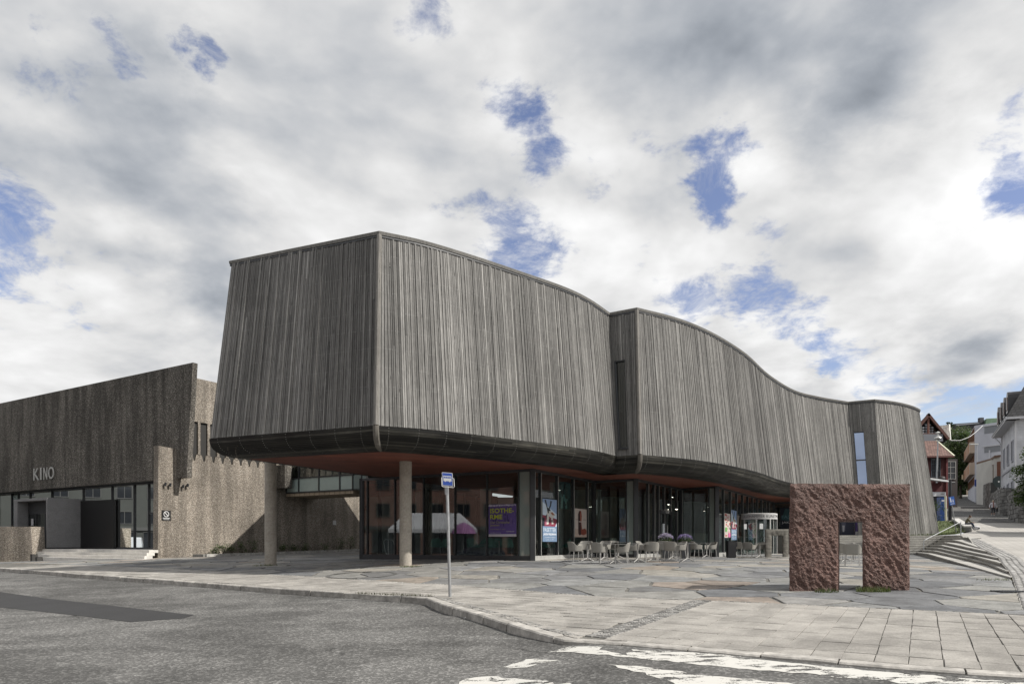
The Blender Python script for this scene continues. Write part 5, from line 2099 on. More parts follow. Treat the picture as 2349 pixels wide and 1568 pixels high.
b.text('Vernissage 2. juni', .07, .215, .55, .055, (.26, .22, .20)); b.text('Utstilling sommer', .07, .105, .4, .04, (.40, .36, .46)); b.text('KUNSTMUSEUM', .66, .14, .28, .04, (.55, .5, .6))
b.done()

A5, B5 = G[1], G[2]


def animal(b, x, y, sx, sy, light=True):
    """loose dark and pale patches of a creature-like figure with two tall horns"""
    dk, lt_, br_ = (.03, .035, .04), (.62, .60, .56), (.30, .12, .06)
    P = lambda pts, c: b.poly([(x + u * sx, y + v * sy) for u, v in pts], c)
    P([(.28, .0), (.42, .02), (.46, .42), (.40, .60), (.30, .55)], lt_ if light else (.20, .36, .34))
    P([(.12, .98), (.22, 1.0), (.34, .70), (.44, .66), (.46, .58), (.32, .60)], dk)
    P([(.55, .99), (.66, .96), (.60, .78), (.46, .60), (.40, .64), (.52, .80)], dk)
    P([(.30, .62), (.44, .68), (.56, .60), (.52, .48), (.36, .46)], dk)
    P([(.42, .56), (.58, .54), (.86, .40), (.74, .26), (.52, .30)], lt_ if light else (.17, .33, .32))
    P([(.56, .50), (.70, .52), (.90, .40), (.66, .40)], br_ if light else (.06, .10, .10))
    P([(.60, .28), (.72, .26), (.78, .04), (.64, .02)], lt_ if light else (.20, .36, .34))
    P([(.24, .40), (.30, .42), (.28, .24), (.22, .26)], dk); P([(.44, .22), (.54, .24), (.52, .06), (.46, .10)], dk)
    P([(.62, .20), (.70, .20), (.70, .12), (.63, .13)], dk)


def fasetter(A, B, x0, x1, vt, vb, lab, back=-.05):
    b = Board(A, B, x0, x1, vt, vb, back, label=lab)
    b.rect(0, 0, 1, 1, (.27, .38, .58)); b.poly([(0, .62), (0, .93), (.45, .80), (1, .66), (1, .36), (0, .36)], (.60, .70, .80))
    b.poly([(0, .36), (0, .62), (.35, .61), (1, .54), (1, .46), (.9, .36)], (.24, .045, .075)); b.rect(0, .36, .14, .56, (.02, .02, .035))
    b.poly([(.2, .40), (.34, .40), (.34, .52), (.2, .50)], (.42, .17, .25))
    animal(b, .02, .40, .95, .58)
    b.rect(0, 0, 1, .355, (.155, .235, .36))
    b.text('FASETTER', .06, .235, .88, .13, (.55, .62, .70)); b.text('JAKOB WEIDEMANN', .05, .155, .9, .062, (.75, .78, .82), .03)
    b.text('LILLEHAMMER KUNSTMUSEUM', .12, .09, .76, .035, (.48, .55, .65)); b.text('2. JUNI - 15. OKT', .2, .035, .58, .035, (.48, .55, .65))
    b.done()


fasetter(A5, B5, 1242, 1274.6, 1142.5, 1241.5, 'tall poster of horned animal over blue FASETTER lettering, in first right-facing window')
b = Board(A5, B5, 1279, 1311.5, 1101.5, 1165, .06, label='hanging teal banner with dark horned animal figure high in window')
b.rect(0, .42, 1, 1, (.075, .145, .155)); b.rect(0, 0, 1, .42, (.03, .06, .065)); animal(b, .05, .0, .9, .98, False); b.done()


def figure_poster(A, B, x0, x1, vt, vb, lab, back=-.05):
    b = Board(A, B, x0, x1, vt, vb, back, label=lab)
    b.rect(0, 0, 1, 1, (.52, .46, .42)); b.poly([(0, .0), (0, .30), (1, .26), (1, 0)], (.46, .36, .31))
    b.text('GALLERI', .04, .60, .24, .07, (.25, .20, .18)); b.text('2016', .70, .60, .24, .07, (.25, .20, .18))
    b.poly([(.28, .12), (.26, .80), (.34, .92), (.48, .93), (.50, .60), (.52, .10), (.40, .06)], (.035, .012, .012))
    b.poly([(.40, .90), (.52, .92), (.58, .75), (.54, .50), (.60, .28), (.86, .32), (.98, .24), (.97, .12), (.70, .07), (.52, .10), (.50, .40), (.44, .66)], (.22, .055, .035))
    b.poly([(.46, .84), (.52, .82), (.54, .55), (.48, .50)], (.42, .16, .11)); b.rect(.30, .53, .60, .56, (.55, .48, .44))
    b.done()


figure_poster(A5, B5, 1316.5, 1343.5, 1165, 1231, 'pale poster with dark red brown seated figure shape in window')
A7, B7 = G[5], G[6]
b = Board(A7, B7, 1660, 1673, 1176, 1232, -.05, label='white poster scattered with red, green and pink squares by the entrance')
b.rect(0, 0, 1, 1, (.62, .55, .50))
for k in range(36):
    u, v = rr.uniform(0, .86), rr.uniform(.02, .92); s_ = rr.uniform(.08, .2)
    b.rect(u, v, min(1, u + s_), min(1, v + s_ * .42), rr.choice(((.45, .05, .05), (.5, .10, .08), (.03, .03, .03), (.6, .25, .35), (.6, .55, .5), (.6, .56, .52))))
b.rect(.08, .25, .4, .42, (.15, .42, .12)); b.rect(.6, .02, .98, .2, (.62, .16, .34)); b.done()
fasetter(A7, B7, 1675.5, 1687.5, 1169, 1237.5, 'narrow blue FASETTER poster beside the black litter bin')
figure_poster(A7, B7, 1689.5, 1701, 1181, 1233, 'pale figure poster next to revolving door')
A8, B8 = G[6], G[7]
b = Board(A8, B8, 1790, 1905, 1120, 1227, -.05, label='dark screen poster with white JAKOB lettering right of revolving door', zfix=(2.6, .55))
b.rect(0, 0, 1, 1, (.012, .018, .032)); b.poly([(.02, .55), (.10, .95), (.35, .9), (.5, .6), (.25, .5)], (.03, .085, .10))
b.text('JAKOB WEIDEMANN', .03, .42, .9, .10, (.55, .57, .60)); b.text('FASETTER', .03, .60, .5, .16, (.10, .20, .24)); b.done()
b = Board(A8, B8, 1910, 1959, 1120, 1227, -.05, label='dark navy poster with pale glowing plume seen through gateway slot', zfix=(2.6, .50))
b.rect(0, 0, 1, 1, (.018, .022, .05)); b.poly([(.42, .15), (.60, .15), (.62, .5), (.75, .8), (.55, .9), (.30, .85), (.38, .5)], (.08, .085, .13)); b.poly([(.48, .12), (.55, .12), (.57, .34), (.46, .34)], (.40, .40, .44)); b.done()
b = Board(A8, B8, 1961, 1984, 1120, 1227, -.05, label='purple poster with white foot label seen through gateway slot', zfix=(2.6, .52))
b.rect(0, 0, 1, 1, PURP); b.rect(.06, 0, 1, .12, (.62, .62, .64)); b.rect(0, .12, .10, 1, (.04, .03, .12))
b.text('ISOTHERME', .12, .66, .8, .12, YG); b.done()

# ------------------------------------------------------------------ cafe furniture


def armchair(name, label, mats=('plastic_beige', 'chair_leg_metal'), green=False):
    """moulded shell armchair, facing -Y, seat 0.45 m"""
    r_ = root(name, (0, 0, 0), label, 'chair')
    mb = MB()
    n = 22
    rings_o, rings_i = [], []
    amax = R(128) if not green else R(105)
    for k in range(n + 1):
        a = -amax + 2 * amax * k / n
        ca, sa = math.cos(a), math.sin(a)
        q = abs(a)
        if green:
            top = .84 - .30 * max(0, min(1, (q - R(25)) / R(65))) ** 1.4
        else:
            top = .80 - .02 * max(0, min(1, q / R(45))) - .135 * (lambda t: t * t * (3 - 2 * t))(max(0, min(1, (q - R(42)) / R(40)))) - .03 * max(0, (q - R(80)) / R(48))
        sx = math.copysign(abs(sa) ** .62, sa); sy = math.copysign(abs(ca) ** .62, ca)
        row_o, row_i = [], []
        for j in range(6):
            t = j / 5
            z = .44 + (top - .44) * t
            fl = 1 + .10 * t
            w_, d_ = (.245, .215) if green else (.275, .235)
            x = w_ * sx * fl; y = d_ * sy * fl + .05 * t * max(0, ca) + .005
            row_o.append(Vector((x, y, z)))
            row_i.append(Vector((x * .93, y * .93 - .004, z + (.0 if j < 5 else .004))))
        rings_o.append(row_o); rings_i.append(row_i)
    for k in range(n):
        for j in range(5):
            mb.quad(rings_o[k][j], rings_o[k + 1][j], rings_o[k + 1][j + 1], rings_o[k][j + 1])
            mb.quad(rings_i[k][j + 1], rings_i[k + 1][j + 1], rings_i[k + 1][j], rings_i[k][j])
        mb.quad(rings_o[k][5], rings_o[k + 1][5], rings_i[k + 1][5], rings_i[k][5])
        mb.quad(rings_i[k][0], rings_i[k + 1][0], rings_o[k + 1][0], rings_o[k][0])
    for rg in ((rings_o[0], rings_i[0]), (rings_i[-1], rings_o[-1])):
        for j in range(5):
            mb.quad(rg[0][j + 1], rg[1][j + 1], rg[1][j], rg[0][j])
    build('shell', mb, mats[0], r_, smooth=True)
    mb = MB()
    w_, d_ = (.225, .20) if green else (.262, .225)
    top_, bot_ = [], []
    for k in range(20):
        a = 2 * math.pi * k / 20
        sx = math.copysign(abs(math.sin(a)) ** .55, math.sin(a)); sy = math.copysign(abs(math.cos(a)) ** .55, math.cos(a))
        y = d_ * sy - (.03 if sy < 0 else 0)
        top_.append(Vector((w_ * sx, y, .452 - .012 * (1 - abs(sx)))))
        bot_.append(Vector((w_ * sx * .96, y * .96, .415)))
    c = Vector((0, 0, .438))
    for k in range(20):
        j = (k + 1) % 20
        mb.face((c, top_[j], top_[k])); mb.quad(top_[k], top_[j], bot_[j], bot_[k])
    mb.face(list(bot_))
    build('seat', mb, mats[0], r_, smooth=True)
    for sx in (-1, 1):
        for sy in (-1, 1):
            mb = MB()
            mb.tube([(sx * .205, sy * .175 - (.02 if sy < 0 else 0), .43), (sx * .235, sy * .235 if sy > 0 else -.235, 0.0)], [.016, .011] if not green else [.008, .008], 8)
            build('leg', mb, mats[1], r_, smooth=True)
    return r_


def place(o, x, y, rz, label, group, z=None, s=1.0):
    o.location = (x, y, gz(x, y) + .004 if z is None else z)
    o.rotation_euler = (0, 0, rz)
    tag(o, label, None, group)
    return o


CH = armchair('armchair', 'x')
first = [CH]


def chair(vx, vy, face, label, Yadd=0.0):
    p = gp(vx, vy)
    o = first.pop() if first else copy_tree(CH)
    # face = heading of the open side, degrees anticlockwise from +X
    place(o, p.x, p.y + .18 + Yadd, R(face + 90), label, 'beige armchairs on the plaza')


CHAIRS = [
    (1322, 1288.7, 20, 'beige shell armchair, leftmost of the terrace, seen from behind by the glass corner'),
    (1343, 1283.5, 250, 'beige armchair behind the leftmost cafe table, facing the camera'),
    (1377, 1293, 40, 'beige armchair seen from behind, nearest the camera between first two tables'),
    (1386, 1282, 235, 'beige armchair tucked behind the second table, only its back rim lit'),
    (1406, 1281.5, 262, 'beige armchair at the back, against the notch glass'),
    (1429, 1292.5, 165, 'beige armchair with sunlit seat, facing left at the nearest table'),
    (1452.5, 1287, 170, 'beige armchair right behind the sunlit one, facing left'),
    (1478, 1284, 330, 'beige armchair half hidden behind the fourth table, turned away'),
    (1496, 1289, 85, 'beige armchair with its broad back to the camera, below the planters'),
    (1526, 1283.5, 65, 'beige armchair seen from behind in front of the first flower planter'),
    (1543.5, 1287, 55, 'beige armchair with sunlit inner side near the second planter'),
    (1559.5, 1285, 195, 'beige armchair facing left beside the second planter'),
    (1600, 1279.5, 10, 'beige armchair facing right, alone between planter and dark post'),
    (1632, 1278, 200, 'beige armchair facing left at the table by the corner post'),
    (1703, 1276, 25, 'beige armchair left of the entrance table, behind the litter bin'),
    (1721, 1278.5, 45, 'beige armchair seen from behind before the revolving door'),
    (1743, 1277, 205, 'beige armchair facing left before the revolving door'),
    (1961, 1299, 60, 'beige armchair with back to camera framed in the gateway slot'),
    (1938, 1293, 30, 'beige armchair partly hidden at left edge of gateway slot'),
    (1952, 1283.5, 255, 'beige armchair farther back in gateway slot, facing the camera'),
    (1974, 1284, 235, 'beige armchair at right edge of gateway slot'),
]
for c in CHAIRS:
    chair(*c)


def cafe_table():
    r_ = root('cafe_table', (0, 0, 0), 'x', 'table')
    mb = MB(); mb.abox(-.34, .34, -.34, .34, .718, .732)
    build('table_top', mb, 'table_top_grey', r_)
    mb = MB(); mb.tube([(0, 0, .12), (0, 0, .718)], .03, 12); build('stem', mb, 'chair_leg_metal', r_, smooth=True)
    for k in range(4):
        a = R(45 + 90 * k); c, s_ = math.cos(a), math.sin(a)
        mb = MB(); mb.tube([(0.02 * c, .02 * s_, .13), (.18 * c, .18 * s_, .075), (.36 * c, .36 * s_, .012)], [.024, .02, .016], 8)
        build('foot', mb, 'chair_leg_metal', r_, smooth=True)
    return r_


TB = cafe_table()
tfirst = [TB]
for vx, vy, lab in ((1349, 1287.5, 'cafe table with square grey top, leftmost on the terrace'), (1387.6, 1285.5, 'cafe table behind, second from the left'), (1414, 1293, 'cafe table nearest the camera, between two facing armchairs'),
                    (1420, 1281.5, 'cafe table at the back against the notch glass'), (1465.5, 1290, 'cafe table at the foot of the bright door post'), (1503, 1287, 'cafe table left of the first flower planter'), (1546, 1283.5, 'cafe table between the two planters'),
                    (1581, 1288, 'bare cafe table standing alone right of the planters'), (1624, 1279.5, 'cafe table by the tall dark corner post'), (1747, 1279.5, 'cafe table before the revolving door'), (1948, 1288, 'cafe table glimpsed inside the gateway slot')):
    p = gp(vx, vy)
    o = tfirst.pop() if tfirst else copy_tree(TB)
    place(o, p.x, p.y + .25, R(rnd.uniform(-12, 12)), lab, 'cafe tables on the plaza')

# indoor chairs and tables
GCH = armchair('shell_chair', 'x', ('plastic_green', 'grey_metal'), True)
gf = [GCH]
for vx, Y, face, lab in ((1022, 32.5, 250, 'green shell chair behind glass near the bus sign'), (1085, 31.8, 300, 'green shell chair behind glass right of the bus sign'), (1100, 34, 200, 'dim green shell chair deeper behind the bus sign'), (1128, 30.8, 60, 'green shell chair under left edge of the purple poster'), (1165, 30.6, 75, 'green shell chair under the purple poster, back to the glass'),
                         (1253, 30.6, 10, 'bright green shell chair under the FASETTER poster'), (1270, 32.0, 200, 'green shell chair right of the bright one, in cafe window'), (1298, 32.5, 160, 'green shell chair below the teal banner'), (1000, 33.5, 100, 'green shell chair far left in the cafe, behind the column'), (1143, 33.5, 280, 'green shell chair in dim cafe behind the poster')):
    p = px(vx, 1250, Y)
    o = gf.pop() if gf else copy_tree(GCH)
    place(o, p.x, p.y, R(face + 90), lab, 'green chairs inside the cafe', z=-.652)
ITB = None
for vx, Y, lab in ((1060, 32.8, 'indoor cafe table near the bus sign, behind glass'), (1145, 32.0, 'indoor cafe table behind the purple poster'), (1262, 31.4, 'indoor cafe table between the two green chairs by the corner')):
    p = px(vx, 1250, Y)
    o = copy_tree(TB)
    place(o, p.x, p.y, .3, lab, 'cafe tables inside', z=-.652)


def planter(vx, vy, h, flower, label):
    p = gp(vx, vy); z0 = p.z
    r_ = root('flower_planter', (p.x, p.y, z0), label, 'planter', 'flower planters by the glass doors')
    mb = MB()
    a, b_ = .17, .22
    bot = [Vector((p.x + i * a, p.y + j * a, z0)) for i, j in ((-1, -1), (1, -1), (1, 1), (-1, 1))]
    top = [Vector((p.x + i * b_, p.y + j * b_, z0 + h)) for i, j in ((-1, -1), (1, -1), (1, 1), (-1, 1))]
    tin = [Vector((p.x + i * (b_ - .03), p.y + j * (b_ - .03), z0 + h)) for i, j in ((-1, -1), (1, -1), (1, 1), (-1, 1))]
    ti2 = [q - Vector((0, 0, .06)) for q in tin]
    for k in range(4):
        j = (k + 1) % 4
        mb.quad(bot[k], bot[j], top[j], top[k]); mb.quad(top[k], top[j], tin[j], tin[k]); mb.quad(tin[k], tin[j], ti2[j], ti2[k])
    mb.face(ti2); mb.face(list(reversed(bot)))
    build('pot', mb, 'dark_metal', r_)
    mb = MB()
    leaf_quads(mb, Vector((p.x, p.y, z0 + h + .10)), (.30, .27, .15), 380, .03, GREEN, rnd, .1)
    build('foliage', mb, 'leaf', r_)
    mb = MB()
    for _ in range(420):
        a_ = rnd.uniform(0, 6.28); q = math.sqrt(rnd.random()); 
        c = Vector((p.x + .35 * q * math.cos(a_), p.y + .31 * q * math.sin(a_), z0 + h + .10 + .24 * math.sqrt(max(0, 1 - q * q)) + rnd.uniform(-.03, .04)))
        s_ = rnd.uniform(.014, .026)
        nrm = Vector((rnd.gauss(0, .6), rnd.gauss(-.4, .6), 1)).normalized(); e1 = nrm.orthogonal().normalized() * s_; e2 = nrm.cross(e1)
        t = rnd.choice(flower)
        mb.face((c - e1, c - e2, c + e1, c + e2), t)
    build('blossom', mb, 'leaf', r_, kind='stuff')


planter(1527, 1280, .78, ((.42, .38, .50), (.34, .30, .44), (.50, .47, .56), (.26, .21, .36)), 'tall black planter overflowing with pale lilac flowers')
planter(1571, 1280, .76, ((.17, .13, .32), (.24, .19, .38), (.38, .34, .48), (.12, .09, .22)), 'tall black planter with darker violet flowers')

# black litter bin
p = gp(1677, 1278.5)
bn = root('litter_bin', (p.x, p.y, p.z), 'black box litter bin standing by the entrance posters', 'bin')
hw_ = .20
zt_ = (HY - 1240) / F * p.y
mb = MB(); mb.abox(p.x - hw_, p.x + hw_, p.y - .2, p.y + .2, p.z + .03, zt_); mb.abox(p.x - hw_ + .03, p.x + hw_ - .03, p.y - .17, p.y + .17, p.z, p.z + .031)
build('body', mb, 'plastic_black', bn)
mb = MB(); mb.abox(p.x + hw_, p.x + hw_ + .10, p.y - .06, p.y + .06, zt_ - .28, zt_ - .06); build('ashtray', mb, 'plastic_black', bn)
mb = MB(); mb.abox(p.x - .13, p.x + .13, p.y - .204, p.y - .2, zt_ - .2, zt_ - .08, (.02, .02, .02)); build('slot', mb, 'flat', bn)

# ------------------------------------------------------------------ bus stop sign
p = gp(1032.5, 1368)
bs = root('bus_stop_sign', (p.x, p.y, p.z), 'bus stop pole with tilted blue plate showing white bus', 'sign')
Yb = p.y
topx = (1024.5 - CX) / F * Yb
zt_ = (HY - 1112) / F * Yb
mb = MB(); mb.tube([(p.x, Yb, p.z - .05), (topx + .012, Yb, zt_)], .0365, 14)
build('pole', mb, 'galvanised', bs, smooth=True)
mb = MB(); mb.tube([(topx, Yb, zt_ - .22), (topx - .003, Yb, zt_ + .02)], .043, 14); build('sleeve', mb, 'galvanised', bs, smooth=True)
simple('plate_blue', (.055, .12, .50), .4, .03, 2.0)
cxp, czp = (1027 - CX) / F * Yb, (HY - 1099) / F * Yb
hw_, hh_ = .128, .155
ev = Vector((-.055, 0, 1)).normalized(); eu = Vector((1, -.15, -.085)).normalized(); en = Vector((0, -1, 0))
cp = Vector((cxp, Yb - .06, czp))


def rrect(c, u, v, hw, hh, r_, n=5):
    out = []
    for (sx, sy, a0) in ((1, 1, 0), (-1, 1, 90), (-1, -1, 180), (1, -1, 270)):
        for k in range(n + 1):
            a = R(a0 + 90 * k / n)
            out.append(c + u * (sx * (hw - r_) + r_ * math.cos(a)) + v * (sy * (hh - r_) + r_ * math.sin(a)))
    return out


mb = MB(); mb.prism(rrect(cp, eu, ev, hw_, hh_, .02), Vector((0, .012, 0)), (.75, .76, .78)); build('plate', mb, 'flat_gloss', bs)
mb = MB(); mb.poly(rrect(cp - Vector((0, .003, 0)), eu, ev, hw_ - .014, hh_ - .014, .012)); build('face', mb, 'plate_blue', bs)
mb = MB()
WH = (.80, .81, .82)
k0 = cp - Vector((0, .005, 0))
def br_(u0, v0, u1, v1, c, l_=0):
    o_ = k0 - Vector((0, .001 * l_, 0))
    mb.quad(o_ + eu * u0 + ev * v0, o_ + eu * u1 + ev * v0, o_ + eu * u1 + ev * v1, o_ + eu * u0 + ev * v1, c)
br_(-.098, -.045, .095, .078, WH)
for k in range(4):
    br_(-.086 + k * .044, .022, -.05 + k * .044, .058, (.09, .15, .50), 1)
for u in (-.055, .05):
    mb.poly([k0 + eu * (u + .018 * math.cos(q * .7)) + ev * (-.045 + .02 * math.sin(q * .7)) - Vector((0, .0015, 0)) for q in range(9)], WH)
build('bus_symbol', mb, 'flat_gloss', bs)
mb = MB()
fr_ = [cp + eu * -(hw_ + .012) + ev * .03, cp + eu * -(hw_ + .014) + ev * -(hh_ + .01), cp + eu * -(hw_ - .01) + ev * -(hh_ + .026), cp + eu * (hw_ + .005) + ev * -(hh_ + .03), cp + eu * (hw_ + .028) + ev * -(hh_ + .008), cp + eu * (hw_ + .026) + ev * .025, cp + eu * (hw_ - .01) + ev * .03]
mb.tube(fr_, .008, 6, (.75, .75, .73)); build('bracket', mb, 'flat_gloss', bs)

# white A-board inside the passage glass
o_ = col_on(V2(G[0]), V2(G[1]), 893)
ab = root('a_board', (o_.x - .1, o_.y + 1.2, -.65), 'small white framed pavement board leaning behind the left glass', 'sign')
c = px(894, 1246, o_.y + 1.2)
mb = MB()
fu, fv = Vector((1, 0, 0)), Vector((-.20, .12, 1)).normalized()
cz = Vector((c.x, c.y, -.25))
out_ = rrect(cz, fu, fv, .24, .40, .16, 6)
mb.tube(out_ + [out_[0]], .018, 6, (.7, .7, .7)); build('frame', mb, 'flat', ab)
mb = MB(); mb.poly(rrect(cz + Vector((0, .01, 0)), fu, fv, .22, .38, .14, 6), (.06, .07, .08)); build('face', mb, 'flat_gloss', ab)

# ------------------------------------------------------------------ plaza steps and terrace
ps = root('plaza_steps', (22, 38, -.7), 'fan of stone steps rising from plaza towards the sloping street', 'steps')
CORN = [(14.8, 21.2), (16.7, 24.0), (17.75, 26.1), (19.2, 29.0), (20.9, 32.0), (22.5, 34.3), (23.9, 35.8), (25.4, 36.9)]
XB = [22.55, 23.0, 23.45, 23.9, 24.35, 24.8, 25.25, 25.7]
tipz = [sz(y) for x, y in TIPS]
for k in range(8):
    zb_ = -.69 + .1375 * (k + 1)
    zt_k = tipz[k] + .012

    def zf(x, y, zb_=zb_, zt_k=zt_k, k=k):
        t = max(0, min(1, (y - TIPS[k][1]) / (34.0 + k * .35 - TIPS[k][1]))) if k < 6 else max(0, min(1, (y - TIPS[k][1]) / 3.0))
        return zt_k + (zb_ - zt_k) * t
    yb = 38 + .36 * k
    nose = [(17.3, yb), (XB[k], yb), CORN[k], TIPS[k]]
    rest_ = [TIPS[j] for j in range(k + 1, 8)] + [(26.0, 39.6), (26.4, 41.3), (17.3, 41.3)]
    full = nose + rest_
    mb = MB()
    sheet(mb, full, 2.0, zf)
    # risers, subdivided along the nose
    for a, b_ in zip(nose, nose[1:]):
        L = math.hypot(b_[0] - a[0], b_[1] - a[1]); m_ = max(1, int(L / 1.0))
        for q in range(m_):
            p0 = (a[0] + (b_[0] - a[0]) * q / m_, a[1] + (b_[1] - a[1]) * q / m_); p1 = (a[0] + (b_[0] - a[0]) * (q + 1) / m_, a[1] + (b_[1] - a[1]) * (q + 1) / m_)
            z0, z1 = zf(*p0), zf(*p1)
            mb.quad((p0[0], p0[1], z0 - .05), (p1[0], p1[1], z1 - .05), (p1[0], p1[1], z1 - .35), (p0[0], p0[1], z0 - .35))
            dq = Vector((p1[0] - p0[0], p1[1] - p0[1])).normalized(); nq = Vector((dq.y, -dq.x)) * .035
            mb.quad((p0[0] + nq.x, p0[1] + nq.y, z0), (p1[0] + nq.x, p1[1] + nq.y, z1), (p1[0] + nq.x, p1[1] + nq.y, z1 - .05), (p0[0] + nq.x, p0[1] + nq.y, z0 - .05))
            mb.quad((p0[0], p0[1], z0), (p1[0], p1[1], z1), (p1[0] + nq.x, p1[1] + nq.y, z1), (p0[0] + nq.x, p0[1] + nq.y, z0))
            mb.quad((p0[0], p0[1], z0 - .05), (p0[0] + nq.x, p0[1] + nq.y, z0 - .05), (p1[0] + nq.x, p1[1] + nq.y, z1 - .05), (p1[0], p1[1], z1 - .05))
    build('step', mb, 'step_stone', ps)
mb = MB()
mb.poly([(x, y, .413) for x, y in ((17.3, 41.28), (26.4, 41.28), (26.6, 49), (25.6, 48.6), (19.9, 52), (17.3, 47.5))])
mb.quad((17.3, 38, .41), (17.3, 52, .41), (17.3, 52, -1), (17.3, 38, -1))
build('terrace', mb, 'step_stone', kind='structure')

# handrail
hr = root('handrail', (22.4, 38.0, -.5), 'slanting steel handrail rising beside the plaza steps', 'handrail')
a0, a1 = px(2119, 1266, 38.1), px(2119, 1238.5, 38.1)
b1, b0 = px(2203.5, 1196.5, 41.2), px(2204.5, 1227.5, 41.2)
mb = MB(); mb.tube([a0, a0 + Vector((0, 0, (a1.z - a0.z) * .93)), a1 + Vector((.08, 0, .03)), b1], .024, 8); build('rail', mb, 'galvanised', hr, smooth=True)
mb = MB(); mb.tube([b0 - Vector((0, 0, .2)), b1], .03, 8); build('post', mb, 'galvanised', hr, smooth=True)

# ------------------------------------------------------------------ the street climbing past the museum
lb = BORDER + [(25.6, 39.2), (27.3, 42.0), (34.9, 52.0), (40.5, 62.0), (45.6, 73), (61, 100), (92, 146), (165, 260)]
g = MB()


def rightof(y):
    return .585 * y + 12.0


xs_at = lambda y: float(np.interp(y, [q[1] for q in lb], [q[0] for q in lb]))
ys = [1.6, 4, 7, 10, 12.7] + [q[1] for q in TIPS] + [39.2, 42, 47, 52, 57, 62]
ys = sorted(set(ys))
for y0, y1 in zip(ys, ys[1:]):
    NS = 8
    for k in range(NS):
        def X(y, k): return xs_at(y) + (70 - xs_at(y)) * k / NS
        g.quad((X(y0, k), y0, sz(y0)), (X(y0, k + 1), y0, sz(y0)), (X(y1, k + 1), y1, sz(y1)), (X(y1, k), y1, sz(y1)))
    g.quad((xs_at(y0), y0, sz(y0) - .5), (xs_at(y0), y0, sz(y0)), (xs_at(y1), y1, sz(y1)), (xs_at(y1), y1, sz(y1) - .5))
m_, t, bs2, pos, o = mat_base('street_paving')
sp = t.node('ShaderNodeSeparateXYZ'); t.put(sp.inputs[0], pos)
ua = t.math('ADD', t.math('MULTIPLY', sp.outputs[0], .857), t.math('MULTIPLY', sp.outputs[1], -.515)); vb_ = t.math('ADD', t.math('MULTIPLY', sp.outputs[0], .515), t.math('MULTIPLY', sp.outputs[1], .857))
f1 = t.ramp(t.math('FRACT', t.math('DIVIDE', ua, .36)), .02, .05); f2 = t.ramp(t.math('FRACT', t.math('DIVIDE', vb_, .72)), .012, .03)
j = t.math('MULTIPLY', f1, f2)
v = t.math('MULTIPLY', t.ramp(t.noise(pos, .5, 5, .6), .3, .7, .85, 1.12), t.ramp(j, 0, 1, .5, 1))
cc = t.node('ShaderNodeCombineColor')
for i in range(3): t.put(cc.inputs[i], v)
t.put(bs2.inputs['Base Color'], t.mix(1.0, (.37, .355, .33, 1), cc.outputs[0], 'MULTIPLY')); bs2.inputs['Roughness'].default_value = .85
build('street', g, 'street_paving', kind='structure')
g = MB()
ys2 = [62, 68, 73, 85, 100, 120, 146, 200, 260]
for y0, y1 in zip(ys2, ys2[1:]):
    for k in range(6):
        def X(y, k): return xs_at(y) - 14 + (xs_at(y) * .0 + 110 + y * .3 - xs_at(y) + 14) * k / 6
        g.quad((X(y0, k), y0, sz(y0)), (X(y0, k + 1), y0, sz(y0)), (X(y1, k + 1), y1, sz(y1)), (X(y1, k), y1, sz(y1)))
build('upper_street', g, 'asphalt', kind='structure')
# kerb lines and sunlit strips across the hill, put in as pale bands
for y0, w_ in ((98, 1.6), (142, 2.2)):
    g = MB(); g.quad((xs_at(y0) - 6, y0, sz(y0) + .012), (xs_at(y0) + 16, y0 - .5, sz(y0 - .5) + .012), (xs_at(y0) + 16, y0 + w_ - .5, sz(y0 + w_ - .5) + .012), (xs_at(y0) - 6, y0 + w_, sz(y0 + w_) + .012))
    build('kerb_sun_band', g, 'step_stone', kind='structure')
# cobbled gutter along the street edge (individual setts)
gut = root('gutter', (12, 16, -1.1), 'cobbled gutter along the street edge', 'gutter'); tag(gut, kind='structure')
rest = MB(); cnt = 0
Lb = [Vector(q) for q in BORDER[1:]] + [Vector((25.2, 38.4))]
for a, b_ in zip(Lb, Lb[1:]):
    L = (b_ - a).length; d = (b_ - a).normalized(); p_ = Vector((d.y, -d.x))
    k = 0.0
    while k < L:
        for w_ in range(6 if a.y < 17 else 4):
            c = a + d * (k + random.uniform(-.02, .02)) + p_ * (.09 + w_ * .15)
            x_, y_ = c.x, c.y
            hw = .062; q = [(x_ + random.uniform(-.01, .01) + i * hw, y_ + random.uniform(-.01, .01) + jj * hw) for i, jj in ((-1, -1), (1, -1), (1, 1), (-1, 1))]
            tn = random.uniform(.7, 1.2)
            seen = view_size(q, sz(y_)) > 0 and cnt < 280 and y_ < 19
            mb = MB() if seen else rest
            slab(mb, q, lambda x, y: sz(y) + .012, .04, (.29 * tn, .285 * tn, .275 * tn), .012)
            if seen:
                build('sett', mb, 'rubble_stone', gut); cnt += 1
        k += .15
build('far_sett', rest, 'rubble_stone', gut, kind='stuff')
# iron drain grate in the cobbles
p = gp(2335, 1356)
mb = MB(); mb.abox(p.x - .5, p.x + .5, p.y - .2, p.y - .17, p.z, p.z + .02); mb.abox(p.x - .5, p.x + .5, p.y + .17, p.y + .2, p.z, p.z + .02)
for k in range(16):
    mb.abox(p.x - .49 + k * .0645, p.x - .49 + k * .0645 + .03, p.y - .17, p.y + .17, p.z, p.z + .018)
build('drain_grate', mb, 'dark_metal', None, label='long iron drain grate set in paving near lowest plaza step', cat='drain', loc=p)
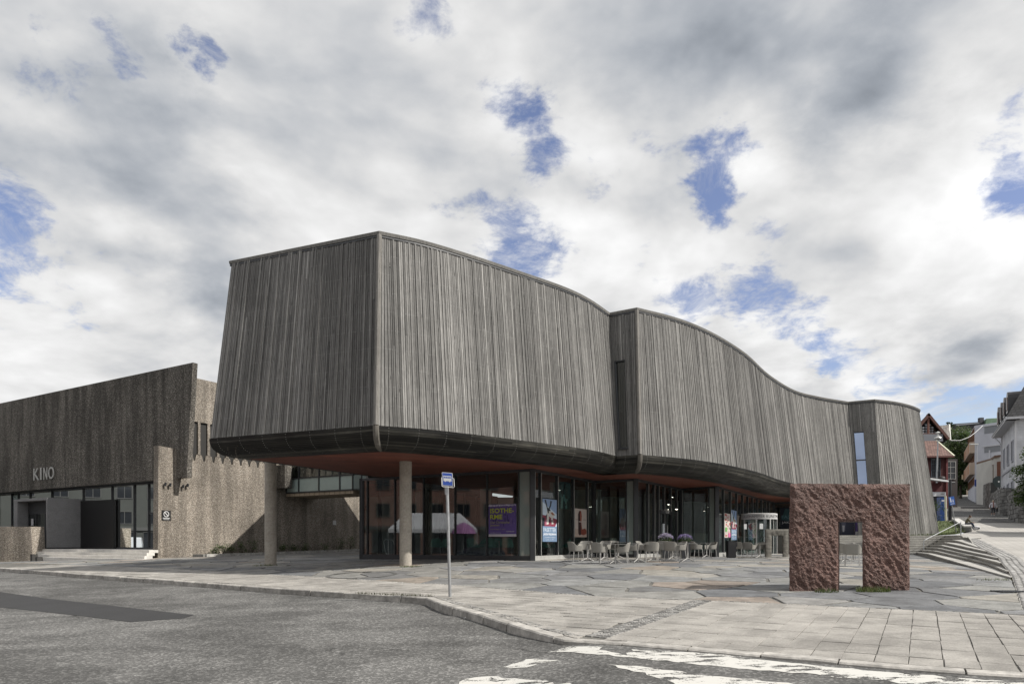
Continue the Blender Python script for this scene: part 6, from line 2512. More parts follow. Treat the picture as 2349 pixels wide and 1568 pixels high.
# round cover in the flagstones
p = gp(830, 1318)
mb = MB()
for k in range(28):
    a, b_ = 2 * math.pi * k / 28, 2 * math.pi * (k + 1) / 28
    mb.quad(*[(p.x + r_ * math.cos(q), p.y + r_ * math.sin(q), gz(p.x + r_ * math.cos(q), p.y + r_ * math.sin(q)) + .013) for r_, q in ((1.0, a), (1.0, b_), (1.12, b_), (1.12, a))], (.12, .12, .115))
build('stone_ring', mb, 'flag_stone', None, label='round dark ring inlaid in plaza paving below the overhang', cat='paving ring', loc=p)

# grass bank between museum end and street
GP = [(25.9, 41.6), (27.2, 42.1), (34.7, 52.1), (40.2, 62.0), (36, 64), (31.0, 60), (27.6, 50.0), (26.0, 49.0)]


def bank(x, y):
    t_ = max(0.0, min(1.0, (x - (25.9 + .52 * (y - 41.6))) / 4.0)) if y < 53 else 1.0
    t_ = max(t_, min(1, max(0, (y - 50) / 3)))
    return .44 + (sz(y) + .16 - .44) * t_


g = MB(); sheet(g, GP, 1.0, bank)
build('grass_bank', g, 'meadow', kind='structure')
mb = MB()
for _ in range(5200):
    x, y = rnd.uniform(25, 40), rnd.uniform(41, 63)
    if inside(GP, x, y):
        z = bank(x, y); h = rnd.uniform(.05, .16); a = rnd.uniform(0, 3.14)
        w_ = Vector((math.cos(a), math.sin(a), 0)) * .035
        t = rnd.choice(((.08, .105, .028), (.06, .09, .022), (.11, .115, .045), (.16, .13, .06) if mnoise.noise(Vector((x * .4, y * .4, 0))) > .25 else (.065, .095, .025)))
        p = Vector((x, y, z - .01)); mb.face((p - w_, p + w_, p + Vector((rnd.uniform(-.06, .06), rnd.uniform(-.06, .06), h))), t)
build('grass', mb, 'leaf', None, label='lawn strip beside museum end', kind='stuff', cat='grass')

# low seat wall
sw = root('seat_wall', (36, 55, 1), 'low stone seat wall with pale capstones along the grass', 'wall')
wa, wb = Vector((34.55, 51.7)), Vector((40.0, 61.6))
N = 7
for k in range(N):
    a = wa + (wb - wa) * k / N; b_ = wa + (wb - wa) * (k + 1) / N
    d = (b_ - a).normalized(); p_ = Vector((d.y, -d.x))
    c = (a + b_) / 2
    z = sz(c.y)
    mb = MB(); mb.box((c.x, c.y, z + .12), Vector((*d, (sz(b_.y) - sz(a.y)) / (b_ - a).length)) * ((b_ - a).length / 2 - .01), Vector((*p_, 0)) * .22, (0, 0, .22), (.20, .20, .19)); build('wall_block', mb, 'rubble_stone', sw)
    mb = MB(); mb.box((c.x, c.y, z + .40), Vector((*d, (sz(b_.y) - sz(a.y)) / (b_ - a).length)) * ((b_ - a).length / 2 - .008), Vector((*p_, 0)) * .27, (0, 0, .058), (.48, .47, .45)); build('capstone', mb, 'rubble_stone', sw)

# ------------------------------------------------------------------ people


def person(label, base, joints, edges, radii, clothes, hair=None, extra=None, heading=0.0):
    """one continuous skinned figure; joints in local metres (facing -Y), clothes(point)->colour"""
    me = bpy.data.meshes.new('sk')
    names = list(joints)
    me.from_pydata([joints[n] for n in names], [(names.index(a), names.index(b)) for a, b in edges], [])
    ob = bpy.data.objects.new('sk', me); COL.objects.link(ob)
    md = ob.modifiers.new('s', 'SKIN'); md.use_smooth_shade = True
    ob.modifiers.new('d', 'SUBSURF').levels = 2
    sv = me.skin_vertices[0].data if me.skin_vertices else None
    if sv is None:
        me.skin_vertices.new(); sv = me.skin_vertices[0].data
    for n, v in zip(names, sv):
        r_ = radii[n]; v.radius = (r_ if isinstance(r_, tuple) else (r_, r_)); v.use_root = (n == 'pelvis')
    dg = bpy.context.evaluated_depsgraph_get(); dg.update()
    m2 = bpy.data.meshes.new_from_object(ob.evaluated_get(dg))
    bpy.data.objects.remove(ob)
    r0 = root('person', base, label, 'person')
    m2.materials.clear(); m2.materials.append(MAT['cloth'])
    ca = m2.color_attributes.new('tint', 'FLOAT_COLOR', 'CORNER')
    for p in m2.polygons:
        c = clothes(p.center)
        for li in p.loop_indices:
            ca.data[li].color = (*c, 1)
    m2.polygons.foreach_set('use_smooth', [True] * len(m2.polygons))
    body = bpy.data.objects.new('body', m2); COL.objects.link(body); body.parent = r0
    ORG[body.name] = Vector((0, 0, 0))
    ORG[r0.name] = Vector((0, 0, 0))
    for nm, mb, mt in (extra or []):
        build(nm, mb, mt, r0, smooth=True)
    r0.rotation_euler = (0, 0, heading)
    return r0


def head_bits(c, r, face, hair_t, cap=None, skin=(.42, .26, .19)):
    """hair shell plus eyes, nose and mouth on a head centred at c facing face"""
    out = []
    f = face.normalized(); up = Vector((0, 0, 1)); s_ = f.cross(up).normalized()
    mb = MB()
    for i in range(8):
        for j in range(14):
            def P(i, j):
                th = math.pi * .62 * i / 8; ph = 2 * math.pi * j / 14
                v = up * math.cos(th) + (s_ * math.cos(ph) - f * math.sin(ph)) * math.sin(th)
                if v.dot(f) > .35 and th > .9:
                    v = v - f * (v.dot(f) - .35)
                return c + v * (r * 1.10) - f * r * .10 + up * r * .06
            mb.quad(P(i, j), P(i, j + 1), P(i + 1, j + 1), P(i + 1, j), hair_t)
    out.append(('hair', mb, 'cloth'))
    mb = MB()
    for sx in (-1, 1):
        e = c + f * r * .90 + s_ * (sx * r * .36) + up * r * .08
        mb.lathe(e - up * .008, [(.004, 0), (.011, .008), (.004, .016)], 6, (.04, .03, .03))
        q = c + s_ * (sx * r * .92) - up * r * .05
        mb.lathe(q - up * .02, [(.006, 0), (.014, .02), (.006, .045)], 6, skin)
    n_ = c + f * r * 1.0 - up * r * .18
    mb.tube([c + f * r * .92 + up * r * .06, n_ + f * r * .14, n_ - up * r * .1], [.006, .013, .008], 6, skin)
    mb.tube([c + f * r * .90 - up * r * .48 - s_ * .022, c + f * r * .95 - up * r * .48, c + f * r * .90 - up * r * .48 + s_ * .022], [.003, .006, .003], 6, (.25, .09, .08))
    out.append(('face', mb, 'cloth'))
    return out


def hand(mb, w, d, side, skin=(.42, .26, .19)):
    """palm and five curled fingers hanging from wrist w along d"""
    d = d.normalized(); s_ = Vector((0, 1, 0)) if abs(d.y) < .9 else Vector((1, 0, 0)); s_ = (s_ - d * s_.dot(d)).normalized(); n = d.cross(s_)
    mb.tube([w, w + d * .04, w + d * .085], [.022, .030, .027], 7, skin)
    for k, L in enumerate((.062, .072, .066, .052)):
        o_ = w + d * .08 + s_ * ((k - 1.5) * .016)
        mb.tube([o_, o_ + d * L * .5 + n * .006 * side, o_ + d * L * .85 + n * .022 * side], [.0085, .008, .006], 5, skin)
    o_ = w + d * .03 - s_ * .024
    mb.tube([o_, o_ - s_ * .02 + d * .025, o_ - s_ * .022 + d * .055 + n * .01 * side], [.010, .009, .007], 5, skin)


E_STAND = [('pelvis', 'waist'), ('waist', 'chest'), ('chest', 'neck'), ('neck', 'chin'), ('chin', 'head'), ('head', 'crown'), ('chest', 'shL'), ('shL', 'elL'), ('elL', 'wrL'), ('chest', 'shR'), ('shR', 'elR'), ('elR', 'wrR'),
           ('pelvis', 'hipL'), ('hipL', 'knL'), ('knL', 'anL'), ('anL', 'toL'), ('pelvis', 'hipR'), ('hipR', 'knR'), ('knR', 'anR'), ('anR', 'toR')]
RAD = dict(pelvis=(.155, .12), waist=(.13, .105), chest=(.155, .115), neck=.055, chin=.068, head=.092, crown=.07, shL=.072, elL=.045, wrL=.03, shR=.072, elR=.045, wrR=.03,
           hipL=.095, knL=.062, anL=.042, toL=.036, hipR=.095, knR=.062, anR=.042, toR=.036)

# woman walking down the street
J = dict(pelvis=(0, 0, .92), waist=(0, .0, 1.06), chest=(0, .0, 1.27), neck=(0, -.01, 1.42), chin=(0, -.03, 1.49), head=(0, -.025, 1.56), crown=(0, -.02, 1.615),
         shL=(.19, 0, 1.34), elL=(.27, .03, 1.09), wrL=(.30, -.06, .86), shR=(-.19, 0, 1.34), elR=(-.30, .03, 1.10), wrR=(-.36, -.03, .88),
         hipL=(.09, 0, .86), knL=(.10, -.06, .48), anL=(.10, .02, .09), toL=(.105, -.13, .035), hipR=(-.09, 0, .86), knR=(-.10, -.02, .48), anR=(-.10, .10, .09), toR=(-.11, -.05, .035))


def cloth_w(p):
    if p.z > 1.43: return (.42, .26, .19)
    if p.z > .86 and abs(p.x) > .15: return (.62, .60, .63)
    if p.z > .88: return (.26, .13, .11) if abs(p.x) < .075 and p.y < 0 else (.62, .60, .63)
    if p.z > .30: return (.02, .02, .026)
    if p.z > .10: return (.40, .26, .20)
    return (.50, .48, .46)


yw = 73.0
pw = Vector(((2278 - CX) / F * yw, yw, sz(yw)))
ex = head_bits(Vector((0, -.03, 1.55)), .095, Vector((0, -1, -.05)), (.62, .58, .48))
hb = MB(); hand(hb, Vector((.30, -.06, .86)), Vector((.05, -.12, -1)), 1); hand(hb, Vector((-.36, -.03, .88)), Vector((-.1, -.1, -1)), -1)
ex.append(('hand', hb, 'cloth'))
pr = person('woman walking down the street in white cardigan, black trousers and pale hair', pw, J, E_STAND, RAD, cloth_w, None, ex, R(-12))
bg_ = MB(); c = pw + Vector((.42, .02, .62))
bg_.box(c, (.05, 0, 0), (0, .15, 0), (0, 0, .20), (.02, .02, .022)); bg_.tube([c + Vector((0, -.1, .2)), c + Vector((-.04, -.04, .34)), c + Vector((0, .08, .2))], .012, 6, (.02, .02, .022))
build('shopping_bag', bg_, 'flat', None, label='black bag hanging from the walking woman\'s hand', cat='bag', loc=c)

# seated figure on the low wall, facing right, hunched
J = dict(pelvis=(0, .0, .52), waist=(0, -.06, .66), chest=(0, -.15, .86), neck=(0, -.24, .99), chin=(0, -.31, 1.03), head=(0, -.32, 1.10), crown=(0, -.31, 1.16),
         shL=(.19, -.17, .90), elL=(.24, -.30, .68), wrL=(.12, -.47, .62), shR=(-.19, -.17, .90), elR=(-.24, -.30, .68), wrR=(-.10, -.46, .60),
         hipL=(.10, -.02, .52), knL=(.14, -.44, .54), anL=(.13, -.52, .10), toL=(.14, -.68, .045), hipR=(-.10, -.02, .52), knR=(-.14, -.46, .55), anR=(-.13, -.62, .10), toR=(-.14, -.78, .045))


def cloth_s(p):
    if p.z > 1.00 and p.y < -.2: return (.36, .22, .16)
    if p.z > .57 and not (p.y < -.38 and abs(p.x) < .2 and p.z < .60): return (.115, .10, .065)
    if p.z < .09: return (.45, .45, .44)
    return (.035, .05, .085)


ys_ = 53.6
cs = wa + (wb - wa) * ((ys_ - wa.y) / (wb.y - wa.y))
ps_ = Vector((cs.x, cs.y, sz(ys_) - .02))
ex = head_bits(Vector((0, -.32, 1.09)), .095, Vector((0, -1, -.45)), (.035, .02, .014))
hb = MB(); hand(hb, Vector((.12, -.47, .62)), Vector((-.4, -.8, -.2)), 1); hand(hb, Vector((-.10, -.46, .60)), Vector((.4, -.8, -.2)), -1); ex.append(('hand', hb, 'cloth'))
person('person in olive jacket and dark jeans sitting hunched on the low stone wall', ps_, J, E_STAND, RAD, cloth_s, None, ex, R(62))
mb = MB(); c = ps_ + Vector((.62, -.42, .03))
leafy = [(0.0, .0), (.20, .02), (.23, .14), (.17, .26), (.0, .32)]
mb.lathe(c, [(max(r_, .01), z_) for r_, z_ in leafy], 10, (.55, .55, .56)); mb.box(c + Vector((.02, -.2, .14)), (.06, 0, 0), (0, .02, 0), (0, 0, .06), (.03, .03, .03))
build('backpack', mb, 'cloth', None, smooth=True, label='small white backpack on the ground by the seated person', cat='bag', loc=c)

# shopper far up the hill
yf = 142
J2 = dict(pelvis=(0, 0, .92), waist=(0, .0, 1.06), chest=(0, .0, 1.27), neck=(0, -.01, 1.42), chin=(0, -.03, 1.49), head=(0, -.025, 1.56), crown=(0, -.02, 1.615),
          shL=(.19, 0, 1.34), elL=(.24, .03, 1.09), wrL=(.24, -.08, .86), shR=(-.19, 0, 1.34), elR=(-.24, .03, 1.10), wrR=(-.24, -.05, .88),
          hipL=(.09, 0, .86), knL=(.10, -.06, .48), anL=(.10, .02, .09), toL=(.105, -.13, .035), hipR=(-.09, 0, .86), knR=(-.10, -.02, .48), anR=(-.10, .10, .09), toR=(-.11, -.05, .035))
person('distant shopper in pale top at the head of the street', Vector(((2183 - CX) / F * yf, yf, sz(yf))), J2, E_STAND, RAD, lambda p: (.42, .26, .19) if p.z > 1.43 else (.6, .58, .56) if p.z > 1.0 else (.05, .05, .07), None,
       head_bits(Vector((0, -.03, 1.55)), .095, Vector((0, -1, 0)), (.3, .25, .2)), 0)

# ------------------------------------------------------------------ far buildings up the hill


def win(parent, c, eu_, hw, hh, n, frame_t=(.6, .6, .6), bars=(1, 1), depth=.08, glass='dark_glass', fw=.06, dark=True):
    """window with frame, glazing bars and glass set back"""
    eu_ = eu_.normalized(); ev_ = Vector((0, 0, 1))
    mb = MB()
    o_ = c + n * .03
    mb.box(o_ - eu_ * (hw - fw / 2), eu_ * fw / 2, n * .05, ev_ * hh, frame_t); mb.box(o_ + eu_ * (hw - fw / 2), eu_ * fw / 2, n * .05, ev_ * hh, frame_t)
    mb.box(o_ - ev_ * (hh - fw / 2), eu_ * (hw - fw), n * .05, ev_ * fw / 2, frame_t); mb.box(o_ + ev_ * (hh - fw / 2), eu_ * (hw - fw), n * .05, ev_ * fw / 2, frame_t)
    for k in range(1, bars[0]):
        mb.box(o_ + eu_ * (-hw + 2 * hw * k / bars[0]), eu_ * fw * .4, n * .03, ev_ * (hh - fw), frame_t)
    for k in range(1, bars[1]):
        mb.box(o_ + ev_ * (-hh + 2 * hh * k / bars[1]), eu_ * (hw - fw), n * .026, ev_ * fw * .4, frame_t)
    w_ = build('window', mb, 'flat', parent)
    pm = MB(); q = c + n * .012
    pm.quad(q - eu_ * hw - ev_ * hh, q + eu_ * hw - ev_ * hh, q + eu_ * hw + ev_ * hh, q - eu_ * hw + ev_ * hh)
    build('pane', pm, 'mirror_dark', w_)
    return w_


simple('mirror_dark', (.02, .022, .026), .08, .05, 1.0, spec=.6)


def wallbox(parent, name, pts, z0, z1, mat, tint=(1, 1, 1)):
    mb = MB(); mb.prism([Vector((x, y, z0)) for x, y in pts], (0, 0, z1 - z0), tint)
    return build(name, mb, mat, parent)


def hx(vx, Y):
    return Vector(((vx - CX) / F * Y, Y))


# --- red timber house behind the museum end
Yh = 92.0
zg = sz(Yh) - .5
hr_ = root('red_house', (60, Yh, zg), 'dark red timber house with tiled roofs and carved brown gable behind museum end', 'house')
k = Yh / F
x0, x1 = (2096 - CX) * k, (2172 - CX) * k
zv = lambda vy, Y=Yh: (HY - vy) / F * Y
wallbox(hr_, 'wall', [(x0, Yh), (x1, Yh), (x1 + 5, Yh + 9), (x0 + 5, Yh + 9)], zg - 2, zv(1046), 'red_board')
# lean-to roof of red tiles
mb = MB()
a, b_ = Vector((x0 - .3, Yh - .6, zv(1047))), Vector((x1 + .6, Yh - .6, zv(1046)))
c, d = Vector((x1 + .6 + .0, Yh + 3.4, zv(1008, Yh + 3.4))), Vector((x0 - .3, Yh + 3.4, zv(1008, Yh + 3.4)))
uvq = [(0, 0), ((b_ - a).length, 0), ((b_ - a).length, (c - b_).length), (0, (c - b_).length)]
mb.quad(a, b_, c, d, uv=uvq); mb.quad(a - Vector((0, 0, .15)), d - Vector((0, 0, .15)), c - Vector((0, 0, .15)), b_ - Vector((0, 0, .15)))
build('lower_roof', mb, 'roof_tile_red', hr_)
mb = MB(); mb.tube([b_ - Vector((0, 0, .05)), c - Vector((0, 0, .05))], .14, 4, (.55, .55, .42)); build('verge_board', mb, 'flat', hr_)
mb = MB(); mb.box((a + b_) / 2 - Vector((0, 0, .12)), (b_ - a) / 2, (0, .05, 0), (0, 0, .10), (.10, .03, .025)); build('eaves_board', mb, 'flat', hr_)
# upper storey with steep gable
Yg = Yh + 3.5
gx0, gx1, gxa = (2079 - CX) / F * Yg, (2173.5 - CX) / F * Yg, (2126.3 - CX) / F * Yg
zgb, zga = zv(1006, Yg), zv(948.5, Yg)
mb = MB(); mb.prism([Vector((gx0 + .5, Yg + .3, zgb - 1.5)), Vector((gx1 - .6, Yg + .3, zgb - 1.5)), Vector((gx1 - .6, Yg + .3, zgb)), Vector((gxa, Yg + .3, zga - .4)), Vector((gx0 + .5, Yg + .3, zgb))], (3, 7, 0), (.075, .048, .036))
build('gable_wall', mb, 'painted_wall', hr_)
for s0, s1 in (((gx0, zgb), (gxa, zga)), ((gxa, zga), (gx1, zgb))):
    mb = MB()
    p0, p1 = Vector((s0[0], Yg - .5, s0[1])), Vector((s1[0], Yg - .5, s1[1]))
    dv_ = (p1 - p0).normalized()
    nv = Vector((-dv_.z, 0, dv_.x)); 
    mb.prism([p0 - nv * .32, p1 - nv * .32, p1 + nv * .02, p0 + nv * .02], (0, .25, 0), (.095, .040, .030)); build('bargeboard', mb, 'painted_wall', hr_)
    mb = MB(); q0, q1 = p0 + Vector((3.4, 8, 0)), p1 + Vector((3.4, 8, 0))
    mb.quad(p0 + nv * .03, p1 + nv * .03, q1 + nv * .03, q0 + nv * .03, uv=[(0, 0), (0, 6), (8, 6), (8, 0)]); mb.quad(p0 - nv * .1, q0 - nv * .1, q1 - nv * .1, p1 - nv * .1)
    build('roof', mb, 'roof_tile_dark', hr_)
mb = MB()      # carved fretwork in the gable
mb.box((gxa, Yg - .3, zga - 2.6), (.14, 0, 0), (0, .08, 0), (0, 0, 1.9), (.12, .05, .036)); mb.box((gxa, Yg - .3, zga - 2.9), (1.9, 0, 0), (0, .07, 0), (0, 0, .13), (.10, .05, .04))
for q in range(8):
    for w_ in range(4):
        x_ = gxa - 1.5 + q * .42; z_ = zga - 2.7 + w_ * .36
        if abs(x_ - gxa) < (zga - z_) * .55 - .35:
            mb.box((x_, Yg - .25, z_), (.12, 0, 0), (0, .03, 0), (0, 0, .10), (.24, .25, .27))
build('fretwork', mb, 'painted_wall', hr_)
mb = MB(); mb.box(((gx0 + gx1) / 2 - .6, Yg - .1, zgb + .1), (2.6, 0, 0), (0, .3, 0), (0, 0, .5), (.17, .18, .20)); build('balcony', mb, 'painted_wall', hr_)
win(hr_, Vector((gxa - .6, Yg + .29, zgb + 1.4)), Vector((1, 0, 0)), .9, .85, Vector((0, -1, 0)), (.05, .05, .05), (2, 2))
# darker tiled roof right of the gable
mb = MB()
Yr = Yg + 4
q = [px(2150, 976, Yr + 3), px(2178, 973.5, Yr + 3), px(2180, 1006, Yr), px(2165, 1003, Yr)]
mb.quad(q[3], q[2], q[1], q[0], uv=[(0, 0), (3, 0), (3, 4), (0, 4)]); build('roof', mb, 'roof_tile_dark', hr_)
mb = MB(); mb.tube([q[1], q[2] + Vector((0, 0, -.2))], .13, 4, (.6, .6, .55)); build('verge_board', mb, 'flat', hr_)
win(hr_, Vector(((2146 - CX) * k, Yh, zv(1071))), Vector((1, 0, 0)), .62, 1.35, Vector((0, -1, 0)), (.07, .09, .11), (2, 3))
mb = MB(); mb.box(((2171 - CX) * k, Yh - .06, (zg + zv(1048)) / 2), (.12, 0, 0), (0, .08, 0), (0, 0, (zv(1048) - zg) / 2), (.13, .03, .03)); build('corner_board', mb, 'flat', hr_)
mb = MB(); mb.lathe(Vector(((2157 - CX) * k, Yh - .2, zv(1097))), [(.02, -.3), (.42, -.22), (.5, 0), (.42, .22), (.02, .3)], 14, (.06, .05, .05)); build('round_shield', mb, 'flat', hr_)
# neighbouring white framed window bay right of the house
bx = px(2180, 1078, Yh + 4)
nb = root('shop_bay', (bx.x, bx.y, bx.z - 6), 'narrow pale bay window between red house and tree', 'house')
wallbox(nb, 'wall', [(bx.x - 1.1, bx.y), (bx.x + 1.0, bx.y), (bx.x + 1.8, bx.y + 3), (bx.x - .3, bx.y + 3)], sz(90) - 1, bx.z + 1.6, 'painted_wall', (.06, .05, .05))
win(nb, Vector((bx.x, bx.y, bx.z)), Vector((1, 0, 0)), .72, 1.25, Vector((0, -1, 0)), (.42, .42, .40), (2, 3))

# --- green panelled modern block on the hilltop
Yg2 = 185.0
gbk = root('green_block', (118, Yg2, 15), 'green panelled modern building with dark sloping roof on the hill', 'building')
q = lambda vx, vy, Y=Yg2: px(vx, vy, Y)
mb = MB(); mb.prism([q(2181, 1008), q(2262, 1003), q(2262, 987), q(2184, 991)], (8, 20, 0)); build('wall', mb, 'green_sheet', gbk)
mb = MB(); mb.prism([q(2181, 1160), q(2262, 1160), q(2262, 1003.2), q(2181, 1008.2)], (8, 20, 0)); build('lower_wall', mb, 'grey_sheet', gbk)
mb = MB(); mb.prism([q(2184, 989.2), q(2268, 983), q(2264, 966), q(2188, 971.5)], (8, 20, 0), (.035, .037, .042)); build('roof', mb, 'flat', gbk)
mb = MB()
mb.prism([q(2194, 975.5, Yg2 - .4), q(2262, 969.5, Yg2 - .4), q(2262, 967.2, Yg2 - .4), q(2194, 973, Yg2 - .4)], (0, .3, 0), (.22, .24, .27)); mb.prism([q(2183, 991.6, Yg2 - .3), q(2262, 987.4, Yg2 - .3), q(2262, 986.4, Yg2 - .3), q(2183, 990.4, Yg2 - .3)], (0, .2, 0), (.5, .5, .5))
build('gutter', mb, 'flat', gbk)
mb = MB(); mb.prism([q(2261, 974, Yg2 - 2), q(2302, 972, Yg2 - 2), q(2302, 957.5, Yg2 - 2), q(2263, 959.6, Yg2 - 2)], (8, 20, 0)); build('roof_box', mb, 'green_sheet', gbk)
mb = MB(); mb.box(q(2250, 964.5), (.5, 0, 0), (0, .5, 0), (0, 0, .8), (.05, .05, .06)); build('chimney', mb, 'flat', gbk)
for i_, (x_, h_) in enumerate(((2176, 978), (2179, 984), (2172, 985))):
    pass

# --- grey white concrete building with orange balconies
Yw = 112.0
wb_ = root('white_block', ((2270 - CX) / F * Yw, Yw, sz(Yw)), 'pale modern block with orange brown balcony bands facing the street', 'building')
ca_, cb_ = hx(2236, Yw), hx(2304, Yw - 4)
cz_ = hx(2220.5, Yw + 14)
ztop = (HY - 975.5) / F * Yw
back_ = [tuple(cb_ + Vector((12, 14))), tuple(cz_ + Vector((12, 8)))]
wallbox(wb_, 'wall', [tuple(ca_), tuple(cb_)] + back_ + [tuple(cz_)], sz(Yw) - 2, ztop, 'painted_wall', (.47, .48, .53))
e_ = (cb_ - ca_).normalized(); E_ = Vector((*e_, 0)); n_ = Vector((e_.y, -e_.x, 0))
Lw = (cb_ - ca_).length
zr = lambda vy: (HY - vy) / F * Yw
for vy, h_ in ((990, .55), (1034.5, .45)):
    mb = MB(); c = ca_ + e_ * (Lw / 2 + .5); mb.box(Vector((c.x, c.y, zr(vy))) + n_ * .01, E_ * (Lw / 2 - 1.0), n_ * .03, (0, 0, h_), (.18, .19, .21)); build('window_band', mb, 'flat_gloss', wb_)
    mb = MB(); mb.box(Vector((c.x, c.y, zr(vy) + h_ + .15)) + n_ * .05, E_ * (Lw / 2 - .8), n_ * .12, (0, 0, .10), (.5, .51, .54)); build('ledge', mb, 'flat', wb_)
mb = MB(); c = ca_ + e_ * (Lw * .52); mb.box(Vector((c.x, c.y, (zr(1036) + zr(1140)) / 2)) + n_ * .06, E_ * .10, n_ * .07, (0, 0, (zr(1036) - zr(1140)) / 2), (.5, .51, .55)); build('pilaster', mb, 'flat', wb_)
e2 = (cz_ - ca_).normalized(); E2 = Vector((*e2, 0)); n2 = Vector((-e2.y, e2.x, 0)); L2 = (cz_ - ca_).length
if n2.x > 0: n2 = -n2
for vy0, vy1, kind in ((978, 1011, 'w'), (1013, 1038, 'b'), (1038, 1059, 'w'), (1060, 1087, 'b'), (1090, 1112, 'w')):
    za_, zb3_ = zr(vy1), zr(vy0)
    c = ca_ + e2 * (L2 / 2 - .3)
    if kind == 'b':
        mb = MB(); mb.box(Vector((c.x, c.y, (za_ + zb3_) / 2)) + n2 * .35, E2 * (L2 / 2 - .3), n2 * .35, (0, 0, (zb3_ - za_) / 2), (.42, .33, .26)); build('balcony', mb, 'painted_wall', wb_)
        for q_ in range(4):
            cc_ = ca_ + e2 * (L2 * (.15 + .22 * q_)); mb = MB(); mb.box(Vector((cc_.x, cc_.y, (za_ + zb3_) / 2)) + n2 * .71, E2 * .9, n2 * .02, (0, 0, (zb3_ - za_) / 2 - .15), (.40, .20, .11)); build('panel', mb, 'painted_wall', wb_)
    else:
        for q_ in range(4):
            cc_ = ca_ + e2 * (L2 * (.14 + .23 * q_))
            win(wb_, Vector((cc_.x, cc_.y, (za_ + zb3_) / 2)), E2, L2 * .105, (zb3_ - za_) / 2 - .1, n2, (.22, .11, .06), (2, 1))
# lower brown windowed annex in front
Ya = 98.0
an = root('annex', ((2280 - CX) / F * Ya, Ya, sz(Ya)), 'low white annex with tall brown framed windows beside stone stairs', 'building')
aa, ab_, ac = hx(2265, Ya + 8), hx(2281, Ya), hx(2302, Ya - 2)
za1 = lambda vy: (HY - vy) / F * Ya
wallbox(an, 'wall', [tuple(aa), tuple(ab_), tuple(ac), tuple(ac + Vector((3, 10))), tuple(aa + Vector((4, 6)))], sz(Ya) - 1, za1(1050), 'painted_wall', (.50, .49, .46))
wallbox(an, 'roof', [tuple(aa + Vector((-.4, -.2))), tuple(ab_ + Vector((-.3, -.4))), tuple(ac + Vector((.3, -.3))), tuple(ac + Vector((3, 10))), tuple(aa + Vector((4, 6)))], za1(1050), za1(1045), 'painted_wall', (.16, .10, .07))
e3 = (ab_ - aa).normalized(); E3_ = Vector((*e3, 0)); n3 = Vector((e3.y, -e3.x, 0)); L3 = (ab_ - aa).length
for q_ in range(3):
    c = aa + e3 * (L3 * (.22 + .28 * q_)); win(an, Vector((c.x, c.y, (za1(1063) + za1(1113)) / 2)), E3_, L3 * .11, (za1(1063) - za1(1113)) / 2, n3, (.20, .15, .10), (1, 1))
e4 = (ac - ab_).normalized(); E4 = Vector((*e4, 0)); n4 = Vector((e4.y, -e4.x, 0)); c = ab_ + e4 * (ac - ab_).length * .68
mb = MB(); mb.box(Vector((c.x, c.y, (za1(1060) + za1(1108)) / 2)) + n4 * .01, E4 * .75, n4 * .03, (0, 0, (za1(1060) - za1(1108)) / 2), (.17, .065, .035)); build('door_panel', mb, 'painted_wall', an)
# shop sign on the corner of the pale block
p = px(2219, 1094, Yw + 12)
mb = MB(); mb.box(p, (.9, 0, 0), (0, .2, 0), (0, 0, .42), (.42, .33, .22)); build('shop_sign', mb, 'painted_wall', None, label='small tan box sign projecting from pale block corner', cat='sign', loc=p)

# --- white clapboard house at the right
hb_ = root('white_house', (55, 72, 2.7), 'white clapboard house with black mansard roof and arched dormers', 'house')
Hn, Hf = hx(2330.5, 70.5), hx(2298, 82.0)       # near corner, far corner of the street side
ze = 12.6
e = (Hf - Hn).normalized(); Eh = Vector((*e, 0)); nh = Vector((-e.y, e.x, 0))
if nh.x > 0: nh = -nh
Lh = (Hf - Hn).length
sd2 = Vector((1, -.42)).normalized()
Hr = Hn + sd2 * 14
wallbox(hb_, 'wall', [tuple(Hn), tuple(Hr), tuple(Hr + e * Lh), tuple(Hf)], 1.2, ze, 'white_clapboard')
for q in (Hn, Hf):
    mb = MB(); mb.box(Vector((q.x, q.y, 7.2)) + nh * .02, Eh * .16, nh * .06, (0, 0, 5.3), (.60, .60, .62)); build('corner_board', mb, 'flat', hb_)
# eaves and mansard
mb = MB()
ov = .9
oh = nh * ov
A_ = Vector((Hn.x, Hn.y, ze)) + oh - Eh * .8; B_ = Vector((Hf.x, Hf.y, ze)) + oh + Eh * .6
mb.prism([A_, B_, B_ - oh * 1.3, A_ - oh * 1.3], (0, 0, .22), (.50, .50, .52))
s3 = Vector((*sd2, 0)); nn = Vector((sd2.y, -sd2.x, 0))
C_ = Vector((Hr.x, Hr.y, ze)) + nn * ov
mb.prism([A_ + nn * .4, C_, C_ - nn * 1.2, A_ - nn * .8], (0, 0, .22), (.50, .50, .52)); build('eaves', mb, 'flat', hb_)
mb = MB(); mb.tube([A_ + Vector((0, 0, .24)), B_ + Vector((0, 0, .24))], .09, 6, (.45, .46, .48)); build('gutter', mb, 'flat', hb_)
zm = 17.4
inn_ = -nh * 1.6
T0, T1 = Vector((Hn.x, Hn.y, zm)) + inn_ - nn * 1.4, Vector((Hf.x, Hf.y, zm)) + inn_ + Eh * .3
T2 = Vector((Hr.x, Hr.y, zm)) - nn * 1.4
A2, B2, C2 = A_ + Vector((0, 0, .22)), B_ + Vector((0, 0, .22)), C_ + Vector((0, 0, .22))
mb = MB()
mb.quad(A2, B2, T1, T0, uv=[(0, 0), (13, 0), (13, 5), (0, 5)]); mb.quad(C2, A2, T0, T2, uv=[(0, 0), (13, 0), (13, 5), (0, 5)])
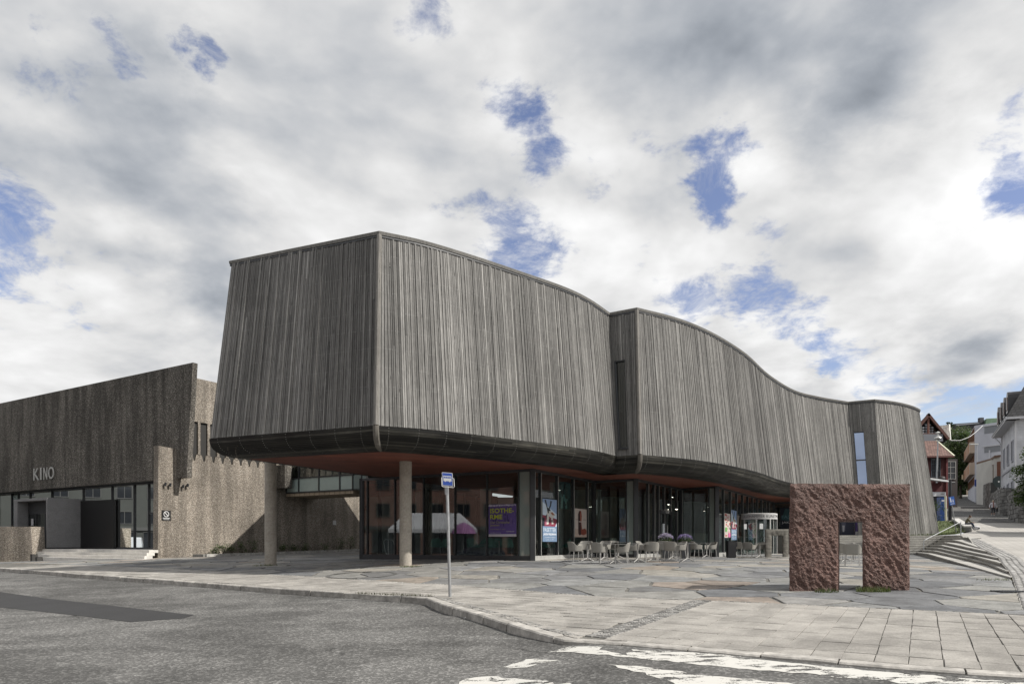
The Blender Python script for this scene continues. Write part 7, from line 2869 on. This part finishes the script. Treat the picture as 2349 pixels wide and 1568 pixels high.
mb.quad(T0, T1, T1 + s3 * 12, T2, uv=[(0, 0), (8, 0), (8, 8), (0, 8)]); mb.quad(B2, B2 + s3 * 14, T1 + s3 * 12, T1, uv=[(0, 0), (8, 0), (8, 5), (0, 5)])
build('roof', mb, 'roof_shingle_black', hb_)
for q_ in range(4):
    c = Hn + e * (Lh * (.16 + .235 * q_))
    base_ = Vector((c.x, c.y, 13.7)) + nh * .55
    prof_ = [Eh * -.75, Eh * .75, Eh * .75 + Vector((0, 0, 1.5))] + [Eh * (.75 * math.cos(a)) + Vector((0, 0, 1.5 + .75 * math.sin(a))) for a in (.5, 1.0, 1.57, 2.1, 2.6)] + [Eh * -.75 + Vector((0, 0, 1.5))]
    mb = MB(); mb.prism([base_ + q for q in prof_], -nh * 1.7, (.022, .022, .025)); dm = build('dormer', mb, 'flat_gloss', hb_)
    mb = MB(); mb.box(base_ + nh * .02 + Vector((0, 0, .95)), Eh * .42, nh * .03, (0, 0, .68), (.30, .22, .19)); build('frame', mb, 'flat', dm)
    mb = MB(); mb.box(base_ + nh * .055 + Vector((0, 0, .95)), Eh * .34, nh * .004, (0, 0, .60), (.03, .02, .02)); build('pane', mb, 'flat_gloss', dm)
for zc_ in (9.7, 5.4):
    for q_ in range(3):
        c = Hn + e * (Lh * (.20 + .29 * q_)); win(hb_, Vector((c.x, c.y, zc_)) + nh * .02, Eh, .82 if q_ < 2 else .6, 1.15, nh, (.36, .37, .41), (2, 1), fw=.13)
    mb = MB(); c = Hn + e * (Lh / 2); mb.box(Vector((c.x, c.y, zc_ - 1.75)) + nh * .05, Eh * (Lh / 2 - .2), nh * .06, (0, 0, .11), (.36, .37, .40)); build('string_course', mb, 'flat', hb_)
for q_ in range(2):
    c = Hn + sd2 * (1.7 + 3.0 * q_); win(hb_, Vector((c.x, c.y, 9.8)) + nn * .02, s3, .75, 1.3, nn, (.12, .045, .035), (2, 4))
mb = MB(); c = Hn + sd2 * 2.2; mb.box(Vector((c.x, c.y, 11.7)) + nn * .03, s3 * 1.2, nn * .03, (0, 0, .42), (.62, .62, .62)); build('frieze', mb, 'flat', hb_)
p = Hn + e * (Lh * .93); mb = MB(); mb.tube([Vector((p.x, p.y, ze)) + nh * .9, Vector((p.x, p.y, ze - .7)) + nh * .3, Vector((p.x, p.y, ze - 1.2)) + nh * .12, Vector((p.x, p.y, 2.0)) + nh * .12], .06, 6, (.5, .5, .52)); build('downpipe', mb, 'flat', hb_)


# --- stone retaining walls stepping down the street, stone by stone
def stone_wall(name, A, B, z0a, z0b, z1a, z1b, th, label, sh=.38, sl=.75, tone=1.0, back=1):
    A, B = Vector(A), Vector(B)
    d = (B - A).normalized(); L = (B - A).length; n = Vector((d.y, -d.x))
    r_ = root(name, (A.x, A.y, z0a), label, 'wall')
    core = MB()
    q = [A + n * -.03, B + n * -.03]
    core.prism([Vector((q[0].x, q[0].y, z0a)), Vector((q[1].x, q[1].y, z0b)), Vector((q[1].x, q[1].y, z1b - .03)), Vector((q[0].x, q[0].y, z1a - .03))], Vector((-n.x, -n.y, 0)) * th, (.05, .05, .048)); build('core', core, 'flat', r_)
    zmin, zmax = min(z0a, z0b), max(z1a, z1b)
    z = zmin
    while z < zmax:
        h = sh * random.uniform(.75, 1.25); s = random.uniform(-sl, 0)
        while s < L:
            w_ = sl * random.uniform(.6, 1.5); a, b = max(0, s), min(L, s + w_)
            if b - a > .12:
                t = (a + b) / 2 / L; lo, hi = z0a + (z0b - z0a) * t, z1a + (z1b - z1a) * t
                za, zb_ = max(z, lo), min(z + h, hi)
                if zb_ - za > .1:
                    c = A + d * ((a + b) / 2) + n * random.uniform(.0, .05); tn = random.uniform(.65, 1.3) * tone
                    mb = MB(); mb.box((c.x, c.y, (za + zb_) / 2), Vector((*d, random.uniform(-.02, .02))) * ((b - a) / 2 - .02), Vector((*n, 0)) * .06, (0, 0, (zb_ - za) / 2 - .02), (.20 * tn, .195 * tn, .185 * tn))
                    build('stone', mb, 'rubble_stone', r_)
            s += w_
        z += h


w0, w1 = hx(2323, 70.5), hx(2296, 78)
stone_wall('retaining_wall', hx(2297, 74), hx(2324, 71), sz(72) - .2, sz(71) - .2, 5.9, 5.5, 1.0, 'dark stone retaining wall below the white house corner', tone=.75)
stone_wall('retaining_wall', hx(2272, 88), hx(2297, 74.02), sz(88) - .2, sz(74) - .2, 6.2, 5.9, 1.0, 'long stone retaining wall descending beside the street', tone=1.0)
stone_wall('retaining_wall', hx(2249, 112), hx(2272, 90), sz(112) - .2, sz(90) - .2, 9.2, 7.9, 1.0, 'upper stone wall below the pale modern block', sh=.5, sl=1.0, tone=1.1)
stone_wall('retaining_wall', hx(2315, 68), hx(2338, 62), sz(68) - .3, sz(62) - .3, 4.7, 5.2, 1.2, 'near rough stone wall at right picture edge, lighter end', tone=.9)
stone_wall('retaining_wall', hx(2338.5, 61.9), hx(2420, 55), sz(62) - .3, sz(55) - .3, 5.2, 5.2, 1.2, 'near rough stone wall running out of the picture', tone=.85)
# round dark disc on a post in front of the annex
p = px(2291, 1104, 86)
dk = root('round_sign', (p.x, p.y, sz(86)), 'round black disc sign with pale centre above the stone wall', 'sign')
mb = MB(); mb.tube([p, p + Vector((0, .10, 0))], .72, 20, (.02, .03, .03)); build('disc', mb, 'flat_gloss', dk)
mb = MB(); mb.tube([p - Vector((0, .02, 0)), p], .10, 8, (.6, .6, .6)); build('centre', mb, 'flat', dk)
mb = MB(); mb.tube([Vector((p.x, p.y + .1, sz(86))), p + Vector((0, .1, 0))], .05, 8); build('pole', mb, 'galvanised', dk)

# --- dark shop front at the head of the street
Ys = 152.0
sh_ = root('shop', ((2200 - CX) / F * Ys, Ys, sz(Ys)), 'dark shop front with lit displays at the top of the street', 'shop')
a, b_ = hx(2168, Ys), hx(2224, Ys)
zz1 = (HY - 1103) / F * Ys; zz0 = sz(Ys) - 1
wallbox(sh_, 'wall', [tuple(a), tuple(b_), tuple(b_ + Vector((4, 8))), tuple(a + Vector((4, 8)))], zz0, zz1, 'painted_wall', (.022, .020, .018))
mb = MB(); mb.box(((a.x + b_.x) / 2, Ys - .6, zz1 - .2), ((b_.x - a.x) / 2, 0, 0), (0, .6, 0), (0, 0, .12), (.10, .10, .10)); build('canopy', mb, 'flat', sh_)
for vx, vy, w_, h_, t in ((2173, 1128, .5, 1.5, (.35, .34, .33)), (2194, 1122, .45, 1.6, (.16, .06, .03)), (2202, 1120, .8, 2.2, (.35, .13, .04)), (2202, 1114, .3, .35, (.45, .32, .10)), (2210, 1126, .5, 1.2, (.20, .13, .10)), (2206, 1129, 1.4, .9, (.22, .17, .13))):
    p = px(vx, vy, Ys - .35); mb = MB(); mb.box(p, (w_, 0, 0), (0, .2, 0), (0, 0, h_), t); build('display', mb, 'painted_wall', sh_)

# --- market kiosk, bin and lamp posts by the red house
Yk = 66.0
kk = root('kiosk', ((2156 - CX) / F * Yk, Yk, sz(Yk)), 'market kiosk with white awning and dark interior behind museum end', 'kiosk')
zk = lambda vy: (HY - vy) / F * Yk
xk0, xk1 = (2124 - CX) / F * Yk, (2164 - CX) / F * Yk
mb = MB(); mb.prism([Vector((xk0, Yk - .8, zk(1101))), Vector((xk1, Yk - .8, zk(1106.5))), Vector((xk1 + .3, Yk + 1.6, zk(1100))), Vector((xk0, Yk + 1.6, zk(1094)))], (0, 0, .16), (.70, .71, .72)); build('awning', mb, 'painted_wall', kk)
mb = MB(); mb.abox(xk0, xk1 - .15, Yk, Yk + 1.5, sz(Yk), zk(1107), (.09, .022, .025)); build('body', mb, 'painted_wall', kk)
mb = MB(); mb.abox(xk0 + .3, xk1 + .02, Yk - .35, Yk - .30, zk(1138), zk(1128.5), (.62, .62, .64)); mb.abox(xk0 + 1.2, xk1 - .15, Yk - .353, Yk - .35, zk(1133.5), zk(1131.5), (.2, .2, .2)); build('sign_board', mb, 'flat', kk)
mb = MB(); mb.abox(xk0, xk1, Yk - .29, Yk - .25, sz(Yk), zk(1128), (.03, .03, .035)); build('counter', mb, 'flat', kk)
mb = MB(); mb.tube([Vector((xk1 + .25, Yk - .6, sz(Yk) - 1)), Vector((xk1 + .25, Yk - .6, zk(1102)))], .15, 8, (.025, .025, .028)); mb.tube([Vector((xk1 + .25, Yk - .6, zk(1108))), Vector((xk1 + .7, Yk - .6, zk(1108)))], .10, 8, (.025, .025, .028)); build('post', mb, 'flat_gloss', kk)
p = px(2161, 1149, 64.5)
mb = MB(); mb.abox(p.x - .34, p.x + .30, p.y - .25, p.y + .25, sz(64.5), (HY - 1140) / F * 64.5, (.03, .065, .20)); mb.abox(p.x - .2, p.x + .1, p.y - .256, p.y - .25, (HY - 1150) / F * 64.5, (HY - 1146) / F * 64.5, (.5, .5, .55))
build('recycling_bin', mb, 'flat_gloss', None, label='blue box bin below the kiosk counter', cat='bin', loc=(p.x, p.y, sz(64.5)))
p = px(2170, 1150, 63)
mb = MB(); mb.tube([Vector((p.x, p.y, sz(63) - .5)), Vector((p.x - .05, p.y, (HY - 1137) / F * 63))], .09, 8, (.62, .60, .45)); build('marker_post', mb, 'flat', None, label='short pale yellow marker post beside the blue bin', cat='post', loc=(p.x, p.y, sz(63)))
for (vx, Y, vtop, lab, head) in ((2147, 84, 1004, 'tall thin street lamp rising in front of the red house', 0), (2241, 108, 1019, 'grey street lamp pole against the pale modern block', 1)):
    q = hx(vx, Y); zt_ = (HY - vtop) / F * Y
    lp = root('street_lamp', (q.x, q.y, sz(Y)), lab, 'street lamp', 'street lamps up the hill')
    mb = MB(); mb.tube([(q.x, q.y, sz(Y) - .3), (q.x + (.0 if head else .25), q.y, zt_)], [.11, .07], 8); build('pole', mb, 'galvanised', lp, smooth=True)
    mb = MB()
    if head:
        mb.box((q.x - .45, q.y, zt_ + .05), (.6, 0, 0), (0, .15, 0), (0, 0, .08))
    else:
        mb.lathe((q.x + .25, q.y, zt_), [(.09, -.25), (.42, -.05), (.36, .10), (.12, .22), (.10, .5), (.30, .62), (.05, .8)], 12)
    build('lamp_head', mb, 'light_metal', lp, smooth=True)
p = px(2242, 1107, 107.8)
mb = MB(); mb.box(p, (.42, 0, 0), (0, .03, 0), (0, 0, .55), (.05, .09, .36)); mb.box(p - Vector((0, .033, -.15)), (.18, 0, 0), (0, .002, 0), (0, 0, .2), (.35, .38, .55)); build('street_sign', mb, 'flat_gloss', None, label='small blue plate fixed on the farther lamp pole', cat='sign', loc=p)
# blue pedestrian sign on leaning pole
Yp = 50.5
pn = root('pedestrian_sign', (*hx(2193.5, Yp), sz(Yp)), 'blue pedestrian zone sign on leaning grey pole by the seat wall', 'sign')
p0 = px(2194, 1218, Yp); p1 = px(2181.5, 1143, Yp); pc = px(2182.3, 1148, Yp)
mb = MB(); mb.tube([p0 - Vector((0, 0, .2)), p1], .035, 8); build('pole', mb, 'galvanised', pn, smooth=True)
ax = (p1 - p0).normalized(); sx_ = Vector((1, 0, 0)); sx_ = (sx_ - ax * sx_.dot(ax)).normalized(); pc = pc - Vector((0, .06, 0))
mb = MB(); mb.box(pc, sx_ * .20, (0, .012, 0), ax * .31, (.05, .13, .42)); build('plate', mb, 'flat_gloss', pn)
mb = MB()
o_ = pc - Vector((0, .0135, 0))
def pg(pts):
    mb.poly([o_ + sx_ * u + ax * v for u, v in pts], (.68, .70, .75))
pg([(-.09 + .035 * math.cos(q * .8), .22 + .035 * math.sin(q * .8)) for q in range(8)]); pg([(-.13, .17), (-.05, .17), (-.04, .03), (-.03, -.10), (-.07, -.10), (-.09, .0), (-.11, -.10), (-.15, -.10), (-.13, .05)])
pg([(.08 + .025 * math.cos(q * .8), .08 + .025 * math.sin(q * .8)) for q in range(8)]); pg([(.05, .04), (.11, .04), (.12, -.12), (.09, -.12), (.08, -.04), (.07, -.12), (.04, -.12)])
pg([(-.14, -.20), (.14, -.20), (.14, -.235), (-.14, -.235)])
build('symbol', mb, 'flat', pn)
# festoon cable across the street
A_, B_ = px(2181, 1009.5, 97), px(2254, 976, 109)
pts_ = []
for k_ in range(17):
    t_ = k_ / 16; p = A_.lerp(B_, t_); vy = np.interp(2181 + 73 * t_, [2181, 2201, 2221, 2234, 2254], [1009.5, 1009.7, 1002, 993, 976]); p.z = (HY - vy) / F * p.y; pts_.append(p)
mb = MB(); mb.tube(pts_, .045, 5, (.5, .5, .5)); build('cable', mb, 'flat', None, label='pale sagging cable strung across the street', cat='cable')


# ------------------------------------------------------------------ trees
def tree(name, x, y, z0, trunk_h, crown_c, crown_r, label, n_clump, n_leaf, size, pal, seed, limbs=7, clump_r=.18):
    r_ = root(name, (x, y, z0), label, 'tree')
    rd_ = random.Random(seed)
    mb = MB()
    cc_ = Vector(crown_c)
    mb.tube([(x, y, z0 - .2), (x + .05, y, z0 + trunk_h * .5), tuple(Vector((x, y, z0 + trunk_h)).lerp(cc_, .15)), tuple(cc_ + Vector((0, 0, crown_r[2] * .5)))], [trunk_h * .055, trunk_h * .042, trunk_h * .034, .04], 8)
    for k_ in range(limbs):
        a = k_ * 2.4 + rd_.random(); s_ = Vector((x, y, z0 + trunk_h * rd_.uniform(.75, 1.2)))
        e_ = cc_ + Vector((crown_r[0] * .75 * math.cos(a), crown_r[1] * .75 * math.sin(a), crown_r[2] * rd_.uniform(-.5, .7)))
        mb.tube([s_, s_.lerp(e_, .5) + Vector((0, 0, .2)), e_], [trunk_h * .02, trunk_h * .013, .015], 6)
    build('trunk', mb, 'bark', r_, smooth=True)
    mb = MB()
    cl_ = []
    while len(cl_) < n_clump:
        v = Vector((rd_.uniform(-1, 1), rd_.uniform(-1, 1), rd_.uniform(-1, 1)))
        if v.length > 1 or v.length < .35: continue
        f_ = .78 + .30 * mnoise.noise(v * 2.2 + Vector((seed, 0, 0)))
        cl_.append(cc_ + Vector((v.x * crown_r[0] * f_ * 1.1, v.y * crown_r[1] * f_ * 1.1, v.z * crown_r[2] * f_ * 1.1)))
    m0 = min(crown_r)
    for c in cl_:
        q = m0 * clump_r * rd_.uniform(.7, 1.4)
        leaf_quads(mb, c, (q * 1.3, q * 1.3, q * .75), n_leaf, size, pal, rd_, .1)
    build('crown', mb, 'leaf', r_)


p = hx(2203, 128)
tree('leafy_tree', p.x, p.y, sz(128) - 1, 5, (p.x, p.y, (HY - 1050) / F * 128), (3.6, 3.6, 6.6), 'dense dark green tree between red house and pale block', 190, 60, .22, GREEN + [(.20, .22, .15)], 4, 8, .26)
p = px(2196, 1075, 138)
tree('leafy_tree', p.x, p.y, sz(138) - 1, 4, (p.x, p.y, p.z), (3.4, 3, 6.5), 'darker tree behind the dense one, over the shop front', 130, 55, .24, [(.030, .055, .015), (.04, .07, .02)], 8, 7, .28)
tree('street_tree', 37.2, 47.5, sz(47.5), 2.3, (37.3, 47.3, 4.3), (2.25, 2.2, 3.2), 'green street tree leaning into the right picture edge', 230, 80, .10, GREEN, 12, 9, .20)
# bushes beside the kiosk
p = px(2160, 1172, 58)
mbx = root('shrub', (p.x - 1.2, p.y + 1, bank(p.x - 1, 58)), 'dark rounded shrub between grass bank and kiosk', 'shrub')
mb = MB()
for k_ in range(22):
    leaf_quads(mb, Vector((p.x - 1.0 + rnd.uniform(-1.3, 1.5), p.y + 1 + rnd.uniform(-.8, .8), 2.0 + rnd.uniform(0, 1.6))), (.4, .4, .35), 60, .07, [(.03, .055, .015), (.045, .07, .02)], rnd, .1)
build('foliage', mb, 'leaf', mbx)
mb = MB()
for k_ in range(4):
    mb.tube([(p.x - 1.0 + .3 * k_ - .4, p.y + 1, 1.3), (p.x - 1.2 + .5 * k_ - .5, p.y + 1, 2.8)], .03, 5)
build('stem', mb, 'bark', mbx)
p = px(2177, 982, 170)
tree('spruce', p.x, p.y, 12, 4, (p.x, p.y, p.z - 2), (1.4, 1.4, 4.0), 'dark spruce tip showing between tiled roof and green block', 60, 40, .3, [(.02, .035, .018), (.03, .045, .02)], 21, 5, .4)


# ------------------------------------------------------------------ the other sides of the square (seen mirrored in the glass, and shading the street)
def simple_house(name, label, A, B, depth, z0, z1, mat, tint, rows, cols, side=1, roof_t=(.05, .05, .055), shop=None, win_t=(.5, .5, .5)):
    A, B = Vector(A), Vector(B)
    e = (B - A).normalized(); n = Vector((e.y, -e.x)) * side; L = (B - A).length
    r_ = root(name, (*((A + B) / 2), z0), label, 'building')
    bk = -n * depth
    wallbox(r_, 'wall', [tuple(A), tuple(B), tuple(B + bk), tuple(A + bk)], z0, z1, mat, tint)
    o_ = n * .4
    wallbox(r_, 'roof', [tuple(A + o_ - e * .4), tuple(B + o_ + e * .4), tuple(B + bk - o_), tuple(A + bk - o_)], z1, z1 + .35, 'painted_wall', roof_t)
    E_ = Vector((*e, 0)); N3_ = Vector((*n, 0))
    for z_ in rows:
        for k_ in range(cols):
            c = A + e * (L * (k_ + .5) / cols); win(r_, Vector((c.x, c.y, z_)), E_, L / cols * .26, .85, N3_, win_t, (2, 1), fw=.10)
    if shop:
        for k_ in range(cols):
            c = A + e * (L * (k_ + .5) / cols); win(r_, Vector((c.x, c.y, z0 + 1.75)), E_, L / cols * .40, 1.35, N3_, shop, (1, 1), fw=.08)
        c = (A + B) / 2; mb = MB(); mb.box(Vector((c.x, c.y, z0 + 3.5)) + N3_ * .12, E_ * (L / 2), N3_ * .12, (0, 0, .22), (.06, .06, .06)); build('fascia_band', mb, 'flat', r_)
    return r_


gl_ = -1.75
simple_house('brick_house', 'pink brown rendered house with shop windows across the road, mirrored in cafe glass', (-58, 19), (-44, -7), 9, gl_, 19, 'pink_render', (1, 1, 1), (3.9, 7.2, 10.6, 14), 9, -1, shop=(.05, .05, .05), win_t=(.12, .10, .09))
simple_house('grey_house', 'grey rendered house across the road beyond the cinema', (-78, 66), (-76, 24), 10, gl_, 13.5, 'painted_wall', (.045, .048, .045), (3.2, 6.5, 9.8), 12, -1, win_t=(.06, .06, .06), shop=(.05, .05, .05))
simple_house('corner_house', 'brown house behind the camera at the road corner', (-42, -12), (-22, -30), 10, gl_, 10, 'painted_wall', (.22, .16, .12), (3.5, 7.0), 8, -1, win_t=(.3, .3, .3), shop=(.05, .05, .05))
simple_house('south_house', 'ochre house behind the camera', (-18, -32), (24, -30), 10, gl_, 11, 'painted_wall', (.28, .22, .14), (3.5, 7.0), 14, -1, win_t=(.3, .3, .3), shop=(.05, .05, .05))
simple_house('side_house', 'tall white house out of the picture at right of the street', (39.5, 35.5), (47.0, 48.5), 11, .0, 12.5, 'painted_wall', (.42, .42, .43), (4.0, 7.2, 10.4), 6, -1, win_t=(.3, .3, .3), shop=(.06, .06, .06))
simple_house('east_house', 'low pale house out of the picture right of the crossing', (33, 4), (40, 17), 9, -1.3, 8.5, 'painted_wall', (.36, .34, .30), (2.8, 6.0), 6, -1, win_t=(.3, .3, .3), shop=(.06, .06, .06))


def mirrored(vx, vy, D, A=G[0], B=G[1]):
    """real place of something seen mirrored in wall A-B at that plate position and path length"""
    e = (B - A).normalized(); n = Vector((e.y, -e.x)); p = px(vx, vy, 1.0) ; p = p / math.hypot(p.x, p.y) * D
    d = (Vector((p.x, p.y)) - A).dot(n)
    q = Vector((p.x, p.y)) - n * (2 * d)
    return Vector((q.x, q.y, p.z))


# market tent, lilac parasol and parked car across the road
c = mirrored(995, 1200, 66)
gzt = gl_ + .12
tn = root('market_tent', (c.x, c.y, gzt), 'white market tent across the road, mirrored in cafe glass', 'tent')
ed = Vector((.47, -.88, 0)); ec = Vector((.88, .47, 0))
zt_ = c.z + 1.0; zl = c.z - .9
mb = MB(); r_ = [c + ed * 4.2 - ec * 1.5, c + ed * 4.2 + ec * 1.5, c - ed * 4.2 + ec * 1.5, c - ed * 4.2 - ec * 1.5]
tp = [c + ed * 2.6, c - ed * 2.6]
for q in r_: q.z = zl + .35
for q in tp: q.z = zt_
W_ = (.60, .60, .64)
mb.quad(r_[1], r_[2], tp[1], tp[0], W_); mb.quad(r_[3], r_[0], tp[0], tp[1], W_); mb.face((r_[0], r_[1], tp[0]), W_); mb.face((r_[2], r_[3], tp[1]), W_)
for a, b_ in zip(r_, r_[1:] + r_[:1]):
    mb.quad(a, b_, b_ - Vector((0, 0, .35)), a - Vector((0, 0, .35)), W_)
build('canopy', mb, 'painted_wall', tn)
for q in r_:
    mb = MB(); mb.tube([Vector((q.x, q.y, gzt)), q], .03, 6); build('pole', mb, 'galvanised', tn)
c = mirrored(1065, 1205, 64)
pr_ = root('parasol', (c.x, c.y, gzt), 'lilac parasol across the road, mirrored in cafe glass', 'parasol')
mb = MB(); mb.lathe((c.x, c.y, c.z), [(1.25, -.75), (.9, -.2), (.45, .15), (.02, .32)], 10, (.36, .17, .36)); build('canopy', mb, 'cloth', pr_)
mb = MB(); mb.tube([(c.x, c.y, gzt), (c.x, c.y, c.z + .3)], .03, 6); build('pole', mb, 'galvanised', pr_)


def car(name, c, heading, body_t, label, van=False):
    r_ = root(name, (0, 0, 0), label, 'car')
    mb = MB(); n = 13
    L = 4.3 if not van else 5.0
    H = 1.45 if not van else 2.0
    prof = ([(-2.12, .35), (-2.15, .70), (-1.95, .92), (-1.55, .98), (-.95, 1.40), (.35, 1.45), (1.0, 1.02), (1.95, .86), (2.12, .62), (2.10, .32)] if not van else
            [(-2.5, .4), (-2.5, 1.2), (-2.4, 1.92), (-.2, 2.0), (.9, 1.95), (1.7, 1.2), (2.4, 1.05), (2.5, .7), (2.48, .38)])
    for y0, y1, s0, s1 in ((-.86, -.62, .97, 1.0), (-.62, .62, 1, 1), (.62, .86, 1.0, .97)):
        for i in range(len(prof)):
            a, b_ = prof[i], prof[(i + 1) % len(prof)]
            mb.quad((a[0], y0, a[1] * s0), (b_[0], y0, b_[1] * s0), (b_[0], y1, b_[1] * s1), (a[0], y1, a[1] * s1), body_t)
    mb.poly([(x, -.86, z * .97) for x, z in prof], body_t); mb.poly([(x, .86, z * .97) for x, z in reversed(prof)], body_t)
    build('body', mb, 'flat_gloss', r_)
    for sy in (-1, 1):
        mb = MB(); q = [(-1.35, 1.0), (-.85, 1.32), (.3, 1.36), (.85, 1.02)] if not van else [(.1, 1.3), (.1, 1.8), (.85, 1.8), (1.45, 1.25)]
        mb.prism([Vector((x, sy * .875, z)) for x, z in q], (0, -sy * .02, 0), (.015, .017, .02)); build('side_window', mb, 'flat_gloss', r_)
        for sx in (-1.3, 1.3):
            mb = MB(); mb.tube([(sx, sy * .70, .33), (sx, sy * .89, .33)], .33, 18, (.012, .012, .012)); wl = build('wheel', mb, 'flat', r_)
            mb = MB(); mb.tube([(sx, sy * .89, .33), (sx, sy * .90, .33)], .20, 14); build('rim', mb, 'grey_metal', wl)
        mb = MB(); x_ = 2.06 if not van else 2.42; mb.box((x_, sy * .62, .72 if not van else .9), (.06, 0, 0), (0, .17, 0), (0, 0, .07), (.7, .72, .75)); build('headlight', mb, 'flat_gloss', r_)
    r_.location = c; r_.rotation_euler = (0, 0, heading)
    return r_


c = mirrored(1100, 1240, 60); car('parked_car', (c.x, c.y, gl_ + .12), R(118), (.03, .035, .05), 'dark parked car across the road, mirrored in cafe glass')
car('parked_van', (-58, 44, gz(-50, 44) - .1), R(95), (.55, .57, .60), 'white parked van on the road, mirrored in the cinema door', True)
